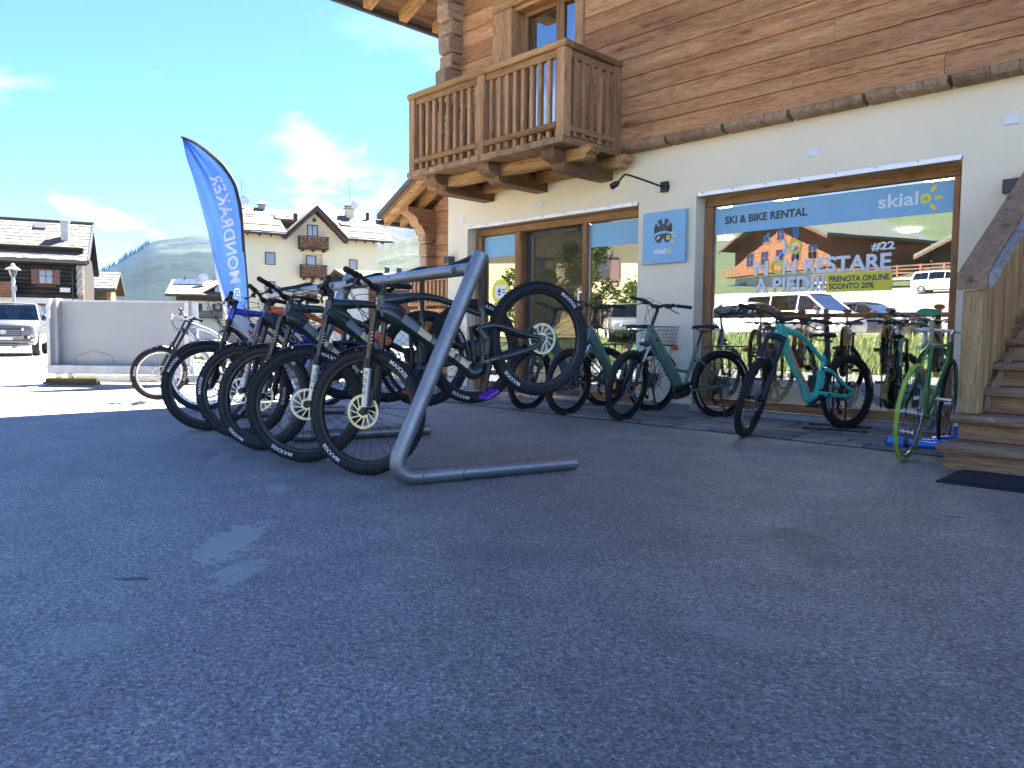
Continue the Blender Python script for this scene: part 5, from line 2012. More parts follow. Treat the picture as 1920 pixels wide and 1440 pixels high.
        for k in range(2):
            c = hb + ax * (0.075 + 0.026 * k) + pf * 0.0305
            q.tube([c + Vector((0, -0.014, -0.004)), c + Vector((0.002, 0, 0.0)), c + Vector((0, 0.014, 0.004))], (0.006, 0.0025), 6, True)
        q.build('head_badge', M['white_print'], fr, 40)
    if lettering:
        txt, mt = lettering
        for s in (-1, 1):
            q = MB()
            vs, fs = text_mb(txt, 0.062, 0.002, 0.0, 1.0, 0.001)
            lo, hi = min(v[0] for v in vs), max(v[0] for v in vs)
            i0, i1 = len(dt) * 0.24, len(dt) * 0.74
            def f(x, y, z):
                t = (x - lo) / (hi - lo)
                if s < 0:
                    t = 1 - t
                k = i0 + (i1 - i0) * t
                i = min(int(k), len(dt) - 2)
                p = dt[i].lerp(dt[i + 1], k - i)
                tg = (dt[i + 1] - dt[i]).normalized()
                nn = (Vector((0, 0, 1)) - tg * tg.z).normalized()
                dy = (y - 0.021)
                yy = math.sqrt(max(1e-6, 1 - min(0.98, (dy / 0.037) ** 2))) * 0.033
                return p + nn * dy + Vector((0, s * (yy + 0.003 + z), 0))
            q._add([f(*v) for v in vs], fs)
            q.build('lettering', mt, fr, None)
    # --- fork
    lm = M['comp'] if lower == 'f_dark' else M[lower]
    mb = MB()
    mb.M = Ms
    mb.tube([crown + Vector((0.004, -0.078, 0)), crown + Vector((0.008, -0.045, 0.014)), crown + Vector((0.002, 0, 0.02)), crown + Vector((0.008, 0.045, 0.014)), crown + Vector((0.004, 0.078, 0))], [(0.018, 0.024), (0.026, 0.027), (0.03, 0.03), (0.026, 0.027), (0.018, 0.024)], 12)
    if dual:
        c2 = crown + ax * 0.15
        mb.tube([c2 + Vector((0.004, -0.078, 0)), c2 + Vector((0.002, 0, 0.0)), c2 + Vector((0.004, 0.078, 0))], [(0.012, 0.024), (0.013, 0.026), (0.012, 0.024)], 12)
    fk = mb.build('fork', M['comp'], b, 40)
    arch_h = 0.30 if not dual else 0.33
    for s in (-1, 1):
        y = s * 0.069
        p0 = crown + Vector((0.006, y, 0)) + (ax * 0.17 if dual else ax * 0.028)
        pd = FA - pf * 0.022 + Vector((0, y, 0))
        pm = pd + ax * arch_h
        leg_tube(fk, 'stanchion', M[fork], [p0, pm - ax * 0.02], 0.0185, Ms)
        leg_tube(fk, 'lower_leg', lm, [pm + ax * 0.012, pm, pm - ax * 0.006, pd + ax * 0.05, pd - ax * 0.012], [0.0225, 0.0235, 0.0235, 0.0205, 0.018], Ms)
        if dec_silver and s > 0:
            leg_tube(fk, 'fork_decal', M['silver'], [pm - ax * 0.045, pd + ax * 0.03], [0.0238, 0.0215], Ms)
            q = MB()
            q.M = Ms
            for k, (a0, a1, off_) in enumerate(((0.06, 0.085, -0.004), (0.092, 0.098, 0.006), (0.104, 0.13, 0.0), (0.137, 0.16, 0.005), (0.167, 0.172, -0.004), (0.178, 0.2, 0.002))):
                for sg in (-0.006, 0.006):
                    c0, c1 = pm - ax * a0 + pf * (off_ + sg), pm - ax * a1 + pf * (off_ + sg)
                    rad_ = 0.0232 - 0.012 * (a0 - 0.045)
                    q.tube([c0 + Vector((0, rad_, 0)), c1 + Vector((0, rad_, 0))], (0.0028, 0.0016), 6)
            q.build('fork_print', M['comp'], fk, None)
        q = MB()
        q.M = Ms
        for k in range(4):
            c = p0 - ax * (0.12 + 0.02 * k)
            q.tube([c + Vector((-0.012, s * 0.0145, 0)), c + Vector((-0.004, s * 0.0183, 0)), c + Vector((0.004, s * 0.0183, 0))], 0.0022, 5)
        q.build('stanchion_print', M['white_print'], fk, None)
    mb = MB()
    mb.M = Ms
    pdl = FA - pf * 0.022 + ax * (arch_h - 0.015)
    off = pf * 0.03
    mb.tube(catmull([pdl + Vector((0, -0.069, 0)), pdl + off + ax * 0.05 + Vector((0, -0.052, 0)), pdl + off * 1.3 + ax * 0.085, pdl + off + ax * 0.05 + Vector((0, 0.052, 0)), pdl + Vector((0, 0.069, 0))], 4), (0.012, 0.016), 10)
    mb.build('fork_arch', lm, fk, 40)
    mb = MB()
    mb.M = Ms
    mb.cyl(FA + Vector((0, -0.08, 0)), FA + Vector((0, 0.08, 0)), 0.012, 12)
    mb.build('axle', M['comp'], fk, 40)
    mb = MB()
    mb.M = Ms
    cpos = FA - pf * 0.05 + ax * 0.105 + Vector((0, 0.05, 0))
    mb.tube([cpos - ax * 0.03, cpos + ax * 0.03], [(0.02, 0.017), (0.017, 0.016)], 8)
    mb.cyl(cpos + Vector((0.0, 0.01, 0.01)), cpos + Vector((0.03, 0.018, -0.06)), 0.01, 8)
    mb.build('brake_caliper', M['comp'], fk, 40)
    # short front mudguard under the crown
    mb = MB()
    mb.M = Ms
    vs = []
    for i in range(9):
        t = R(80 + 4.6 * i)
        for j in range(5):
            w_ = (j - 2) / 2
            rr = r + 0.016 - 0.01 * w_ * w_
            vs.append((FA.x + rr * math.cos(t), w_ * 0.034, FA.z + rr * math.sin(t)))
    mb._add(vs, [(i * 5 + j, i * 5 + j + 1, (i + 1) * 5 + j + 1, (i + 1) * 5 + j) for i in range(8) for j in range(4)])
    mb.build('mudguard', M['comp'], b, 60)
    # --- wheels
    tx = (text[0], r, wtyre, text[1], text[2], M['white_print']) if text else None
    wheel(b, Ms @ Matrix.Translation(FA), r, wtyre, 'knob', M[tmat], M[rimmat], M[spmat], M[rotor], rrad, tx, spin=spins[0], th=th)
    wheel(b, Matrix.Translation(RA), r, wtyre, 'knob', M[tmat], M[rimmat], M[spmat], M[rotor], rrad, tx if rear_text else None, True, spin=spins[1], th=th)
    mb = MB()
    c = RA + Vector((0.075, 0.055, 0.075))
    mb.tube([c - Vector((0.03, 0, -0.01)), c + Vector((0.03, 0, -0.02))], [(0.018, 0.016), (0.016, 0.015)], 8)
    mb.build('rear_caliper', M['comp'], b, 40)
    # --- cockpit
    clamp = htop + ax * 0.045 + pf * 0.042
    mb = MB()
    mb.M = Ms
    mb.cyl(htop, htop + ax * 0.06, 0.019, 14)
    mb.tube([htop + ax * 0.038, clamp], [(0.018, 0.02), (0.017, 0.022)], 10)
    mb.cyl(clamp + Vector((0, -0.026, 0)), clamp + Vector((0, 0.026, 0)), 0.023, 14)
    mb.build('stem', M['comp'], b, 40)
    cockpit(b, Ms, clamp, mats=bar_mat)
    cables(b, Ms, clamp, htop, FA + Vector((-0.06, 0.06, 0.16)), seed=seed)
    # --- seat
    sdir = (stop - bb).normalized()
    sdir = Vector((-0.255, 0, 0.967))
    stp = stop + sdir * (0.25 - saddle_drop)
    mb = MB()
    mb.tube([stop - sdir * 0.03, stop + sdir * 0.025, stop + sdir * 0.026, stop + sdir * 0.11, stop + sdir * 0.112, stp], [0.0215, 0.0215, 0.0158, 0.0158, 0.0128, 0.0128], 14)
    mb.cbox(stp + Vector((-0.006, 0, -0.004)), (0.05, 0.045, 0.02))
    mb.build('seat_post', M['comp'], b, 40)
    put('saddle', saddle_mesh(M['saddle']), b, mat=Matrix.Translation(stp + Vector((0.09, 0, 0.05))) @ Matrix.Rotation(R(-2), 4, 'Y'))
    # --- drive
    crank_set(b, bb, crank_ang, M[ped])
    chain_part(b, bb, RA)
    derailleur(b, RA, M[derail])
    if extra:
        extra(b, bb, dt, hb, stop, htop)
    return b
def bottle(mat, cap):
    def fn(b, bb, dt, hb, stop, htop):
        p0 = bb.lerp(hb, 0.36) + Vector((-0.03, 0, 0.07))
        d = (hb - bb).normalized()
        mb = MB()
        mb.tube([p0, p0 + d * 0.01, p0 + d * 0.1, p0 + d * 0.115, p0 + d * 0.12, p0 + d * 0.14], [0.024, 0.03, 0.03, 0.024, 0.013, 0.011], 14)
        mb.build('bottle', M[mat], b, 40)
    return fn
G_RACK = 'mountain bikes hanging by their saddles on the bike rack'
RZ = 0.372
mtb('dark green mountain bike with cream decals and purple pedals, nearest of the racked bikes', (-3.453, 3.591, 0.806), (-3.758, 2.470, RZ), R(-47), G_RACK,
    ped='purple', seed=3, crank_ang=R(-58), spins=(R(28), R(30)), text=('MAXXIS', (0, 180), 0.022))
mtb('dark green mountain bike with cream decals hanging just behind the nearest racked bike', (-4.113, 3.607, 0.708), (-4.398, 2.448, RZ), R(-18), G_RACK,
    ped='red', saddle_drop=-0.02, seed=5, crank_ang=R(-25), spins=(R(-134), R(-126)), text=('MAXXIS', (0, 180), 0.022), extra=bottle('f_orange', 'comp'))
mtb('dark green mountain bike with black pedals, third along the rack beside the second post', (-4.70, 3.62, 0.640), (-5.066, 2.478, RZ), R(-42), G_RACK,
    saddle_drop=-0.06, seed=8, crank_ang=R(-70), spins=(R(40), R(22)), text=('MAXXIS', (0, 180), 0.022))
mtb('navy mountain bike with an orange head tube and orange top tube on the rack', (-5.36, 3.74, 0.62), (-5.70, 2.62, RZ), R(-30), G_RACK, frame='f_navy', stays='f_navy', top='f_orange',
    head=None, decals=False, fork='bronze', dec_silver=True, rotor='rotor', seed=13, saddle_drop=-0.07, ped='comp', derail='brown_red', lettering=('MONDRAKER', M['grey_decal']), spins=(R(40), R(10)), extra=bottle('f_blue', 'comp'))
mtb('blue and white mountain bike with red lettering on its down tube on the rack', (-6.05, 3.76, 0.60), (-6.37, 2.63, RZ), R(-12), G_RACK, frame='f_white', stays='f_blue', top='f_blue',
    head='f_blue', decals=False, rotor='rotor', fork='comp', dec_silver=False, saddle_drop=-0.08, seed=17, lettering=('MONDRAKER', M['red']), spins=(R(-45), R(-20)), text=('MAXXIS', (0, 180), 0.022))
mtb('silver downhill bike with a twin crown fork beyond the bike rack', (-9.05, 4.42, 0.33), (-9.62, 3.37, 0.33), R(28), None, frame='f_silver', stays='f_silver',
    decals=False, rotor='rotor', fork='comp', dec_silver=False, dual=True, r=0.33, wtyre=0.06, text=('MAXXIS', (10, 190), 0.018), seed=23, rimmat='rim_alu', name='downhill_bike', saddle_drop=0.12, bar_mat=M['f_silver'])
mtb('black mountain bike with bright wheels standing between the racked bikes and the downhill bike', (-7.55, 4.35, RZ), (-8.0, 3.25, RZ), R(-8), None, frame='f_navy',
    decals=False, rotor='rotor', fork='comp', dec_silver=False, text=('MAXXIS', (0, 180), 0.022), seed=29, rimmat='rim_alu', spmat='spoke_alu', saddle_drop=0.1)
mtb('teal mountain bike with orange lettering leaning in a black floor stand before the shop window', (-2.819, 6.952, 0.35), (-3.149, 5.819, 0.335), R(30), None, frame='f_teal', decals=False,
    rotor='rotor', fork='comp', dec_silver=False, r=0.335, wtyre=0.056, text=('KENDA', (-20, 160), 0.02), lettering=('MONDRAKER', M['f_orange']), seed=31, saddle_drop=0.12, crank_ang=R(-20))
# ---------------------------------------------------------------- sage green step-through electric bikes
def city_bike(label, rear, front, steer, group=None, seed=1, basket=False, r=0.345, light=True):
    b = thing('electric_bike', label, 'electric bike', group=group)
    wb = pose(b, rear, front, r)
    RA, FA = Vector((0, 0, r)), Vector((wb, 0, r))
    ha = R(69)
    ax = Vector((-math.cos(ha), 0, math.sin(ha)))
    pf = Vector((math.sin(ha), 0, math.cos(ha)))
    crown = FA - pf * 0.05 + ax * 0.45
    Ms = steer_matrix(crown, ha, steer)
    htop = crown + ax * 0.2
    bb = Vector((0.46, 0, r - 0.05))
    fm = M['f_sage']
    mb = MB()
    mb.tube([crown + ax * 0.005, crown + ax * 0.1, htop], [0.03, 0.028, 0.03], 14)
    # thick battery tube, squared off
    d0, d1 = crown + ax * 0.14 - pf * 0.015, bb + Vector((0.06, 0, 0.055))
    mb.tube([d0, d0.lerp(d1, 0.08), d0.lerp(d1, 0.92), d1], [(0.05, 0.036), (0.058, 0.042), (0.06, 0.044), (0.05, 0.04)], 8, True, up=(0, 0, 1), spin=PI / 8)
    mb.tube(catmull([crown + ax * 0.02, crown.lerp(bb, 0.4) + Vector((-0.05, 0, -0.01)), bb + Vector((-0.02, 0, 0.19)), bb + Vector((-0.05, 0, 0.2))], 5), 0.017, 10)
    stt = bb + Vector((-0.155, 0, 0.43))
    mb.tube([bb + Vector((-0.01, 0, 0.02)), stt], 0.018, 12)
    mb.cyl(stt - Vector((-0.006, 0, 0.02)), stt + Vector((-0.007, 0, 0.018)), 0.022, 12)
    for s in (-1, 1):
        ru = RA + Vector((0.0, s * 0.066, 0.0))
        mb.tube(catmull([bb + Vector((-0.06, s * 0.03, 0.01)), bb + Vector((-0.13, s * 0.045, 0.0)), ru + Vector((0.05, 0, -0.012)), ru], 4), (0.014, 0.009), 8)
        mb.tube(catmull([stt + Vector((0.025, s * 0.015, -0.1)), stt + Vector((-0.04, s * 0.05, -0.15)), ru + Vector((0.03, 0, 0.04)), ru], 4), 0.0085, 8)
    fr = mb.build('frame', fm, b, 45)
    mb = MB()
    e = (d1 - d0).normalized()
    mb.tube([d0.lerp(d1, 0.1) + Vector((0.02, 0, 0.028)), d0.lerp(d1, 0.12) + Vector((0.02, 0, 0.03))], 0.014, 10)
    for s in (-1, 1):
        c = d0.lerp(d1, 0.14)
        mb.cyl(c + Vector((0, s * 0.038, 0)), c + Vector((0, s * 0.044, 0)), 0.012, 10)
    mb.build('battery_lock', M['comp'], b, 40)
    mb = MB()
    mb.tube([bb + Vector((0, -0.055, 0)), bb + Vector((0, 0.055, 0))], 0.062, 20)
    mb.tube([bb + Vector((-0.02, 0, 0.0)), bb + Vector((0.1, 0, 0.03))], [(0.06, 0.045), (0.05, 0.04)], 12, True, up=(0, 0, 1))
    mb.build('motor', M['comp'], b, 40)
    # fork
    mb = MB()
    mb.M = Ms
    mb.tube([crown + Vector((0, -0.06, 0)), crown + Vector((0, 0, 0.012)), crown + Vector((0, 0.06, 0))], [(0.016, 0.02), (0.022, 0.025), (0.016, 0.02)], 10)
    fk = mb.build('fork', M['comp'], b, 40)
    for s in (-1, 1):
        y = s * 0.058
        pd = FA - pf * 0.02 + Vector((0, y, 0))
        pm = pd + ax * 0.27
        leg_tube(fk, 'stanchion', M['silver'], [crown + Vector((0, y, 0)), pm], 0.014, Ms, 10)
        leg_tube(fk, 'lower_leg', M['comp'], [pm + ax * 0.008, pm - ax * 0.01, pd + ax * 0.05, pd - ax * 0.012], [0.0185, 0.0195, 0.0165, 0.015], Ms, 10)
        q = MB()
        q.M = Ms
        vs, fs = text_mb('XCM', 0.034, 0.002, 0, 1.0, 0.001)
        q._add([pm - ax * (0.035 + x * 1.0) + Vector((0, s * 0.0205, 0)) + pf * (y_ - 0.012) * s for x, y_, z in vs], fs)
        q.build('fork_print', M['white_print'], fk, None)
    # mudguards, carrier, stand, lights
    for nm, ctr, a0, a1, Mx in (('rear_mudguard', RA, 5, 175, None), ('front_mudguard', FA, 35, 150, Ms)):
        mb = MB()
        mb.M = Mx
        vs = []
        n = 18
        for i in range(n + 1):
            t = R(a0 + (a1 - a0) * i / n)
            for j in range(5):
                w_ = (j - 2) / 2
                rr = r + 0.018 - 0.014 * w_ * w_
                vs.append((ctr.x + rr * math.cos(t), w_ * 0.034, ctr.z + rr * math.sin(t)))
        mb._add(vs, [(i * 5 + j, i * 5 + j + 1, (i + 1) * 5 + j + 1, (i + 1) * 5 + j) for i in range(n) for j in range(4)])
        if Mx is None:
            for s in (-1, 1):
                mb.tube([RA + Vector((0, s * 0.06, 0)), RA + Vector((-0.33, s * 0.03, 0.13))], 0.003, 5)
        mb.build(nm, M['comp'], b, 60)
    mb = MB()
    zt = r * 2 + 0.045
    for s in (-1, 1):
        mb.tube(catmull([(0.16, s * 0.05, zt - 0.03), (0.12, s * 0.065, zt), (-0.26, s * 0.065, zt + 0.004), (-0.30, s * 0.03, zt)], 4), 0.0055, 6)
        mb.tube([(0.0, s * 0.072, r + 0.01), (0.06, s * 0.068, zt)], 0.005, 6)
        mb.tube([(0.0, s * 0.072, r + 0.01), (-0.06, s * 0.085, r + 0.2), (-0.1, s * 0.068, zt)], 0.005, 6)
        mb.tube([(0.0, s * 0.072, r + 0.01), (-0.16, s * 0.085, r + 0.2), (-0.2, s * 0.068, zt)], 0.005, 6)
    for x in (0.1, 0.02, -0.08, -0.18, -0.27):
        mb.tube([(x, -0.065, zt), (x, 0.065, zt)], 0.0045, 6)
    mb.build('rear_carrier', M['comp'], b, 40)
    mb = MB()
    mb.tube([RA + Vector((0.06, 0.07, -0.03)), RA + Vector((0.03, 0.13, -r + 0.03)), RA + Vector((0.028, 0.135, -r + 0.006))], [0.012, 0.011, 0.016], 8)
    mb.build('kickstand', M['comp'], b, 40)
    mb = MB()
    mb.cbox((-0.31, 0, zt - 0.03), (0.03, 0.07, 0.04))
    mb.build('rear_light', M['red'], b, 40)
    if light:
        mb = MB()
        mb.M = Ms
        c = crown + pf * 0.05 + ax * 0.03
        mb.tube([c - pf * 0.03, c + pf * 0.012, c + pf * 0.016], [0.012, 0.026, 0.026], 14)
        hl = mb.build('headlight', M['comp'], b, 40)
        mb = MB()
        mb.M = Ms
        mb.disc(c + pf * 0.0175, 0.022, pf, 16)
        mb.build('lens', M['clear_lens'], hl, None)
    # wheels
    tx = ('HUTCHINSON', r, 0.05, (-60, 110), 0.016, M['white_print'])
    for Mx, sp, cs in ((Ms @ Matrix.Translation(FA), R(15 * seed), False), (Matrix.Translation(RA), R(-32), True)):
        w = wheel(b, Mx, r, 0.05, 'city', M['tyre'], M['rim'], M['spoke'], M['rotor'], 0.085, tx if cs else None, cs, spin=sp)
        for q in (0.9, 0.9 + PI):
            mb = MB()
            mb.cbox((math.cos(q) * (r - 0.12), 0, math.sin(q) * (r - 0.12)), (0.06, 0.012, 0.028), Matrix.Rotation(-q + PI / 2, 3, 'Y'))
            mb.build('reflector', M['orange_reflector'], w, 40)
    # high stem, wide bar
    clamp = htop + ax * 0.19 + pf * 0.05
    mb = MB()
    mb.M = Ms
    mb.cyl(htop, htop + ax * 0.14, 0.016, 12)
    mb.tube(catmull([htop + ax * 0.13, htop + ax * 0.17, clamp], 4), [(0.017, 0.017), (0.016, 0.018), (0.015, 0.02)], 10)
    mb.cyl(clamp + Vector((0, -0.022, 0)), clamp + Vector((0, 0.022, 0)), 0.02, 12)
    mb.build('stem', M['comp'], b, 40)
    cockpit(b, Ms, clamp, 0.68, 0.03, 0.10)
    cables(b, Ms, clamp, htop, FA + Vector((-0.05, 0.06, 0.16)), hw=0.16, n=4, seed=seed, loop=0.03)
    sdir = Vector((-0.33, 0, 0.944))
    stp = stt + sdir * 0.17
    mb = MB()
    mb.tube([stt, stp], 0.0135, 12)
    mb.cbox(stp + Vector((-0.004, 0, 0.0)), (0.045, 0.045, 0.02))
    mb.build('seat_post', M['comp'], b, 40)
    put('saddle', saddle_mesh(M['saddle'], 1.35), b, mat=Matrix.Translation(stp + Vector((-0.03, 0, 0.05))))
    crank_set(b, bb, R(-20), M['comp'], q=0.08, sprocket=0.075)
    chain_part(b, bb, RA, 0.07)
    derailleur(b, RA, M['comp'])
    return b, zt
G_E = 'sage green electric city bikes parked along the shop front'
city_bike('sage green step-through electric bike standing in the middle before the plaster pier', (-4.132, 7.007, 0.345), (-4.555, 5.97, 0.345), R(28), G_E, 3)
e2, zt = city_bike('sage green step-through electric bike with a wire basket on its rear carrier', (-4.98, 7.0, 0.345), (-5.285, 5.945, 0.345), R(17), G_E, 5)
city_bike('sage green step-through electric bike half hidden behind the nearest raised wheel', (-5.68, 7.04, 0.345), (-5.93, 6.02, 0.345), R(18), G_E, 7)
bk = thing('wire_basket', 'black wire basket resting on the rear carrier of a green electric bike', 'basket')
bk.matrix_world = e2.matrix_world @ Matrix.Translation((-0.08, 0, zt + 0.006))
mb = MB()
def brect(x, y, z):
    return [(-x, -y, z), (x, -y, z), (x, y, z), (-x, y, z), (-x, -y, z)]
for k in range(6):
    f = k / 5
    mb.tube(brect(0.15 + 0.03 * f, 0.105 + 0.025 * f, 0.2 * f), 0.0035 if k == 5 else 0.0018, 5)
for k in range(15):
    x = -1 + 2 * k / 14
    for s in (-1, 1):
        mb.tube([(x * 0.15, s * 0.105, 0), (x * 0.18, s * 0.13, 0.2)], 0.0016, 4)
for k in range(11):
    y = -1 + 2 * k / 10
    for s in (-1, 1):
        mb.tube([(s * 0.15, y * 0.105, 0), (s * 0.18, y * 0.13, 0.2)], 0.0016, 4)
    mb.tube([(-0.15, y * 0.105, 0), (0.15, y * 0.105, 0)], 0.0016, 4)
mb.build('wire_mesh', M['comp'], bk, None)
# black floor stand that holds the teal bike's rear wheel
fs = thing('floor_stand', 'black steel floor stand holding the rear wheel of the teal bike', 'bike stand', (-2.86, 6.86, 0.0), R(16))
mb = MB()
for y in (-0.17, 0.2):
    mb.tube([(-0.24, y, 0.018), (0.24, y, 0.018)], 0.014, 10)
for x in (-0.055, 0.055):
    mb.tube(catmull([(x, -0.17, 0.03), (x, -0.02, 0.035), (x, 0.2, 0.03)], 3), 0.009, 8)
    mb.tube([(x, 0.1, 0.03), (x, 0.1, 0.6)], 0.009, 8)
mb.tube(catmull([(-0.055, 0.1, 0.6), (-0.045, 0.1, 0.65), (0.045, 0.1, 0.65), (0.055, 0.1, 0.6)], 5), 0.009, 8)
mb.build('tubes', M['comp'], fs)
mb = MB()
for x in (-0.245, 0.245):
    for y in (-0.17, 0.2):
        mb.cyl((x - 0.02, y, 0.018), (x + 0.02, y, 0.018), 0.0175, 10)
mb.build('rubber_cap', M['grip'], fs)

# ---------------------------------------------------------------- green single speed bike with a lime tyre
def road_bike(rear, front, steer):
    r = 0.335
    b = thing('racing_bike', 'green single speed racing bike with a lime rear tyre beside the staircase', 'bicycle')
    wb = pose(b, rear, front, r, R(5))
    RA, FA = Vector((0, 0, r)), Vector((wb, 0, r))
    ha = R(73)
    ax = Vector((-math.cos(ha), 0, math.sin(ha)))
    pf = Vector((math.sin(ha), 0, math.cos(ha)))
    crown = FA - pf * 0.045 + ax * 0.37
    Ms = steer_matrix(crown, ha, steer)
    htop = crown + ax * 0.15
    bb = Vector((0.405, 0, 0.28))
    stt = bb + Vector((-0.15, 0, 0.52))
    mb = MB()
    mb.tube([crown, htop], 0.018, 12)
    mb.tube([crown + ax * 0.03, bb], 0.0145, 12)
    mb.tube([htop - ax * 0.03, stt - Vector((-0.006, 0, 0.02))], 0.013, 12)
    mb.tube([bb, stt], 0.0145, 12)
    mb.cyl(bb + Vector((0, -0.036, 0)), bb + Vector((0, 0.036, 0)), 0.021, 14)
    for s in (-1, 1):
        mb.tube([bb + Vector((-0.02, s * 0.022, 0)), RA + Vector((0.0, s * 0.058, 0))], 0.009, 8)
        mb.tube([stt + Vector((0.004, s * 0.014, -0.02)), RA + Vector((0, s * 0.058, 0))], 0.0075, 8)
    mb.tube([stt + Vector((-0.07, -0.03, -0.1)), stt + Vector((-0.07, 0.03, -0.1))], 0.006, 6)
    mb.build('frame', M['f_grass'], b, 45)
    mb = MB()
    mb.M = Ms
    for s in (-1, 1):
        mb.tube(catmull([crown + Vector((0, s * 0.03, 0)), crown - ax * 0.12 + Vector((0, s * 0.042, 0)), FA - pf * 0.02 + ax * 0.08 + Vector((0, s * 0.05, 0)), FA + Vector((0, s * 0.05, 0))], 4), 0.009, 8)
    mb.cyl(crown + Vector((0, -0.035, 0)), crown + Vector((0, 0.035, 0)), 0.014, 8)
    mb.build('fork', M['f_grass'], b, 40)
    wheel(b, Ms @ Matrix.Translation(FA), r, 0.028, 'slick', M['tyre'], M['rim_alu'], M['spoke'], None)
    w = wheel(b, Matrix.Translation(RA), r, 0.028, 'slick', M['lime_tyre'], M['rim_alu'], M['spoke'], None)
    # card fixed in the spokes
    mb = MB()
    mb.bbox(-0.11, 0.05, -0.027, -0.024, 0.04, 0.17, 0.001)
    for k in range(2):
        mb.bbox(-0.1, 0.04, -0.029, -0.028, 0.056 + k * 0.1, 0.058 + k * 0.1, 0.0004)
    cd = mb.build('spoke_card', M['comp'], w, None)
    mb = MB()
    add_text(mb, 'Revolute', lambda x, y, z: (-0.095 + x, -0.028 - z, 0.095 + y), 0.13, size=0.042, bold=0.001, depth=0.0008)
    mb.build('lettering', M['white_print'], cd, None)
    cl = htop + ax * 0.05 + pf * 0.09
    mb = MB()
    mb.M = Ms
    mb.tube([htop, htop + ax * 0.05, cl], [0.013, 0.014, 0.014], 10)
    mb.build('stem', M['silver'], b, 40)
    mb = MB()
    mb.M = Ms
    mb.tube([cl + Vector((0, -0.2, 0)), cl + Vector((0, 0.2, 0))], 0.012, 10)
    hb_ = mb.build('handlebar', M['silver'], b, 40)
    for s in (-1, 1):
        mb = MB()
        mb.M = Ms
        y = s * 0.205
        mb.tube(catmull([cl + Vector((0, s * 0.14, 0)), cl + Vector((0.01, y, 0.0)), cl + Vector((0.07, y, -0.01)), cl + Vector((0.095, y, -0.06)), cl + Vector((0.06, y, -0.125)), cl + Vector((-0.04, y, -0.14)), cl + Vector((-0.06, y, -0.14))], 5), 0.0165, 10)
        mb.build('bar_tape', M['bar_tape'], hb_, 40)
    sp = stt + Vector((-0.045, 0, 0.16))
    mb = MB()
    mb.tube([stt - Vector((-0.006, 0, 0.02)), sp], 0.0135, 10)
    mb.cyl(stt + Vector((0.0, -0.024, -0.006)), stt + Vector((0.0, 0.024, -0.006)), 0.009, 8)
    mb.build('seat_post', M['silver'], b, 40)
    put('saddle', saddle_mesh(M['green_saddle'], 1.1), b, mat=Matrix.Translation(sp + Vector((-0.02, 0, 0.05))))
    mb = MB()
    mb.cbox(stt + Vector((-0.04, 0, -0.19)), (0.018, 0.05, 0.03))
    mb.build('rear_reflector', M['red'], b, 40)
    crank_set(b, bb, R(-60), M['silver'], q=0.06, sprocket=0.09, arm=0.165, arm_mat=M['silver'])
    mb = MB()
    for z0, z1 in ((0.03, 0.09), (-0.03, -0.09)):
        mb.tube([RA + Vector((0, -0.046, z0)), bb + Vector((0, -0.046, z1))], (0.004, 0.003), 5)
    mb.cyl(RA + Vector((0, -0.05, 0)), RA + Vector((0, -0.043, 0)), 0.034, 16)
    mb.build('chain', M['chain'], b, 40)
    mb = MB()
    for s in (-1, 1):
        mb.tube([RA + Vector((0, s * 0.05, 0)), RA + Vector((0, s * 0.074, 0))], 0.011, 6)
    mb.build('axle_nut', M['silver'], b, 40)
    return b
road_bike((-1.80, 5.50, 0.334), (-1.86, 6.49, 0.334), R(4))
# ---------------------------------------------------------------- bikes shown inside the shop
def copy_tree(o, parent=None, depth=0):
    c = o.copy()
    COL.objects.link(c)
    if parent is not None:
        c.parent = parent
        c.matrix_parent_inverse = o.matrix_parent_inverse
    for ch in list(o.children):
        copy_tree(ch, c, depth + 1)
    return c
bpy.context.view_layer.update()
src = [o for o in SC.objects if o.get('category') == 'bicycle' and o.name.startswith('mountain_bike')]
G_IN = 'bikes displayed inside behind the shop window'
def inside(src_o, label, x, y, ang, z=0.0):
    c = copy_tree(src_o)
    c['label'] = label
    c['group'] = G_IN
    c.matrix_world = Matrix.Translation((x, y, z)) @ Matrix.Rotation(ang, 4, 'Z') @ Matrix.Rotation(R(-6), 4, 'Y')
    return c
inside(src[2], 'dark mountain bike inside the shop behind the right half of the window', -3.1, 9.15, R(-78))
inside(src[3], 'navy and orange mountain bike inside the shop beside the display post', -3.95, 9.35, R(-70))
inside(src[6], 'teal mountain bike on show deep inside the shop near the right window edge', -2.75, 9.95, R(-105))
inside(src[0], 'green mountain bike inside the shop behind the left part of the window', -5.0, 9.45, R(-82))
dr = thing('display_rail', 'black display rail on twin posts across the inside of the shop window', 'display rail', (-3.2, 8.15, 0))
mb = MB()
mb.tube([(-1.6, 0, 1.0), (1.3, 0, 1.0)], 0.022, 10)
mb.build('rail', M['comp'], dr)
for x in (-0.21, -0.08):
    mb = MB()
    mb.tube([(x, 0.02, 0.0), (x, 0.02, 1.02)], 0.03, 10)
    mb.build('post', M['comp'], dr)
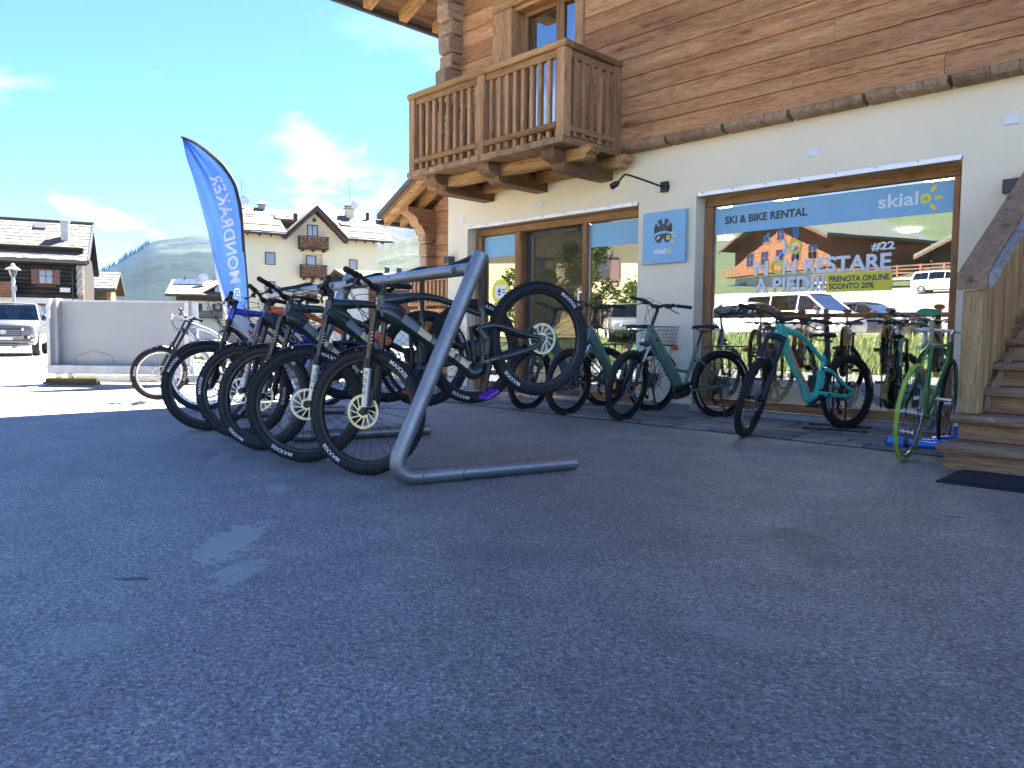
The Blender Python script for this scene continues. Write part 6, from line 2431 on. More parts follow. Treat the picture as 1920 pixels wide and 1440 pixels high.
# ---------------------------------------------------------------- annex to the left of the shop: log wall, carved brackets, small balcony
an = thing('log_annex', 'set-back log annex with a stone roof and small balcony left of the shop corner', 'building', (-13.0, 9.3, 0))
def AN(mb, name, mat, parent=None, smooth=35):
    o = mb.build(name, mat, parent or an, smooth)
    o.location = Vector((13.0, -9.3, 0)) if parent is None else Vector((0, 0, 0))
    return o
AY = 9.3
def an_roof(x):
    return 3.02 + 0.53 * (min(x, -21.7 - x) + 12.42)
z = -0.1
k = 0
while z < 3.0:
    h = U(0.17, 0.23)
    put('log', log_mesh(3.0, h, 40 + k), an, (-11.92 + 13.0, 0.0, z))
    z += h
    k += 1
mb = MB()
mb.prism([(-11.9, z), (-8.95, z), (-9.4, 3.0), (-10.85, 3.8), (-12.3, 3.0)], 9.28, 9.5)
AN(mb, 'gable_wall', M['log'], smooth=None)
z = -0.1
while z < 2.9:
    h = U(0.19, 0.25)
    mb = MB()
    mb.bbox(-11.97 + U(-0.03, 0.02), -11.73 + U(-0.01, 0.01), 9.06 + U(-0.04, 0.04), 9.34, z + 0.004, z + h - 0.004, 0.03)
    AN(mb, 'log_end', M['log_end'])
    z += h
mb = MB()
mb.bbox(-11.28, -11.0, 9.2, 9.32, 0.6, 2.62, 0.01)
AN(mb, 'window_trim', M['frame_z'])
mb = MB()
pts = [(9.35, 2.6), (9.15, 2.64), (9.08, 2.72), (9.02, 2.76), (8.96, 2.88), (8.88, 2.92), (8.84, 3.04), (8.7, 3.1), (8.62, 3.13), (8.62, 3.22), (9.35, 3.22)]
vs = [(-11.99, y, z) for y, z in pts] + [(-11.72, y, z) for y, z in pts]
n = len(pts)
mb._add(vs, [tuple(range(n)), tuple(range(2 * n - 1, n - 1, -1))] + [(i, i + n, (i + 1) % n + n, (i + 1) % n) for i in range(n)])
AN(mb, 'console', M['log_y'])
for nm, mat, dz, t, o, yf in (('roof_deck', 'beam_y', 0.0, 0.05, 0.0, 8.5), ('roof_covering', 'roof_stone', 0.052, 0.09, 0.06, 8.44)):
    mb = MB()
    for x0, x1 in ((-12.42 - o, -10.85), (-9.28 + o, -10.85)):
        za, zb = an_roof(x0) + dz, an_roof(x1) + dz
        mb.hexa([(x0, yf, za), (x1, yf, zb), (x1, 13, zb), (x0, 13, za), (x0, yf, za + t), (x1, yf, zb + t), (x1, 13, zb + t), (x0, 13, za + t)])
    AN(mb, nm, M[mat], smooth=None)
for y in (8.58, 8.95):
    mb = MB()
    for xa, xb in ((-12.34, -10.85), (-9.36, -10.85)):
        za, zb = an_roof(xa), an_roof(xb)
        mb.hexa([(xa, y - 0.06, za - 0.14), (xb, y - 0.06, zb - 0.17), (xb, y + 0.06, zb - 0.17), (xa, y + 0.06, za - 0.14),
                 (xa, y - 0.06, za - 0.003), (xb, y - 0.06, zb - 0.003), (xb, y + 0.06, zb - 0.003), (xa, y + 0.06, za - 0.003)])
    AN(mb, 'rafter', M['beam_x'])
mb = MB()
mb.tube([(-12.5, 8.46, 2.99), (-12.5, 12.5, 2.99)], 0.05, 8)
AN(mb, 'gutter', M['dark_metal'])
mb = MB()
mb.bbox(-11.65, -9.7, 8.62, 9.2, 1.20, 1.30, 0.01)
ab = AN(mb, 'balcony', M['beam_x'])
mb = MB()
mb.bbox(-11.65, -9.7, 8.55, 8.67, 1.80, 1.87, 0.01)
AN(mb, 'top_rail', M['beam_x'], ab)
mb = MB()
mb.bbox(-11.65, -9.7, 8.57, 8.65, 1.36, 1.42, 0.008)
AN(mb, 'bottom_rail', M['beam_x'], ab)
for k in range(17):
    mb = MB()
    x = -11.58 + 0.115 * k
    mb.bbox(x - 0.03, x + 0.03, 8.59, 8.63, 1.422, 1.798, 0.004)
    AN(mb, 'baluster', M['post'], ab)
for k in range(3):
    mb = MB()
    mb.bbox(-11.5 + 0.75 * k, -11.34 + 0.75 * k, 8.68, 9.25, 1.04, 1.198, 0.012)
    AN(mb, 'console', M['log_y'], ab)
mb = MB()
mb.box(-11.9, -8.95, 9.36, 9.6, -0.1, 2.9)
AN(mb, 'plaster_base', M['plaster'], smooth=None)

# ---------------------------------------------------------------- house kit for the village
M['wall_cream'] = plain('cream_render', (0.78, 0.68, 0.45), 0.9, 0, 0.05, 0.4)
M['wall_white'] = plain('white_render', (0.72, 0.69, 0.62), 0.9, 0, 0.05, 0.4)
M['wall_yellow'] = plain('yellow_render', (0.72, 0.55, 0.27), 0.9, 0, 0.05, 0.4)
M['stone_base'] = stone_slab('rough_stone_base', (0.3, 0.22, 0.16), (0.45, 0.35, 0.26))
M['old_log'] = wood('old_dark_log', (0.012, 0.01, 0.01), (0.03, 0.024, 0.02), (0.065, 0.052, 0.044), 'X', bump=0.8, rnd=0.35)
M['dark_wood'] = wood('stained_brown_wood', (0.07, 0.035, 0.022), (0.12, 0.062, 0.04), (0.17, 0.09, 0.06), 'X', bump=0.3, rnd=0.2)
M['red_wood'] = wood('red_brown_wood', (0.14, 0.06, 0.035), (0.24, 0.11, 0.06), (0.32, 0.16, 0.09), 'X', bump=0.3, rnd=0.2)
M['orange_wood'] = wood('orange_larch', (0.13, 0.052, 0.024), (0.2, 0.085, 0.04), (0.27, 0.125, 0.06), 'X', bump=0.2, rnd=0.1)
M['shutter'] = plain('shutter_brown', (0.14, 0.075, 0.065), 0.7)
M['shutter_green'] = plain('shutter_green', (0.03, 0.08, 0.045), 0.7)
M['pane'] = glass('house_glass', 0.14, (0.12, 0.14, 0.17), blend=0.15)
M['slit_shade'] = plain('slit_shade', (0.03, 0.03, 0.035), 0.9)  # shade of the balcony slat gaps, put into the colour
M['solar'] = plain('solar_panel', (0.06, 0.08, 0.14), 0.15, 0.2, 0.1, 3)
M['plate'] = plain('white_plate', (0.7, 0.7, 0.68), 0.6)
M['dish'] = plain('satellite_dish', (0.7, 0.7, 0.7), 0.5)
class House:
    def __init__(s, name, label, loc, rz, group=None):
        s.t = thing(name, label, 'house', loc, R(rz), group)
    def b(s, mb, name, mat, parent=None, smooth=35):
        return mb.build(name, mat, parent or s.t, smooth)
    def window(s, x0, x1, z0, z1, y=0.0, fr='dark_wood', bars=1, shutters=None, fw=0.09):
        mb = MB()
        mb.box(x0, x1, y - 0.03, y + 0.05, z1 - fw, z1)
        mb.box(x0, x1, y - 0.03, y + 0.05, z0, z0 + fw)
        mb.box(x0, x0 + fw, y - 0.03, y + 0.05, z0 + fw, z1 - fw)
        mb.box(x1 - fw, x1, y - 0.03, y + 0.05, z0 + fw, z1 - fw)
        if bars:
            xm = (x0 + x1) / 2
            mb.box(xm - 0.03, xm + 0.03, y - 0.02, y + 0.05, z0 + fw, z1 - fw)
            zm = z0 + (z1 - z0) * 0.55
            mb.box(x0 + fw, xm - 0.03, y - 0.015, y + 0.05, zm - 0.02, zm + 0.02)
            mb.box(xm + 0.03, x1 - fw, y - 0.015, y + 0.05, zm - 0.02, zm + 0.02)
        w = s.b(mb, 'window', M[fr], None, None)
        mb = MB()
        mb.quad((x0 + fw, y + 0.0, z0 + fw), (x1 - fw, y, z0 + fw), (x1 - fw, y, z1 - fw), (x0 + fw, y, z1 - fw))
        s.b(mb, 'pane', M['pane'], w, None)
        if shutters:
            sw = (x1 - x0) * 0.42
            for a, c in ((x0 - sw, x0 - 0.01), (x1 + 0.01, x1 + sw)):
                mb = MB()
                mb.bbox(a, c, y - 0.06, y - 0.01, z0, z1, 0.01)
                s.b(mb, 'shutter', M[shutters], w)
        return w
    def gable_roof(s, x0, x1, y0, y1, ze, zr, t=0.22, mat='roof_stone', deck='dark_wood', yr=None):
        """ridge along x"""
        yr = (y0 + y1) / 2 if yr is None else yr
        mb = MB()
        for ya, yb in ((y0, yr), (y1, yr)):
            mb.hexa([(x0, ya, ze), (x1, ya, ze), (x1, yb, zr), (x0, yb, zr), (x0, ya, ze + t), (x1, ya, ze + t), (x1, yb, zr + t), (x0, yb, zr + t)])
        r = s.b(mb, 'roof', M[mat], None, None)
        mb = MB()
        for ya, yb in ((y0 + 0.05, yr), (y1 - 0.05, yr)):
            mb.hexa([(x0 + 0.06, ya, ze - 0.12), (x1 - 0.06, ya, ze - 0.12), (x1 - 0.06, yb, zr - 0.12), (x0 + 0.06, yb, zr - 0.12),
                     (x0 + 0.06, ya, ze - 0.003), (x1 - 0.06, ya, ze - 0.003), (x1 - 0.06, yb, zr - 0.003), (x0 + 0.06, yb, zr - 0.003)])
        s.b(mb, 'roof_deck', M[deck], r, None)
        return r
    def slabs(s, roof, x0, x1, y0, yr, ze, zr, t, mat, rows, w):
        """rows of stone slabs laid over the front slope"""
        mb = MB()
        n = Vector((0, -(zr - ze), yr - y0)).normalized()
        up = Vector((0, yr - y0, zr - ze))
        for r in range(rows):
            a, c = r / rows, (r + 1.12) / rows
            x = x0 + U(-0.2, 0)
            while x < x1:
                ww = w * U(0.7, 1.3)
                xa, xb = max(x, x0), min(x + ww - 0.012, x1)
                if xb - xa > 0.03:
                    jz = U(0.0, 0.014)
                    da = U(-0.02, 0.02)
                    p0 = Vector((0, y0, ze + t)) + up * (a + da * 0.5) + n * (0.04 + jz)
                    p1 = Vector((0, y0, ze + t)) + up * min(1.0, c) + n * (0.012 + jz * 0.5)
                    q = [(xa, *(p0 - n * 0.05).yz), (xb, *(p0 - n * 0.05).yz), (xb, *(p1 - n * 0.03).yz), (xa, *(p1 - n * 0.03).yz), (xa, *p0.yz), (xb, *p0.yz), (xb, *p1.yz), (xa, *p1.yz)]
                    mb.hexa(q)
                x += ww
        o = s.b(mb, 'roof_slabs', M[mat], roof, None)
        o['kind'] = 'stuff'
        return o
    def rafters(s, roof, xs, y0, ze, mat='dark_wood', l=0.9, slope=0.5, w=0.16):
        for x in xs:
            mb = MB()
            mb.hexa([(x - w / 2, y0 + 0.12, ze - 0.27), (x + w / 2, y0 + 0.12, ze - 0.27), (x + w / 2, y0 + l, ze - 0.32 + slope * l), (x - w / 2, y0 + l, ze - 0.32 + slope * l),
                     (x - w / 2, y0 + 0.08, ze - 0.09), (x + w / 2, y0 + 0.08, ze - 0.09), (x + w / 2, y0 + l, ze - 0.09 + slope * l), (x - w / 2, y0 + l, ze - 0.09 + slope * l)])
            s.b(mb, 'rafter', M[mat], roof, None)
def pane_dish(h, parent, c, r=0.4):
    mb = MB()
    mb.lathe([(0.001, 0.0), (r * 0.5, 0.03), (r * 0.85, 0.09), (r, 0.14), (r, 0.15), (r * 0.5, 0.05), (0.001, 0.015)], c, 'Y', 18)
    mb.tube([Vector(c), Vector(c) + Vector((0, -0.35, -0.1))], 0.015, 5)
    mb.tube([Vector(c), Vector(c) + Vector((0, 0.15, -0.4))], 0.03, 5)
    return h.b(mb, 'satellite_dish', M['dish'], parent)
def antenna(h, parent, c, H=2.6):
    c = Vector(c)
    mb = MB()
    mb.tube([c, c + Vector((0, 0, H))], 0.025, 6)
    for z, n in ((H * 0.55, 4), (H * 0.78, 3), (H * 0.98, 2)):
        p = c + Vector((0, 0, z))
        mb.tube([p + Vector((-0.1, 0, 0)), p + Vector((0.75, 0, 0.05))], 0.015, 4)
        for k in range(n):
            q = p + Vector((0.1 + 0.18 * k, 0, 0.02))
            mb.tube([q + Vector((0, 0, -0.16)), q + Vector((0, 0, 0.16))], 0.012, 4)
    return h.b(mb, 'antenna', M['dark_metal'], parent)

# --- old dark blockhouse
A_ = House('log_house', 'old black timber house with a pale shingle roof and red-brown shutters', (-62.9, 11.44, 0), 70.843)
mb = MB()
mb.box(-13, 5.15, 0.05, 10, -0.6, 3.17)
A_.b(mb, 'plaster_base', M['wall_white'], None, None)
k = 0
z = 3.18
while z < 6.6:
    h = U(0.24, 0.33)
    for x0, x1 in ((-13, 2.36), (3.32, 5.2)) if 4.0 < z + h / 2 < 5.2 else ((-13, 5.2),):
        mb = MB()
        mb.bbox(x0, x1, -0.04 + U(-0.03, 0.03), 0.3, z + 0.012, z + h - 0.012, 0.05)
        A_.b(mb, 'log', M['old_log'], None, None)
    z += h
mb = MB()
mb.box(-13, 5.18, 0.25, 10, 3.17, 6.5)
mb.prism([(5.18, 6.5), (5.0, 6.5), (5.0, 6.52)], 0.3, 9.9)
A_.b(mb, 'inner_wall', M['old_log'], None, None)
z = 3.0
while z < 6.0:
    mb = MB()
    mb.bbox(4.8 + U(-0.05, 0.03), 5.2, -0.3, 0.02, z, z + 0.26, 0.04)
    A_.b(mb, 'log_end', M['log_end'], None, None)
    z += 0.28
rf = A_.gable_roof(-13.8, 5.55, -1.0, 11.0, 5.62, 8.95, 0.2, 'roof_wood', 'old_log', 5.0)
A_.slabs(rf, -13.7, 5.5, -1.0, 5.0, 5.62, 8.95, 0.2, 'roof_wood', 11, 0.33)
mb = MB()
mb.tube([(-13.8, 4.98, 9.22), (5.6, 4.98, 9.22)], 0.13, 6)
A_.b(mb, 'ridge_cap', M['dark_metal'], rf)
mb = MB()
mb.hexa([(5.5, -1.0, 5.6), (5.62, -1.0, 5.6), (5.62, 5.0, 8.95), (5.5, 5.0, 8.95), (5.5, -1.0, 5.9), (5.62, -1.0, 5.9), (5.62, 5.0, 9.25), (5.5, 5.0, 9.25)])
A_.b(mb, 'verge_board', M['dark_metal'], rf, None)
mb = MB()
mb.bbox(3.62, 4.12, 1.9, 2.6, 6.6, 8.86, 0.03)
mb.bbox(3.55, 4.19, 1.83, 2.67, 8.86, 8.96, 0.02)
for zz in (8.4, 8.55, 8.7):
    mb.bbox(3.6, 4.14, 1.88, 2.62, zz, zz + 0.05, 0.01)
A_.b(mb, 'chimney', M['concrete'], rf)
def roof_window(h, rf, x0, x1, s0, s1, y0, yr, ze, zr, t):
    n = Vector((0, -(zr - ze), yr - y0)).normalized()
    up = Vector((0, yr - y0, zr - ze))
    o = Vector((0, y0, ze + t))
    def P(x, s_, d):
        q = o + up * s_ + n * d
        return (x, q.y, q.z)
    mb = MB()
    mb.hexa([P(x0, s0, 0.02), P(x1, s0, 0.02), P(x1, s1, 0.02), P(x0, s1, 0.02), P(x0, s0, 0.16), P(x1, s0, 0.16), P(x1, s1, 0.16), P(x0, s1, 0.16)])
    w = h.b(mb, 'roof_window', M['dark_metal'], rf, None)
    return w
roof_window(A_, rf, 1.75, 2.5, 0.76, 0.9, -1.0, 5.0, 5.62, 8.95, 0.2)
roof_window(A_, rf, 0.7, 2.0, 0.17, 0.24, -1.0, 5.0, 5.62, 8.95, 0.2)
mb = MB()
mb.tube([(-13.5, 0.35, 6.75), (5.3, 0.35, 6.75)], 0.05, 5)
A_.b(mb, 'snow_guard', M['dark_metal'], rf)
A_.window(2.36, 3.31, 4.12, 5.2, -0.04, 'red_wood', 1, 'shutter')
mb = MB()
mb.bbox(2.25, 3.42, -0.25, -0.05, 3.96, 4.06, 0.02)
A_.b(mb, 'window_box', M['red_wood'])
mb = MB()
mb.box(3.68, 4.32, -0.09, -0.06, 3.62, 3.93)
A_.b(mb, 'name_plate', M['plate'], None, None)
mb = MB()
mb.tube(catmull([(5.1, -0.5, 5.6), (4.95, -0.3, 5.5), (4.5, -0.12, 5.3), (4.48, -0.1, 4.5), (4.48, -0.1, 3.0), (4.48, -0.1, 0.0)], 3), 0.04, 6)
A_.b(mb, 'downpipe', M['dark_metal'])
mb = MB()
mb.bbox(-4.0, 0.9, -1.1, -0.98, 3.32, 4.02, 0.02)
mb.bbox(-4.1, 1.0, -1.15, -0.95, 4.03, 4.18, 0.02)
mb.box(-4.0, 0.9, -1.1, -0.05, 3.2, 3.3)
A_.b(mb, 'balcony', M['red_wood'])
mb = MB()
mb.box(2.3, 3.2, -0.02, 0.06, 0.2, 2.78)
dr_ = A_.b(mb, 'door', M['red_wood'], None, None)
mb = MB()
mb.quad((2.45, -0.03, 1.2), (3.05, -0.03, 1.2), (3.05, -0.03, 2.6), (2.45, -0.03, 2.6))
A_.b(mb, 'pane', M['pane'], dr_, None)
mb = MB()
for k in range(7):
    pts = [(4.78 + 0.06 * k + 0.03 * math.sin(j * 1.7 + k), -0.36, 5.7 - j * 0.16) for j in range(15)]
    mb.tube(pts, 0.014, 4)
A_.b(mb, 'fairy_lights', M['plate'])
# --- small log hut behind it
B_ = House('log_hut', 'small red log hut with a grey-green stone roof beyond the dark timber house', (-83.16, 22.21, 0), 67.843)
mb = MB()
mb.box(-3, 2.2, 0, 6, -0.5, 5.0)
B_.b(mb, 'wall', M['red_wood'], None, None)
rb = B_.gable_roof(-3.5, 2.85, -0.9, 8.9, 4.85, 6.8, 0.2, 'roof_green', 'dark_wood', 4.0)
B_.slabs(rb, -3.5, 2.85, -0.9, 4.0, 4.85, 6.8, 0.2, 'roof_green', 6, 0.5)
B_.window(0.25, 0.95, 3.6, 4.7, -0.02, 'dark_wood', 1)
mb = MB()
mb.bbox(0.98, 1.4, -0.08, -0.02, 3.6, 4.7, 0.01)
B_.b(mb, 'shutter', M['shutter_green'])
for k in range(7):
    mb = MB()
    mb.bbox(1.95, 2.35, -0.25, 0.0, 3.0 + k * 0.26, 3.24 + k * 0.26, 0.03)
    B_.b(mb, 'log_end', M['log_end'], None, None)
# --- house with solar panels
C_ = House('solar_house', 'white and timber house with solar panels on its stone roof behind the flag', (-113.62, 41.19, 0), 60.843)
mb = MB()
mb.box(1.1, 16, 0, 10, -1, 5.45)
C_.b(mb, 'wall', M['wall_white'], None, None)
mb = MB()
mb.box(1.1, 16, -0.05, 10, 5.45, 6.35)
mb.poly([(1.1, -0.05, 6.35), (1.1, 10, 6.35), (1.1, 5, 8.5)])
C_.b(mb, 'timber_band', M['dark_wood'], None, None)
rc = C_.gable_roof(-0.2, 17, -1.4, 11.4, 6.1, 8.6, 0.2, 'roof_stone', 'dark_wood', 5.0)
C_.slabs(rc, -0.2, 17, -1.4, 5.0, 6.1, 8.6, 0.2, 'roof_stone', 8, 0.6)
for k in range(4):
    w_ = roof_window(C_, rc, 0.35 + k * 1.0, 1.3 + k * 1.0, 0.62, 0.97, -1.4, 5.0, 6.1, 8.6, 0.2)
    w_.data.materials[0] = M['solar']
    w_.name = 'solar_panel'
C_.window(3.4, 4.25, 4.05, 5.1, -0.02, 'dark_wood', 0, 'shutter_green')
C_.window(6.3, 7.1, 4.05, 5.1, -0.02, 'dark_wood', 0, 'shutter_green')
mb = MB()
mb.box(1.9, 14, -1.1, 0, 3.0, 3.12)
bc_ = C_.b(mb, 'balcony', M['dark_wood'], None, None)
mb = MB()
mb.box(1.9, 14, -1.12, -1.05, 3.9, 4.0)
mb.box(1.9, 14, -1.12, -1.05, 3.2, 3.27)
C_.b(mb, 'rail', M['dark_wood'], bc_, None)
for k in range(50):
    mb = MB()
    mb.box(1.95 + k * 0.24, 2.07 + k * 0.24, -1.11, -1.06, 3.27, 3.9)
    C_.b(mb, 'baluster', M['dark_wood'], bc_, None)
mb = MB()
mb.prism([(5.1, 6.4), (9.0, 6.4), (9.0, 7.9), (7.6, 7.9)], -0.2, 4)
dm = C_.b(mb, 'dormer', M['dark_wood'], None, None)
mb = MB()
mb.hexa([(4.6, -0.8, 6.35), (7.6, -0.8, 8.1), (7.6, 4.4, 8.1), (4.6, 4.4, 6.35), (4.6, -0.8, 6.55), (7.6, -0.8, 8.3), (7.6, 4.4, 8.3), (4.6, 4.4, 6.55)])
mb.hexa([(7.6, -0.8, 8.1), (10.5, -0.8, 6.4), (10.5, 4.4, 6.4), (7.6, 4.4, 8.1), (7.6, -0.8, 8.3), (10.5, -0.8, 6.6), (10.5, 4.4, 6.6), (7.6, 4.4, 8.3)])
C_.b(mb, 'dormer_roof', M['roof_stone'], dm, None)
C_.window(6.4, 7.1, 6.6, 7.6, -0.22, 'plate', 0)
pane_dish(C_, rc, (4.5, 2.5, 9.0), 0.7)
mb = MB()
mb.box(-0.1, 1.0, 0.6, 1.2, 4.8, 6.0)
C_.b(mb, 'oriel', M['wall_white'], None, None)
mb = MB()
for x, y in ((1.6, 4.4), (3.6, 4.4), (5.7, 4.6)):
    mb.box(x, x + 0.16, y, y + 0.16, 8.5, 9.3)
C_.b(mb, 'vent_pipe', M['dark_metal'], rc, None)

# --- cream hotel with sunburst balconies
D_ = House('cream_hotel', 'tall cream hotel with a stone roof, front gable and brown sunburst balconies', (-69.25, 32.24, 0), 73.843)
mb = MB()
mb.box(-0.7, 5.33, 0, 11, 1.6, 10.9)
mb.box(7.2, 12.77, 0, 11, 1.6, 10.9)
mb.box(5.33, 7.2, 0, 11, 8.62, 10.9)
mb.box(5.33, 7.2, 0.35, 11, 1.6, 8.62)
mb.poly([(3.9, -0.002, 10.3), (8.95, -0.002, 10.3), (6.43, -0.002, 12.6)])
mb.prism([(3.9, 10.3), (8.95, 10.3), (6.43, 12.6)], 0.0, 4.5)
D_.b(mb, 'wall', M['wall_cream'], None, None)
mb = MB()
mb.box(-0.75, 12.82, -0.06, 11, -1, 1.6)
D_.b(mb, 'stone_base', M['stone_base'], None, None)
rd = D_.gable_roof(-1.6, 3.6, -1.2, 12.2, 10.15, 13.3, 0.2, 'roof_stone', 'dark_wood', 5.5)
D_.gable_roof(9.2, 14.1, -1.2, 12.2, 10.15, 13.3, 0.2, 'roof_stone', 'dark_wood', 5.5)
D_.gable_roof(3.602, 9.198, 2.6, 12.2, 10.15 + 3.15 * 3.8 / 6.7, 13.3, 0.2, 'roof_stone', 'dark_wood', 5.5)
for xa, xb in ((-1.6, 3.6), (9.2, 14.1)):
    D_.slabs(rd, xa, xb, -1.2, 5.5, 10.15, 13.3, 0.2, 'roof_stone', 9, 0.55)
D_.slabs(rd, 3.6, 9.2, 2.6, 5.5, 10.15 + 3.15 * 3.8 / 6.7, 13.3, 0.2, 'roof_stone', 4, 0.55)
D_.rafters(rd, [-1.0 + 1.05 * k for k in range(5)] + [9.4, 10.3, 11.2, 12.1, 13.0], -1.2, 10.15, slope=0.47)
for xa, xb in ((-1.7, 3.5), (9.3, 14.2)):
    mb = MB()
    mb.tube([(xa, -1.28, 10.2), (xb, -1.28, 10.2)], 0.09, 6)
    D_.b(mb, 'gutter', M['dark_metal'], rd)
# cross gable over the balconies
mb = MB()
for xe in (3.3, 9.55):
    mb.hexa([(xe, -1.3, 9.95), (6.43, -1.3, 12.95), (6.43, 5.5, 12.95), (xe, 5.5, 9.95), (xe, -1.3, 10.17), (6.43, -1.3, 13.17), (6.43, 5.5, 13.17), (xe, 5.5, 10.17)])
gr_ = D_.b(mb, 'front_gable_roof', M['roof_stone'], None, None)
for sx_, xe in ((-1, 3.45), (1, 9.4)):
    mb = MB()
    mb.hexa([(xe, -1.25, 9.66), (6.43, -1.25, 12.62), (6.43, -1.05, 12.62), (xe, -1.05, 9.66), (xe, -1.25, 9.94), (6.43, -1.25, 12.93), (6.43, -1.05, 12.93), (xe, -1.05, 9.94)])
    D_.b(mb, 'barge_board', M['dark_wood'], gr_, None)
    mb = MB()
    mb.hexa([(xe, -1.05, 9.8), (6.43, -1.05, 12.8), (6.43, 0, 12.8), (xe, 0, 9.8), (xe, -1.05, 9.94), (6.43, -1.05, 12.93), (6.43, 0, 12.93), (xe, 0, 9.94)])
    D_.b(mb, 'soffit', M['dark_wood'], gr_, None)
D_.window(1.75, 2.72, 7.36, 8.57, -0.02, 'red_wood', 0)
D_.window(1.72, 2.7, 4.62, 5.8, -0.02, 'dark_wood', 1)
D_.window(5.72, 6.78, 9.2, 11.42, -0.02, 'dark_wood', 1)
D_.window(5.7, 6.68, 6.5, 8.5, 0.33, 'dark_wood', 0)
D_.window(5.62, 6.75, 3.8, 5.72, 0.33, 'dark_wood', 1)
D_.window(9.85, 10.72, 7.25, 8.32, -0.02, 'red_wood', 0)
D_.window(9.95, 10.82, 4.43, 5.5, -0.02, 'dark_wood', 0)
D_.window(5.75, 6.6, 1.9, 2.8, 0.33, 'dark_wood', 0)
D_.window(1.7, 2.6, 2.0, 3.0, -0.02, 'dark_wood', 0)
def sun_balcony(x0, x1, z0, z1, y=-1.0):
    mb = MB()
    mb.box(x0, x1, y, 0, z0 - 0.02, z0 + 0.1)
    bl_ = D_.b(mb, 'balcony', M['dark_wood'], None, None)
    mb = MB()
    mb.box(x0 - 0.05, x1 + 0.05, y - 0.05, y + 0.07, z1 - 0.1, z1)
    mb.box(x0 - 0.05, x0 + 0.07, y + 0.07, 0, z1 - 0.1, z1)
    mb.box(x1 - 0.07, x1 + 0.05, y + 0.07, 0, z1 - 0.1, z1)
    D_.b(mb, 'rail', M['dark_wood'], bl_, None)
    cx, cz = (x0 + x1) / 2, z0 - 0.2
    n = 10
    zb, zt = z0 + 0.12, z1 - 0.14
    angs = [R(12 + 156 * i / n) for i in range(n + 1)]
    def ray_pt(a):
        c, s_ = math.cos(a), math.sin(a)
        t = min(abs((x1 - cx) / c) if abs(c) > 1e-4 else 9e9, (zt - cz) / s_)
        return (cx + c * t, cz + s_ * t)
    for i in range(n):
        g = R(2.0)
        a, b_ = angs[i] + g, angs[i + 1] - g
        p0, p1 = ray_pt(a), ray_pt(b_)
        q0 = (cx + (p0[0] - cx) * 0.3, max(zb, cz + (p0[1] - cz) * 0.3))
        q1 = (cx + (p1[0] - cx) * 0.3, max(zb, cz + (p1[1] - cz) * 0.3))
        mb = MB()
        mb.hexa([(q0[0], y, q0[1]), (q1[0], y, q1[1]), (p1[0], y, p1[1]), (p0[0], y, p0[1]), (q0[0], y + 0.04, q0[1]), (q1[0], y + 0.04, q1[1]), (p1[0], y + 0.04, p1[1]), (p0[0], y + 0.04, p0[1])])
        D_.b(mb, 'slat', M['red_wood'], bl_, None)
    mb = MB()
    mb.box(x0, x1, y + 0.045, y + 0.06, zb, zt - 0.02)  # near-black backing sheet paints the shade seen between the slats
    mb.box(x0, x0 + 0.06, y + 0.07, -0.01, zb, zt)
    mb.box(x1 - 0.06, x1, y + 0.07, -0.01, zb, zt)
    D_.b(mb, 'side_board', M['slit_shade'], bl_, None)
    for k in range(3):
        mb = MB()
        xx = x0 + 0.35 + k * (x1 - x0 - 0.7) / 2
        mb.box(xx - 0.09, xx + 0.09, y + 0.15, 0, z0 - 0.22, z0 - 0.023)
        D_.b(mb, 'console', M['dark_wood'], bl_, None)
sun_balcony(4.85, 7.6, 9.02, 10.22)
sun_balcony(5.0, 7.42, 6.3, 7.5)
mb = MB()
mb.bbox(10.95, 11.75, 4.6, 5.4, 12.6, 14.05, 0.02)
ch_ = D_.b(mb, 'chimney', M['wall_cream'], rd)
mb = MB()
mb.bbox(10.8, 11.9, 4.45, 5.55, 14.05, 14.2, 0.03)
for x, y in ((10.95, 4.6), (11.65, 4.6), (10.95, 5.3), (11.65, 5.3)):
    mb.box(x, x + 0.12, y, y + 0.12, 14.2, 14.4)
mb.hexa([(10.75, 4.4, 14.4), (11.95, 4.4, 14.4), (11.95, 5.6, 14.4), (10.75, 5.6, 14.4), (11.25, 4.9, 14.65), (11.45, 4.9, 14.65), (11.45, 5.1, 14.65), (11.25, 5.1, 14.65)])
D_.b(mb, 'chimney_cap', M['concrete'], ch_)
antenna(D_, ch_, (11.2, 4.5, 14.0), 3.2)
pane_dish(D_, ch_, (11.75, 4.3, 14.5), 0.45)
mb = MB()
mb.bbox(2.1, 2.7, 4.9, 5.5, 13.3, 13.75, 0.02)
mb.hexa([(1.9, 4.7, 13.78), (2.9, 4.7, 13.78), (2.9, 5.7, 13.78), (1.9, 5.7, 13.78), (2.3, 5.1, 14.2), (2.5, 5.1, 14.2), (2.5, 5.3, 14.2), (2.3, 5.3, 14.2)])
D_.b(mb, 'chimney', M['concrete'], rd)
antenna(D_, rd, (0.5, 5.2, 13.3), 2.8)
pane_dish(D_, rd, (0.75, 4.9, 14.1), 0.5)
for xa, s0 in ((3.2, 0.52), (9.6, 0.46)):
    roof_window(D_, rd, xa, xa + 1.1, s0, s0 + 0.13, -1.2, 5.5, 10.15, 13.3, 0.2)
mb = MB()
mb.bbox(4.9, 5.25, 1.9, 2.2, 11.6, 12.7, 0.02)
D_.b(mb, 'vent_pipe', M['dark_wood'], rd)
mb = MB()
mb.bbox(13.0, 13.3, 4.3, 4.6, 12.9, 13.8, 0.02)
D_.b(mb, 'vent_pipe', M['dark_wood'], rd)
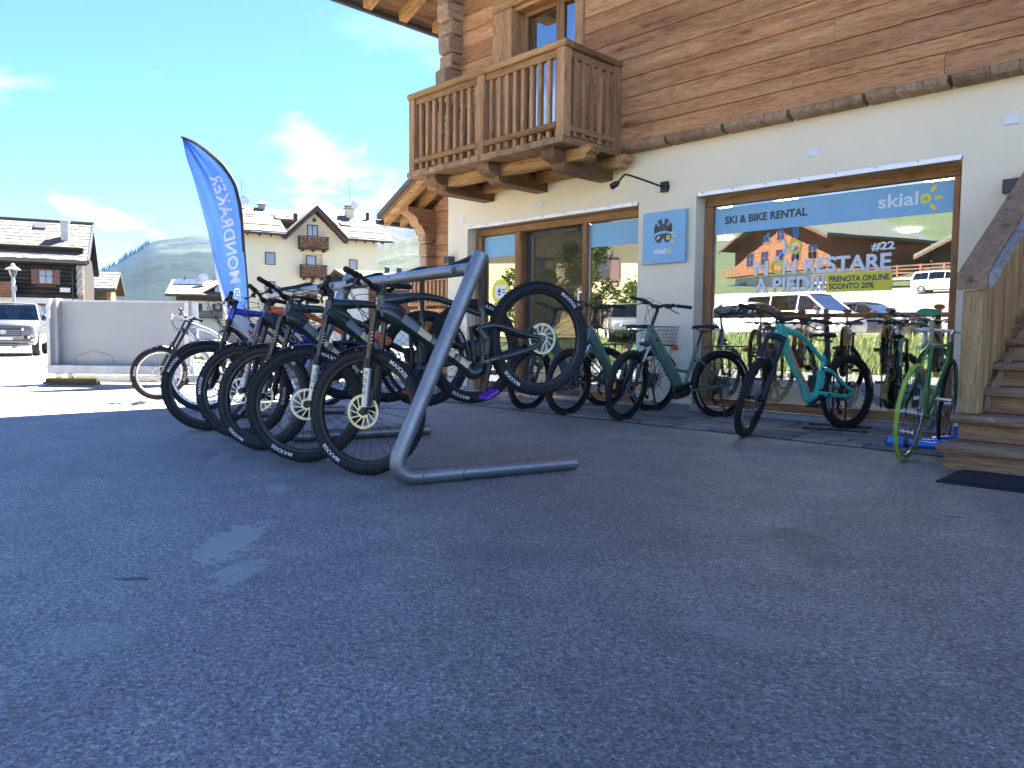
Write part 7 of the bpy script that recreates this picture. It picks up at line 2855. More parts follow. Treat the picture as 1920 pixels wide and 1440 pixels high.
for xa, xb, y in ((-1.2, 3.3, 0.1), (0.3, 1.4, 2.6), (2.8, 5.0, 2.9), (9.6, 13.6, 0.1), (10.8, 13.4, 1.6)):
    zz = 10.15 + 3.15 * (y + 1.2) / 6.7 + 0.38
    mb = MB()
    mb.tube([(xa, y, zz), (xb, y, zz)], 0.05, 5)
    D_.b(mb, 'snow_guard', M['dark_wood'], rd)
for x, z in ((6.43, 11.9), (6.3, 6.0)):
    mb = MB()
    mb.lathe([(0.001, -0.12), (0.16, -0.1), (0.2, -0.02), (0.2, 0.0)], (x, 0.0 if z > 10 else 0.33, z), 'Y', 12)
    D_.b(mb, 'wall_lamp', M['dark_metal'])
# --- low house to the right of the hotel
E_h = House('low_house', 'low house with a pale roof and red log wall right of the cream hotel', (-50.62, 34.18, 0), 73.843)
mb = MB()
mb.box(-1.6, 8, 0, 8, -0.5, 4.9)
E_h.b(mb, 'wall', M['wall_white'], None, None)
for k in range(12):
    mb = MB()
    mb.bbox(-0.6, 8.05, -0.14, -0.004, 1.9 + k * 0.21, 2.1 + k * 0.21, 0.02)
    E_h.b(mb, 'log', M['red_wood'], None, None)
re_ = E_h.gable_roof(-2.2, 8.6, -0.8, 8.8, 4.85, 5.95, 0.18, 'roof_wood', 'dark_wood', 4.0)
for x in (1.95, 3.0):
    mb = MB()
    mb.bbox(x, x + 0.35, 3.4, 3.75, 5.7, 6.5, 0.03)
    E_h.b(mb, 'chimney', M['dark_metal'], re_)
# --- far little houses at the mountain's foot
G_FAR = 'small far houses at the foot of the mountain'
for i, (px, d, lab) in enumerate(((-0.445, 150, 'tiny far house above the left half of the grey board'), (-0.415, 165, 'tiny far house above the middle of the grey board'), (-0.395, 140, 'tiny far house above the right end of the grey board'))):
    r0, f0 = Vector((0.6967, 0.7174, 0)), Vector((-0.7174, 0.6967, 0))
    p = f0 * d + r0 * (px * d)
    F_h = House('far_house', lab, (p.x, p.y, 0), 50 + 8 * i, G_FAR)
    mb = MB()
    mb.box(-4, 4, 0, 7, -1, 4.6 + 0.5 * i)
    F_h.b(mb, 'wall', M['wall_white'], None, None)
    q = F_h.gable_roof(-4.8, 4.8, -0.9, 7.9, 4.5 + 0.5 * i, 6.3 + 0.5 * i, 0.2, 'roof_stone', 'dark_wood')
    F_h.window(-2, -1, 2.5, 3.6, -0.02, 'dark_wood', 0)
    pane_dish(F_h, q, (1.5, 0.5, 6.6 + 0.5 * i), 0.55)

# ---------------------------------------------------------------- street lamp and overhead cable
M['lamp_paint'] = plain('lamp_post_grey', (0.5, 0.51, 0.52), 0.45, 0.3, 0.06)
lp = thing('street_lamp', 'pale grey lantern street lamp in front of the dark timber house', 'street lamp', (-43.4, 8.5, 0))
mb = MB()
mb.tube([(0, 0, -0.2), (0, 0, 0.6), (0, 0, 0.62), (0, 0, 3.1), (0, 0, 3.15), (0, 0, 3.42)], [0.13, 0.12, 0.085, 0.075, 0.1, 0.06], 12)
mb.build('post', M['lamp_paint'], lp)
mb = MB()
for k in range(4):
    a = PI / 4 + k * PI / 2
    u = Vector((math.cos(a), math.sin(a), 0))
    mb.tube([u * 0.05 + Vector((0, 0, 3.4)), u * 0.13 + Vector((0, 0, 3.5)), u * 0.22 + Vector((0, 0, 3.78))], 0.016, 5)
mb.lathe([(0.34, 3.76), (0.33, 3.79), (0.12, 3.93), (0.09, 3.97), (0.1, 4.0), (0.06, 4.05), (0.001, 4.08)], (0, 0, 0), 'Z', 12)
mb.build('lantern', M['lamp_paint'], lp)
mb = MB()
mb.tube([(0, 0, 3.45), (0, 0, 3.75)], [0.1, 0.2], 8, False)
mb.build('lantern_glass', M['pane'], lp)
mb = MB()
mb.box(0.06, 0.2, -0.1, 0.1, 2.75, 3.0)
mb.build('control_box', M['lamp_paint'], lp)
cbp = [Vector((-29.0, 0.5, 8.5)), Vector((-35.919, 6.695, 6.791)), Vector((-48, 11.5, 7.3)), Vector((-60.0, 14.8, 8.9)), Vector((-61.5, 16.0, 9.2))]
cb_ = MB()
cb_.tube(catmull(cbp, 8), 0.014, 4)
cbo = cb_.build('overhead_cable', M['cable'], None)
tag(cbo, 'thin dark overhead cable sloping down to the ridge of the dark timber house', 'cable')
# ---------------------------------------------------------------- mountains across the valley
CR = Vector((0.6967, 0.7174, 0))
CF = Vector((-0.7174, 0.6967, 0))
def mountain_mat(name, forest, meadow, rock, mlo, mhi, fscale):
    x = NT(name)
    v = x.coord()
    n1 = x.noise(v, 0.0032, 8, 0.6, 0.5)
    n2 = x.noise(v, fscale, 6, 0.7)
    zz = x.n('ShaderNodeSeparateXYZ')
    x.l(v, zz.inputs[0])
    hz = x.n('ShaderNodeMapRange')
    hz.inputs['From Max'].default_value = 420.0
    x.l(zz.outputs['Z'], hz.inputs['Value'])
    ad = x.n('ShaderNodeMath', operation='MULTIPLY_ADD')
    ad.inputs[1].default_value = 0.42
    x.l(hz.outputs[0], ad.inputs[0])
    x.l(n1, ad.inputs[2])
    ad2 = x.n('ShaderNodeMath', operation='MULTIPLY_ADD')
    ad2.inputs[1].default_value = 0.3
    x.l(n2, ad2.inputs[0])
    x.l(ad.outputs[0], ad2.inputs[2])
    f = x.ramp(x.noise(v, 0.05, 4, 0.7), [(0.3, tuple(q * 0.6 for q in forest)), (0.7, tuple(q * 1.35 for q in forest))])
    m = x.ramp(x.noise(v, 0.012, 6, 0.7), [(0.35, meadow), (0.7, rock)])
    c = x.mix(x.ramp(ad2.outputs[0], [(mlo, 0.0), (mhi, 1.0)]), f, m)
    x.base(c)
    setp(x.p, Roughness=1.0)
    x.p.inputs['Specular IOR Level'].default_value = 0.1
    x.bump(x.noise(v, 0.06, 5, 0.7), 1.0, 6.0)
    return x.m
M['mtn_forest'] = mountain_mat('forest_mountain', (0.007, 0.013, 0.009), (0.026, 0.037, 0.016), (0.05, 0.05, 0.038), 0.9, 0.99, 0.014)
M['mtn_meadow'] = mountain_mat('meadow_mountain', (0.016, 0.027, 0.014), (0.038, 0.05, 0.022), (0.065, 0.063, 0.045), 0.5, 0.78, 0.01)
M['mtn_rock'] = mountain_mat('rock_mountain', (0.016, 0.02, 0.02), (0.035, 0.035, 0.034), (0.055, 0.054, 0.052), 0.5, 0.8, 0.004)
def mountain(name, ridge, d0, d1, mat, seed, rough=0.12, power=0.8, na=150, nt=60, back=0.25, trees=False):
    """ridge: (azimuth from the view axis, elevation) in degrees; a solid slope from d0 up to the crest at d1, falling off behind"""
    a0, a1 = ridge[0][0], ridge[-1][0]
    vs = []
    total = nt + 12
    for i in range(na + 1):
        az = a0 + (a1 - a0) * i / na
        k = 0
        while k < len(ridge) - 2 and ridge[k + 1][0] < az:
            k += 1
        f = (az - ridge[k][0]) / (ridge[k + 1][0] - ridge[k][0])
        f = f * f * (3 - 2 * f) * 0.5 + f * 0.5
        el = ridge[k][1] + (ridge[k + 1][1] - ridge[k][1]) * f
        H_ = d1 * math.tan(R(el)) + 0.82
        dr = CF * math.cos(R(az)) + CR * math.sin(R(az))
        for j in range(total + 1):
            if j <= nt:
                t = j / nt
                d = d0 + (d1 - d0) * t
                h = H_ * (t ** (1 / power) * 0.6 + 0.4 * t)
                env = math.sin(PI * min(1.0, t * 0.97)) * rough
            else:
                t = (j - nt) / 12
                d = d1 * (1 + back * t)
                h = H_ * (1 - t)
                env = 0
            p = dr * d
            n = noise.fractal(Vector((p.x * 0.0022 + seed, p.y * 0.0022, seed * 0.7)), 1.0, 2.1, 6)
            crest = noise.fractal(Vector((az * 1.7 + seed, seed, 0)), 0.9, 2.2, 5) * 0.012 * min(1.0, t * t) if j <= nt else 0
            vs.append((p.x, p.y, max(-3.0, h + H_ * (n * env + crest))))
    fs = []
    m = total + 1
    for i in range(na):
        for j in range(total):
            fs.append((i * m + j, (i + 1) * m + j, (i + 1) * m + j + 1, i * m + j + 1))
    mb = MB()
    mb._add(vs, fs)
    o = mb.build(name, mat, None, 180)
    tag(o, kind='structure')
    return o
mountain('mountain', [(-46, 0.8), (-38, 1.2), (-33, 1.6), (-29.45, 2.66), (-28.2, 3.92), (-27.41, 4.41), (-26.61, 5.05), (-25.9, 5.51), (-25.31, 6.0), (-24.49, 6.26), (-23.49, 6.46), (-22.31, 6.68), (-21.29, 6.63), (-19.5, 6.5), (-16, 5.6), (-12, 4.2), (-8, 2.0), (-5, 0.3)],
         700, 2700, M['mtn_forest'], 3.1, 0.10)
mountain('mountain', [(-18, 5.0), (-15, 7.4), (-13.4, 8.3), (-12.59, 8.68), (-12.2, 8.6), (-11.84, 8.83), (-11.2, 8.4), (-10.69, 8.46), (-9.93, 8.34), (-9.2, 8.5), (-8, 8.0), (-6.8, 8.1), (-4, 8.8), (2, 8.0), (10, 7)],
         1100, 2000, M['mtn_rock'], 7.7, 0.14)
mountain('mountain', [(-20, 1.0), (-15, 3.6), (-12, 5.4), (-10.2, 6.45), (-9, 6.75), (-7.5, 7.2), (-5, 8.2), (0, 9.5), (8, 10), (16, 8)],
         400, 1250, M['mtn_meadow'], 12.3, 0.16)
# conifers breaking the forested skyline
M['fir'] = plain('distant_fir', (0.022, 0.036, 0.022), 0.9, 0, 0.3, 0.2)
mb = MB()
rr = random.Random(5)
ridge_pts = [(-29.45, 2.66), (-28.2, 3.92), (-27.41, 4.41), (-26.61, 5.05), (-25.9, 5.51), (-25.31, 6.0)]
for k in range(150):
    i = rr.randrange(len(ridge_pts) - 1)
    f = rr.random()
    az = ridge_pts[i][0] + (ridge_pts[i + 1][0] - ridge_pts[i][0]) * f
    f2 = f * f * (3 - 2 * f) * 0.5 + f * 0.5
    el = ridge_pts[i][1] + (ridge_pts[i + 1][1] - ridge_pts[i][1]) * f2
    d = 2700 * rr.uniform(0.97, 1.0)
    p = (CF * math.cos(R(az)) + CR * math.sin(R(az))) * d
    z = d * math.tan(R(el)) - 6
    h = rr.uniform(14, 24)
    mb.tube([(p.x, p.y, z), (p.x, p.y, z + h * 0.3), (p.x, p.y, z + h)], [h * 0.16, h * 0.13, 0.2], 5)
tag(mb.build('far_conifers', M['fir'], None, None), kind='stuff')
# ---------------------------------------------------------------- air between here and the mountains
hz = MB()
hz.box(-9000, 9000, -9000, 9000, -2.0, 335)
hx = NT('valley_haze')
hx.t.nodes.remove(hx.p)
pv = hx.n('ShaderNodeVolumePrincipled')
pv.inputs['Color'].default_value = (0.2, 0.52, 1.0, 1)
pv.inputs['Density'].default_value = 0.000032
pv.inputs['Anisotropy'].default_value = 0.2
hx.l(pv.outputs[0], hx.out.inputs['Volume'])
hzo = hz.build('haze', hx.m, None, None)
tag(hzo, kind='stuff')
# ---------------------------------------------------------------- vehicles
def car_paint(name, c, metal=0.3, rough=0.25):
    x = NT(name)
    v = x.coord()
    x.base(x.ramp(x.noise(v, 1.5, 4, 0.6), [(0.3, tuple(q * 0.92 for q in c)), (0.7, c)]))
    setp(x.p, Metallic=metal, Roughness=rough)
    x.p.inputs['Coat Weight'].default_value = 0.7
    x.p.inputs['Coat Roughness'].default_value = 0.05
    return x.m
M['car_silver'] = car_paint('silver_car_paint', (0.15, 0.153, 0.16), 0.5, 0.35)
M['car_white'] = car_paint('white_car_paint', (0.78, 0.78, 0.78), 0.0)
M['car_dark'] = car_paint('dark_blue_car_paint', (0.03, 0.035, 0.06), 0.3)
M['car_grey'] = car_paint('grey_car_paint', (0.25, 0.26, 0.28), 0.5)
M['car_glass'] = glass('car_glass', 0.05, (0.12, 0.14, 0.15), blend=0.1)
M['car_black'] = plain('car_black_trim', (0.015, 0.015, 0.017), 0.5)
M['car_tyre'] = plain('car_tyre', (0.03, 0.029, 0.028), 0.85)
M['headlight'] = plain('headlight_lens', (0.75, 0.77, 0.8), 0.1, 0.3, 0.02)
M['number_plate'] = plain('number_plate', (0.72, 0.7, 0.62), 0.5)
M['tail'] = plain('tail_light', (0.45, 0.015, 0.015), 0.2)
def ring_sec(x, hw, z0, z1, b=0.08, zr=None):
    """rounded section across the body at station x"""
    zm = z0 + (z1 - z0) * 0.55
    return [(x, -hw + b, z0), (x, hw - b, z0), (x, hw - 0.015, z0 + b), (x, hw, zm), (x, hw - 0.03, z1 - b * 0.7), (x, hw - b, z1),
            (x, -hw + b, z1), (x, -hw + 0.03, z1 - b * 0.7), (x, -hw, zm), (x, -hw + 0.015, z0 + b)]
def car(name, label, cat, paint, loc, heading, kind, group=None):
    """front looks along +x before turning"""
    t = thing(name, label, cat, loc, heading, group)
    W = {'pickup': 0.92, 'van': 0.95, 'sedan': 0.89, 'suv': 0.93, 'estate': 0.9}[kind]
    if kind == 'pickup':
        body = [(2.62, 0.78, 0.46, 0.94), (2.55, 0.86, 0.4, 1.04), (2.3, 0.9, 0.36, 1.12), (1.2, 0.92, 0.36, 1.18), (0.9, 0.92, 0.36, 1.2), (-0.9, 0.92, 0.36, 1.2), (-2.55, 0.92, 0.42, 1.2), (-2.66, 0.88, 0.46, 1.18)]
        house = [(1.02, 1.19, 0.86), (0.2, 1.76, 0.70), (-0.1, 1.80, 0.69), (-0.75, 1.78, 0.69), (-0.98, 1.2, 0.84)]
        axles, wr = (1.68, -1.42), 0.375
    elif kind == 'van':
        body = [(2.45, 0.8, 0.4, 0.8), (2.38, 0.88, 0.32, 0.95), (2.0, 0.94, 0.3, 1.12), (1.5, 0.95, 0.3, 1.2), (-2.3, 0.95, 0.3, 1.2), (-2.45, 0.9, 0.36, 1.18)]
        house = [(1.75, 1.16, 0.88), (0.85, 1.86, 0.76), (0.4, 1.93, 0.77), (-2.15, 1.93, 0.77), (-2.42, 1.2, 0.86)]
        axles, wr = (1.55, -1.5), 0.34
    elif kind == 'suv':
        body = [(2.3, 0.8, 0.45, 0.85), (2.22, 0.88, 0.36, 0.98), (1.6, 0.93, 0.34, 1.06), (0.9, 0.93, 0.34, 1.1), (-2.0, 0.93, 0.34, 1.1), (-2.25, 0.88, 0.4, 1.06)]
        house = [(1.05, 1.08, 0.85), (0.2, 1.62, 0.68), (-0.1, 1.68, 0.68), (-1.6, 1.66, 0.68), (-2.15, 1.1, 0.82)]
        axles, wr = (1.4, -1.35), 0.36
    else:
        body = [(2.2, 0.74, 0.4, 0.68), (2.12, 0.82, 0.3, 0.78), (1.5, 0.88, 0.27, 0.88), (0.9, 0.89, 0.27, 0.93), (-1.7, 0.89, 0.28, 0.95), (-2.2, 0.82, 0.36, 0.9)]
        house = [(1.0, 0.92, 0.82), (0.2, 1.40, 0.62), (-0.2, 1.46, 0.61), (-1.1, 1.42, 0.62), (-1.9, 0.95, 0.78)] if kind == 'sedan' else \
                [(1.0, 0.92, 0.82), (0.2, 1.42, 0.64), (-0.2, 1.49, 0.63), (-1.6, 1.46, 0.64), (-2.1, 0.95, 0.78)]
        axles, wr = (1.35, -1.3), 0.315
    mb = MB()
    mb.loft([ring_sec(x, hw, z0, z1) for x, hw, z0, z1 in body])
    mb.build('body', M[paint], t, 50)
    # greenhouse: roof panel, pillars, glass
    mb = MB()
    rings = []
    zr = max(z for x, z, w in house)
    top = [(x, z, w) for x, z, w in house if z > zr - 0.2]
    for x, z, w in top:
        rings.append([(x, -w - 0.01, z - 0.07), (x, -w + 0.05, z), (x, 0, z + 0.025), (x, w - 0.05, z), (x, w + 0.01, z - 0.07)])
    n = 5
    vs = [p for r in rings for p in r]
    mb._add(vs, [(i * n + k, i * n + k + 1, (i + 1) * n + k + 1, (i + 1) * n + k) for i in range(len(rings) - 1) for k in range(n - 1)])
    mb._add([(x, y, z - 0.03) for x, y, z in vs], [(i * n + k + 1, i * n + k, (i + 1) * n + k, (i + 1) * n + k + 1) for i in range(len(rings) - 1) for k in range(n - 1)])
    rf = mb.build('roof', M[paint], t, 50)
    f0, f1, fr, r1, r0 = house[0], house[1], house[2], house[-2], house[-1]
    pil = []
    for s in (-1, 1):
        def P(h, dz=0.0, o=0.0):
            return Vector((h[0], s * (h[2] + o), h[1] + dz))
        pil.append(([P(f0, -0.02), P(f1, -0.05)], 0.035))
        pil.append(([P(r1, -0.05), P(r0, -0.02)], 0.05 if kind != 'van' else 0.07))
        xs = {'pickup': (0.02,), 'van': (0.45, -0.9), 'suv': (-0.1, -1.2), 'sedan': (-0.2,), 'estate': (-0.2, -1.2)}[kind]
        for xm in xs:
            wt = fr[2]
            pil.append(([Vector((xm - 0.06, s * (f0[2] + 0.0), f0[1] - 0.02)), Vector((xm, s * wt, zr - 0.06))], 0.03))
    for pts, rad in pil:
        mb = MB()
        mb.tube(pts, rad, 6)
        mb.build('pillar', M[paint] if kind != 'sedan' else M['car_black'], rf, 40)
    mb = MB()
    for s in (-1, 1):
        pts = [(f0[0] - 0.08, f0[1], f0[2]), (f1[0], f1[1] - 0.07, f1[2]), (fr[0], fr[1] - 0.07, fr[2]), (r1[0], r1[1] - 0.07, r1[2]), (r0[0] + 0.05, r0[1], r0[2])]
        mb.poly([(x, s * (w - 0.008), z) for x, z, w in pts])
    mb.build('side_window', M['car_glass'], rf, None)
    mb = MB()
    mb.quad((f0[0], -f0[2] + 0.05, f0[1]), (f0[0], f0[2] - 0.05, f0[1]), (f1[0], f1[2] - 0.03, f1[1] - 0.03), (f1[0], -f1[2] + 0.03, f1[1] - 0.03))
    mb.build('windscreen', M['car_glass'], rf, None)
    mb = MB()
    mb.quad((r0[0], r0[2] - 0.05, r0[1]), (r0[0], -r0[2] + 0.05, r0[1]), (r1[0], -r1[2] + 0.03, r1[1] - 0.05), (r1[0], r1[2] - 0.03, r1[1] - 0.05))
    mb.build('rear_window', M['car_glass'], rf, None)
    mb = MB()
    mb.bbox(r0[0] + 0.3, f0[0] - 0.5, -f0[2] + 0.15, f0[2] - 0.15, f0[1] - 0.15, f0[1] - 0.05, 0.03)
    for x in ((0.25, -0.6) if kind != 'van' else (0.9, -0.1, -1.0)):
        for s in (-0.42, 0.42):
            mb.bbox(x - 0.14, x, s - 0.22, s + 0.22, f0[1] - 0.1, f0[1] + 0.28, 0.05)
            mb.bbox(x - 0.12, x - 0.04, s - 0.1, s + 0.1, f0[1] + 0.3, f0[1] + 0.46, 0.03)
    mb.build('seats', M['car_black'], t, 40)
    for x in axles:
        for s in (-1, 1):
            hw = W - 0.08
            mb = MB()
            mb.lathe([(wr * 0.62, -0.1), (wr * 0.9, -0.11), (wr, -0.085), (wr, 0.085), (wr * 0.9, 0.11), (wr * 0.62, 0.1)], (0, 0, 0), 'Y', 28)
            w = put('wheel', mb.mesh('wheel', M['car_tyre']), t, (x, s * (hw - 0.02), wr))
            mb = MB()
            y1 = s * 0.09
            mb.lathe([(0.05, y1 + s * 0.004), (wr * 0.55, y1 - s * 0.03), (wr * 0.62, y1), (wr * 0.64, y1)], (0, 0, 0), 'Y', 24)
            for k in range(6):
                a = k * PI / 3
                u = Vector((math.cos(a), 0, math.sin(a)))
                mb.tube([u * 0.03 + Vector((0, y1 + s * 0.008, 0)), u * wr * 0.62 + Vector((0, y1 + s * 0.002, 0))], 0.022, 5)
            mb.build('rim', M['alu'], w)
            mb = MB()
            n = 14
            rr_, q = wr * 1.16, []
            yy = s * (W + 0.004)
            for i in range(n + 1):
                a = PI * i / n
                q.append(((x + rr_ * math.cos(a), yy, wr + rr_ * math.sin(a)), (x + wr * 1.0 * math.cos(a), yy, wr + wr * 1.0 * math.sin(a))))
            for i in range(n):
                mb.quad(q[i][0], q[i + 1][0], q[i + 1][1], q[i][1])
            mb.disc((x, s * (W - 0.012), wr), wr * 1.04, (0, 1, 0), 22)
            mb.build('wheel_arch', M['car_black'] if kind == 'suv' else M['car_black'], t, None)
    xf = body[0][0]
    zf0, zf1 = body[0][2], body[0][3]
    for s in (-1, 1):
        mb = MB()
        yo = body[1][1] - 0.02
        zc = zf1 - 0.06
        mb.loft([[(xf - 0.02, s * (yo - 0.34), zc - 0.05), (xf - 0.02, s * (yo - 0.34), zc + 0.06), (xf + 0.012, s * (yo - 0.34), zc + 0.03), (xf + 0.012, s * (yo - 0.34), zc - 0.05)],
                 [(xf - 0.2, s * (yo + 0.01), zc - 0.04), (xf - 0.2, s * (yo + 0.01), zc + 0.13), (xf - 0.06, s * (yo + 0.012), zc + 0.1), (xf - 0.06, s * (yo + 0.012), zc - 0.05)]])
        mb.build('headlight', M['headlight'], t, 40)
        mb = MB()
        xb = body[-1][0]
        mb.bbox(xb - 0.012, xb + 0.05, s * (body[-1][1] - 0.12) - 0.1, s * (body[-1][1] - 0.12) + 0.1, body[-1][3] - 0.35, body[-1][3] - 0.12, 0.01)
        mb.build('tail_light', M['tail'], t, 40)
        mb = MB()
        mb.bbox(f0[0] - 0.42, f0[0] - 0.24, s * (W + 0.06) - 0.07, s * (W + 0.06) + 0.07, f0[1] + 0.02, f0[1] + 0.2, 0.03)
        mb.build('mirror', M['car_black'], t, 40)
    mb = MB()
    mb.bbox(xf - 0.03, xf + 0.016, -0.5, 0.5, zf0 + 0.2, zf1 - 0.04, 0.012)
    mb.build('grille', M['car_black'], t, 40)
    mb = MB()
    mb.bbox(xf + 0.006, xf + 0.022, -0.26, 0.26, zf0 + 0.05, zf0 + 0.16, 0.003)
    mb.build('number_plate', M['number_plate'], t, 40)
    if kind == 'pickup':
        mb = MB()
        for z in (0.7, 0.76, 0.82):
            mb.bbox(xf + 0.012, xf + 0.022, -0.48, 0.48, z, z + 0.02, 0.003)
        mb.build('grille_bar', M['car_grey'], t)
        mb = MB()
        for rx, rz, cz in ((0.085, 0.056, 0.0), (0.03, 0.05, 0.0), (0.058, 0.02, 0.03)):
            n = 22
            for i in range(n):
                a, b = 2 * PI * i / n, 2 * PI * (i + 1) / n
                k = 0.008
                mb.quad(*[(xf + 0.026, (rx + o) * math.cos(q), 0.79 + cz + (rz + o) * math.sin(q)) for q, o in ((a, -k), (a, k), (b, k), (b, -k))])
        mb.build('emblem', M['film_white'], t, None)
        mb = MB()
        mb.bbox(xf - 0.05, xf + 0.05, -0.84, 0.84, 0.42, 0.54, 0.03)
        mb.bbox(xf - 0.06, xf + 0.03, -0.7, 0.7, 0.33, 0.42, 0.03)
        mb.build('bumper', M[paint], t, 40)
        for s in (-1, 1):
            mb = MB()
            mb.bbox(xf - 0.08, xf + 0.03, s * 0.68 - 0.13, s * 0.68 + 0.13, 0.56, 0.68, 0.03)
            fl_ = mb.build('fog_light_bezel', M['car_black'], t, 40)
            mb = MB()
            mb.cyl((xf + 0.02, s * 0.7, 0.62), (xf + 0.036, s * 0.7, 0.62), 0.045, 12)
            mb.build('fog_light', M['headlight'], fl_, 40)
        # open load bed
        mb = MB()
        mb.box(-2.6, -1.05, -0.8, 0.8, 1.202, 1.206)
        mb.build('bed_floor', M['car_black'], t, None)
        mb = MB()
        for s in (-1, 1):
            mb.bbox(-2.64, -1.0, s * 0.85 - 0.06, s * 0.85 + 0.06, 1.19, 1.25, 0.015)
        mb.bbox(-2.68, -2.58, -0.8, 0.8, 1.19, 1.25, 0.015)
        mb.build('bed_rail', M[paint], t, 40)
        mb = MB()
        for s in (-1, 1):
            for x0_, x1_ in ((0.95, 0.0), (0.0, -0.92)):
                mb.box(x1_ + 0.004, x1_ + 0.012, s * 0.921 - 0.002, s * 0.921 + 0.002, 0.5, 1.18)
            mb.bbox(0.1, 0.28, s * 0.93 - 0.012, s * 0.93 + 0.012, 1.02, 1.05, 0.006)
        mb.build('door_seam', M['car_black'], t, None)
    return t
car('pickup_truck', 'silver pickup truck with dark grille standing on the street at the far left', 'pickup truck', 'car_silver', (-31.25, 6.1, 0.0), math.atan2(-0.30, 0.95), 'pickup')
# ---------------------------------------------------------------- the place opposite the shop, seen in its windows
def terr(x, y):
    if y > -3.0:
        return 0.0
    if y > -11:
        t = (-3.0 - y) / 8
        h = 0.75 * t * t * (3 - 2 * t)
    elif y > -21:
        h = 0.75
    elif y > -75:
        t = (-21 - y) / 54
        h = 0.75 + 6.2 * (t ** 1.15)
    else:
        h = 6.95 + (-75 - y) * 0.24
    return h
mb = MB()
xs = [-160 + 5 * i for i in range(45)]
ys_ = [-3.0, -4, -5, -6, -7, -8, -9, -10, -11, -14, -18, -21, -26, -32, -40, -50, -60, -70, -80, -95, -115, -140, -180, -240]
vs = [(x, y, terr(x, y) + (0.05 * math.sin(x * 0.7 + y) if -11 < y < -4 else 0) - 0.01) for x in xs for y in ys_]
m = len(ys_)
mb._add(vs, [(i * m + j, i * m + j + 1, (i + 1) * m + j + 1, (i + 1) * m + j) for i in range(len(xs) - 1) for j in range(m - 1)])
tag(mb.build('hillside', M['turf'], None, 180), kind='structure')
mb = MB()
for j, (ya, yb) in enumerate(((-11.3, -14), (-14, -18), (-18, -21), (-21, -26), (-26, -32), (-32, -40), (-40, -50), (-50, -60), (-60, -70))):
    mb.quad((-70, ya, terr(0, ya) + 0.03), (30, ya, terr(0, ya) + 0.03), (30, yb, terr(0, yb) + 0.03), (-70, yb, terr(0, yb) + 0.03))
tag(mb.build('parking_lot', M['gravel'], None, None), kind='structure')
# meadow grass on the bank
def grass_patch(name, x0, x1, y0, y1, n, fn, hgt=(0.12, 0.34), seed=1):
    rr = random.Random(seed)
    mb = MB()
    for k in range(n):
        x, y = rr.uniform(x0, x1), rr.uniform(y0, y1)
        z = fn(x, y)
        h = rr.uniform(*hgt)
        a = rr.uniform(0, PI)
        dx, dy = math.cos(a) * 0.018, math.sin(a) * 0.018
        lx, ly = rr.uniform(-0.5, 0.5) * h, rr.uniform(-0.5, 0.5) * h
        mb.cur = 1 if rr.random() < 0.18 else 0
        mb._add([(x - dx, y - dy, z), (x + dx, y + dy, z), (x + lx + dx * 0.3, y + ly + dy * 0.3, z + h)], [(0, 1, 2)])
    me = bpy.data.meshes.new(name)
    me.from_pydata(mb.v, [], mb.f)
    me.materials.append(M['blade'])
    me.materials.append(M['hay'])
    me.polygons.foreach_set('material_index', mb.mi)
    o = put(name, me)
    tag(o, kind='stuff')
    return o
grass_patch('meadow_grass', -20, -1, -11, -3.4, 42000, terr, (0.15, 0.42), 3)
mb = MB()
mb.quad((-30, 8.3, 0.006), (-9.5, 8.3, 0.006), (-9.5, 13.2, 0.006), (-30, 13.2, 0.006))
tag(mb.build('lawn', M['turf'], None, None), kind='structure')
grass_patch('lawn_grass', -24, -9.6, 8.4, 13, 26000, lambda x, y: 0.0, (0.05, 0.13), 4)
mb = MB()
mb.quad((-30, 6.9, 0.005), (-9.0, 6.9, 0.005), (-9.0, 8.28, 0.005), (-30, 8.28, 0.005))
tag(mb.build('paved_path', M['concrete'], None, None), kind='structure')
mb = MB()
mb.bbox(-30, -9.3, 8.2, 8.3, 0.0, 0.09, 0.01)
kbo = mb.build('kerb_stone', M['concrete'])
tag(kbo, 'pale kerb along the lawn beyond the shop corner', 'kerb')

def tz(x, y, dz=0.03):
    return (x, y, terr(x, y) + dz)
G_CARS = 'cars parked opposite the shop'
car('minibus', 'white minibus parked opposite the shop, mirrored in the big window', 'minibus', 'car_white', tz(-14.4, -15.6), R(12), 'van', G_CARS)
car('parked_car', 'dark sport utility car parked beside the white minibus opposite the shop', 'car', 'car_dark', tz(-13.1, -19.2), R(8), 'suv', G_CARS)
car('parked_car', 'white sedan nearest the meadow bank opposite the shop', 'car', 'car_white', tz(-14.9, -12.6), R(14), 'sedan', G_CARS)
car('parked_car', 'silver estate car parked left of the white sedan opposite the shop', 'car', 'car_silver', tz(-19.6, -13.4), R(20), 'estate', G_CARS)
car('parked_car', 'silver sedan parked in front of the yellow house, mirrored in the door panes', 'car', 'car_silver', tz(-17.6, -8.2, 0.1), R(48), 'sedan', G_CARS)
car('parked_car', 'grey estate car parked far along the row opposite the shop', 'car', 'car_grey', tz(-23.0, -16.0), R(24), 'estate', G_CARS)
car('delivery_van', 'cream van parked on the upper road below the orange chalet', 'van', 'car_white', tz(-22.5, -60.5), R(4), 'van')
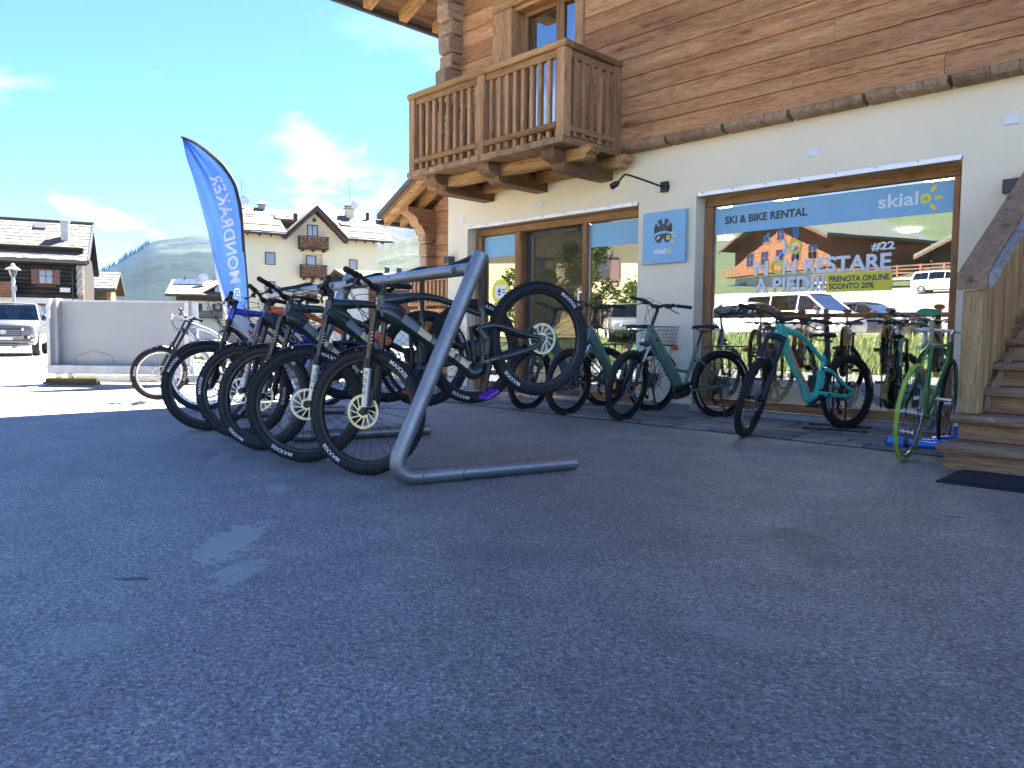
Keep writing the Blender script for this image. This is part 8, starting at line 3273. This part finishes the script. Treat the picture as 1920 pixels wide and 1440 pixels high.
# orange chalet with grey stone roofs on the upper road
O_ = House('orange_chalet', 'large orange timber chalet with grey stone roof opposite the shop', (-46.0, -76.0, 6.5), 180 + 22)
def gable_front(h, xc, w, z0, zg, za, y0, depth, wallmat, lowmat, zsplit):
    mb = MB()
    mb.box(xc - w / 2, xc + w / 2, y0 + 0.1, y0 + depth, z0, zsplit)
    h.b(mb, 'plaster_base', M[lowmat], None, None)
    mb = MB()
    mb.box(xc - w / 2, xc + w / 2, y0 + 0.0, y0 + depth, zsplit, zg)
    mb.prism([(xc - w / 2, zg), (xc + w / 2, zg), (xc, za)], y0, y0 + depth)
    h.b(mb, 'timber_wall', M[wallmat], None, None)
    mb = MB()
    for s in (-1, 1):
        xe = xc + s * (w / 2 + 1.3)
        ze = zg - 1.3 * (za - zg) / (w / 2)
        mb.hexa([(xe, y0 - 1.8, ze), (xc, y0 - 1.8, za), (xc, y0 + depth, za), (xe, y0 + depth, ze), (xe, y0 - 1.8, ze + 0.35), (xc, y0 - 1.8, za + 0.35), (xc, y0 + depth, za + 0.35), (xe, y0 + depth, ze + 0.35)])
    h.b(mb, 'roof', M['roof_green'], None, None)
    mb = MB()
    for s in (-1, 1):
        xe = xc + s * (w / 2 + 1.3)
        ze = zg - 1.3 * (za - zg) / (w / 2)
        mb.hexa([(xe, y0 - 1.85, ze - 0.3), (xc, y0 - 1.85, za - 0.3), (xc, y0 - 1.7, za - 0.3), (xe, y0 - 1.7, ze - 0.3), (xe, y0 - 1.85, ze + 0.05), (xc, y0 - 1.85, za + 0.05), (xc, y0 - 1.7, za + 0.05), (xe, y0 - 1.7, ze + 0.05)])
    h.b(mb, 'barge_board', M['dark_wood'], None, None)
gable_front(O_, 0, 17, -1, 6.6, 10.4, 0, 16, 'orange_wood', 'wall_white', 2.6)
for k in range(5):
    O_.window(-6.6 + 2.8 * k, -5.0 + 2.8 * k, 3.6, 5.6, -0.04, 'orange_wood', 1, None, 0.14)
for k in range(3):
    O_.window(-3.6 + 2.6 * k, -2.1 + 2.6 * k, 6.5, 8.0, -0.04, 'orange_wood', 1, None, 0.14)
for k in range(5):
    O_.window(-7.4 + 3.4 * k, -6.2 + 3.4 * k, 0.4, 1.7, 0.06, 'dark_wood', 1)
mb = MB()
mb.box(-9, 9, -1.6, -0.05, 2.5, 2.65)
ob = O_.b(mb, 'balcony', M['orange_wood'], None, None)
mb = MB()
mb.box(-9, 9, -1.65, -1.55, 3.45, 3.58)
O_.b(mb, 'rail', M['orange_wood'], ob, None)
for k in range(30):
    mb = MB()
    mb.box(-9 + k * 0.62, -8.7 + k * 0.62, -1.62, -1.58, 2.66, 3.45)
    O_.b(mb, 'baluster', M['orange_wood'], ob, None)
P_ = House('grey_roof_house', 'low white house with wide grey stone roof and timber terrace right of the orange chalet', (-23.0, -82.0, 6.5), 180 + 6)
gable_front(P_, 0, 15, -1, 4.6, 8.2, 0, 14, 'dark_wood', 'wall_white', 3.0)
for k in range(4):
    P_.window(-6 + 3.4 * k, -4.4 + 3.4 * k, 0.8, 2.2, 0.06, 'dark_wood', 1)
Q_ = House('terrace', 'long timber railed terrace on posts in front of the grey roofed house', (-25.0, -70.0, 5.6), 180 + 6)
mb = MB()
mb.box(-14, 14, -1, 1, 1.5, 1.75)
for k in range(8):
    mb.box(-13.5 + 3.8 * k, -13.2 + 3.8 * k, -0.9, -0.6, -0.6, 1.5)
Q_.b(mb, 'deck', M['concrete'], None, None)
mb = MB()
for z in (2.1, 2.45, 2.8):
    mb.box(-14, 14, -1.0, -0.94, z, z + 0.16)
Q_.b(mb, 'rail', M['dark_wood'], None, None)
for k in range(13):
    mb = MB()
    mb.bbox(-14 + 2.3 * k, -13.8 + 2.3 * k, -1.06, -0.92, 1.75, 3.0, 0.01)
    Q_.b(mb, 'post', M['orange_wood'])
# yellow house and shrubbery mirrored in the door panes
Y_ = House('yellow_house', 'yellow rendered house behind shrubs opposite the entrance', (-33.0, -21.0, 0.5), 180 - 38)
mb = MB()
mb.box(-9, 9, 0, 9, -1, 7.5)
Y_.b(mb, 'wall', M['wall_yellow'], None, None)
Y_.gable_roof(-9.8, 9.8, -1, 10, 7.4, 10, 0.25)
for k in range(4):
    for z in (1.0, 3.9):
        Y_.window(-7.5 + 4.2 * k, -6.3 + 4.2 * k, z, z + 1.4, -0.02, 'dark_wood', 1, 'shutter')
W_ = House('white_house', 'pale grey flat fronted house further along the street opposite', (-45.0, -4.0, 0.0), 180 - 58)
mb = MB()
mb.box(-8, 8, 0, 9, -1, 6.5)
W_.b(mb, 'wall', M['wall_white'], None, None)
W_.gable_roof(-8.8, 8.8, -1, 10, 6.4, 8.6, 0.25)
for k in range(4):
    for z in (1.0, 3.7):
        W_.window(-6.6 + 3.6 * k, -5.5 + 3.6 * k, z, z + 1.4, -0.02, 'dark_wood', 1, 'shutter')
# leafy shrubs and a small tree
def leaf_mat(name, a, b):
    x = NT(name)
    x.base(x.ramp(x.noise(x.coord(), 2.2, 4, 0.6), [(0.3, a), (0.7, b)]))
    setp(x.p, Roughness=0.55)
    tr = x.n('ShaderNodeBsdfTranslucent')
    tr.inputs['Color'].default_value = (b[0] * 1.3, b[1] * 1.4, b[2], 1)
    mx = x.n('ShaderNodeMixShader')
    mx.inputs['Fac'].default_value = 0.3
    x.l(x.p.outputs[0], mx.inputs[1])
    x.l(tr.outputs[0], mx.inputs[2])
    x.l(mx.outputs[0], x.out.inputs['Surface'])
    return x.m
M['leaf'] = leaf_mat('shrub_leaf', (0.03, 0.06, 0.014), (0.07, 0.12, 0.03))
M['bark'] = plain('bark', (0.09, 0.065, 0.045), 0.9, 0, 0.3, 5, 0.5, 40)
def tree(name, label, loc, h, w, n, seed, group=None, cat='shrub'):
    rr = random.Random(seed)
    t = thing(name, label, cat, loc, 0, group)
    mb = MB()
    limbs = []
    mb.tube(catmull([(0, 0, -0.2), (0.03, 0.02, h * 0.3), (0.0, 0.05, h * 0.6), (0.04, 0, h * 0.9)], 4), [0.05 * h * 0.35, 0.02], 8)
    for k in range(9):
        a, z0 = rr.uniform(0, 2 * PI), h * rr.uniform(0.15, 0.7)
        L = w * rr.uniform(0.5, 0.95) * (1 - 0.4 * z0 / h)
        e = Vector((math.cos(a) * L, math.sin(a) * L, z0 + h * rr.uniform(0.1, 0.28)))
        mb.tube(catmull([(0, 0, z0), e * 0.5 + Vector((0, 0, z0 * 0.5)), e], 4), [0.014 * h * 0.4, 0.006], 6)
        limbs.append(e)
    mb.build('trunk', M['bark'], t)
    mb = MB()
    clumps = [(e, rr.uniform(0.25, 0.45) * w) for e in limbs] + [(Vector((rr.uniform(-0.4, 0.4) * w, rr.uniform(-0.4, 0.4) * w, h * rr.uniform(0.3, 0.98))), rr.uniform(0.2, 0.4) * w) for _ in range(14)]
    for k in range(n):
        c, r_ = clumps[rr.randrange(len(clumps))]
        d = Vector((rr.gauss(0, 1), rr.gauss(0, 1), rr.gauss(0, 1))).normalized() * r_ * (rr.random() ** 0.4)
        p = c + d
        s_ = rr.uniform(0.05, 0.11)
        u = Vector((rr.gauss(0, 1), rr.gauss(0, 1), rr.gauss(0, 1))).normalized()
        v_ = u.orthogonal().normalized()
        mb._add([p - u * s_, p + v_ * s_ * 0.5, p + u * s_, p - v_ * s_ * 0.5], [(0, 1, 2, 3)])
    me = bpy.data.meshes.new('crown')
    me.from_pydata(mb.v, [], mb.f)
    me.materials.append(M['leaf'])
    put('crown', me, t)
    return t
G_SH = 'shrubs before the yellow house'
tree('shrub', 'tall leafy shrub in front of the yellow house, mirrored in the right door pane', tz(-21.8, -10.5), 4.0, 1.7, 9000, 3, G_SH)
tree('shrub', 'round shrub left of the tall one before the yellow house', tz(-24.0, -9.2), 3.0, 1.6, 7500, 5, G_SH)
tree('shrub', 'low wide shrub by the silver sedan opposite the entrance', tz(-19.6, -11.6), 2.2, 1.5, 6000, 8, G_SH)
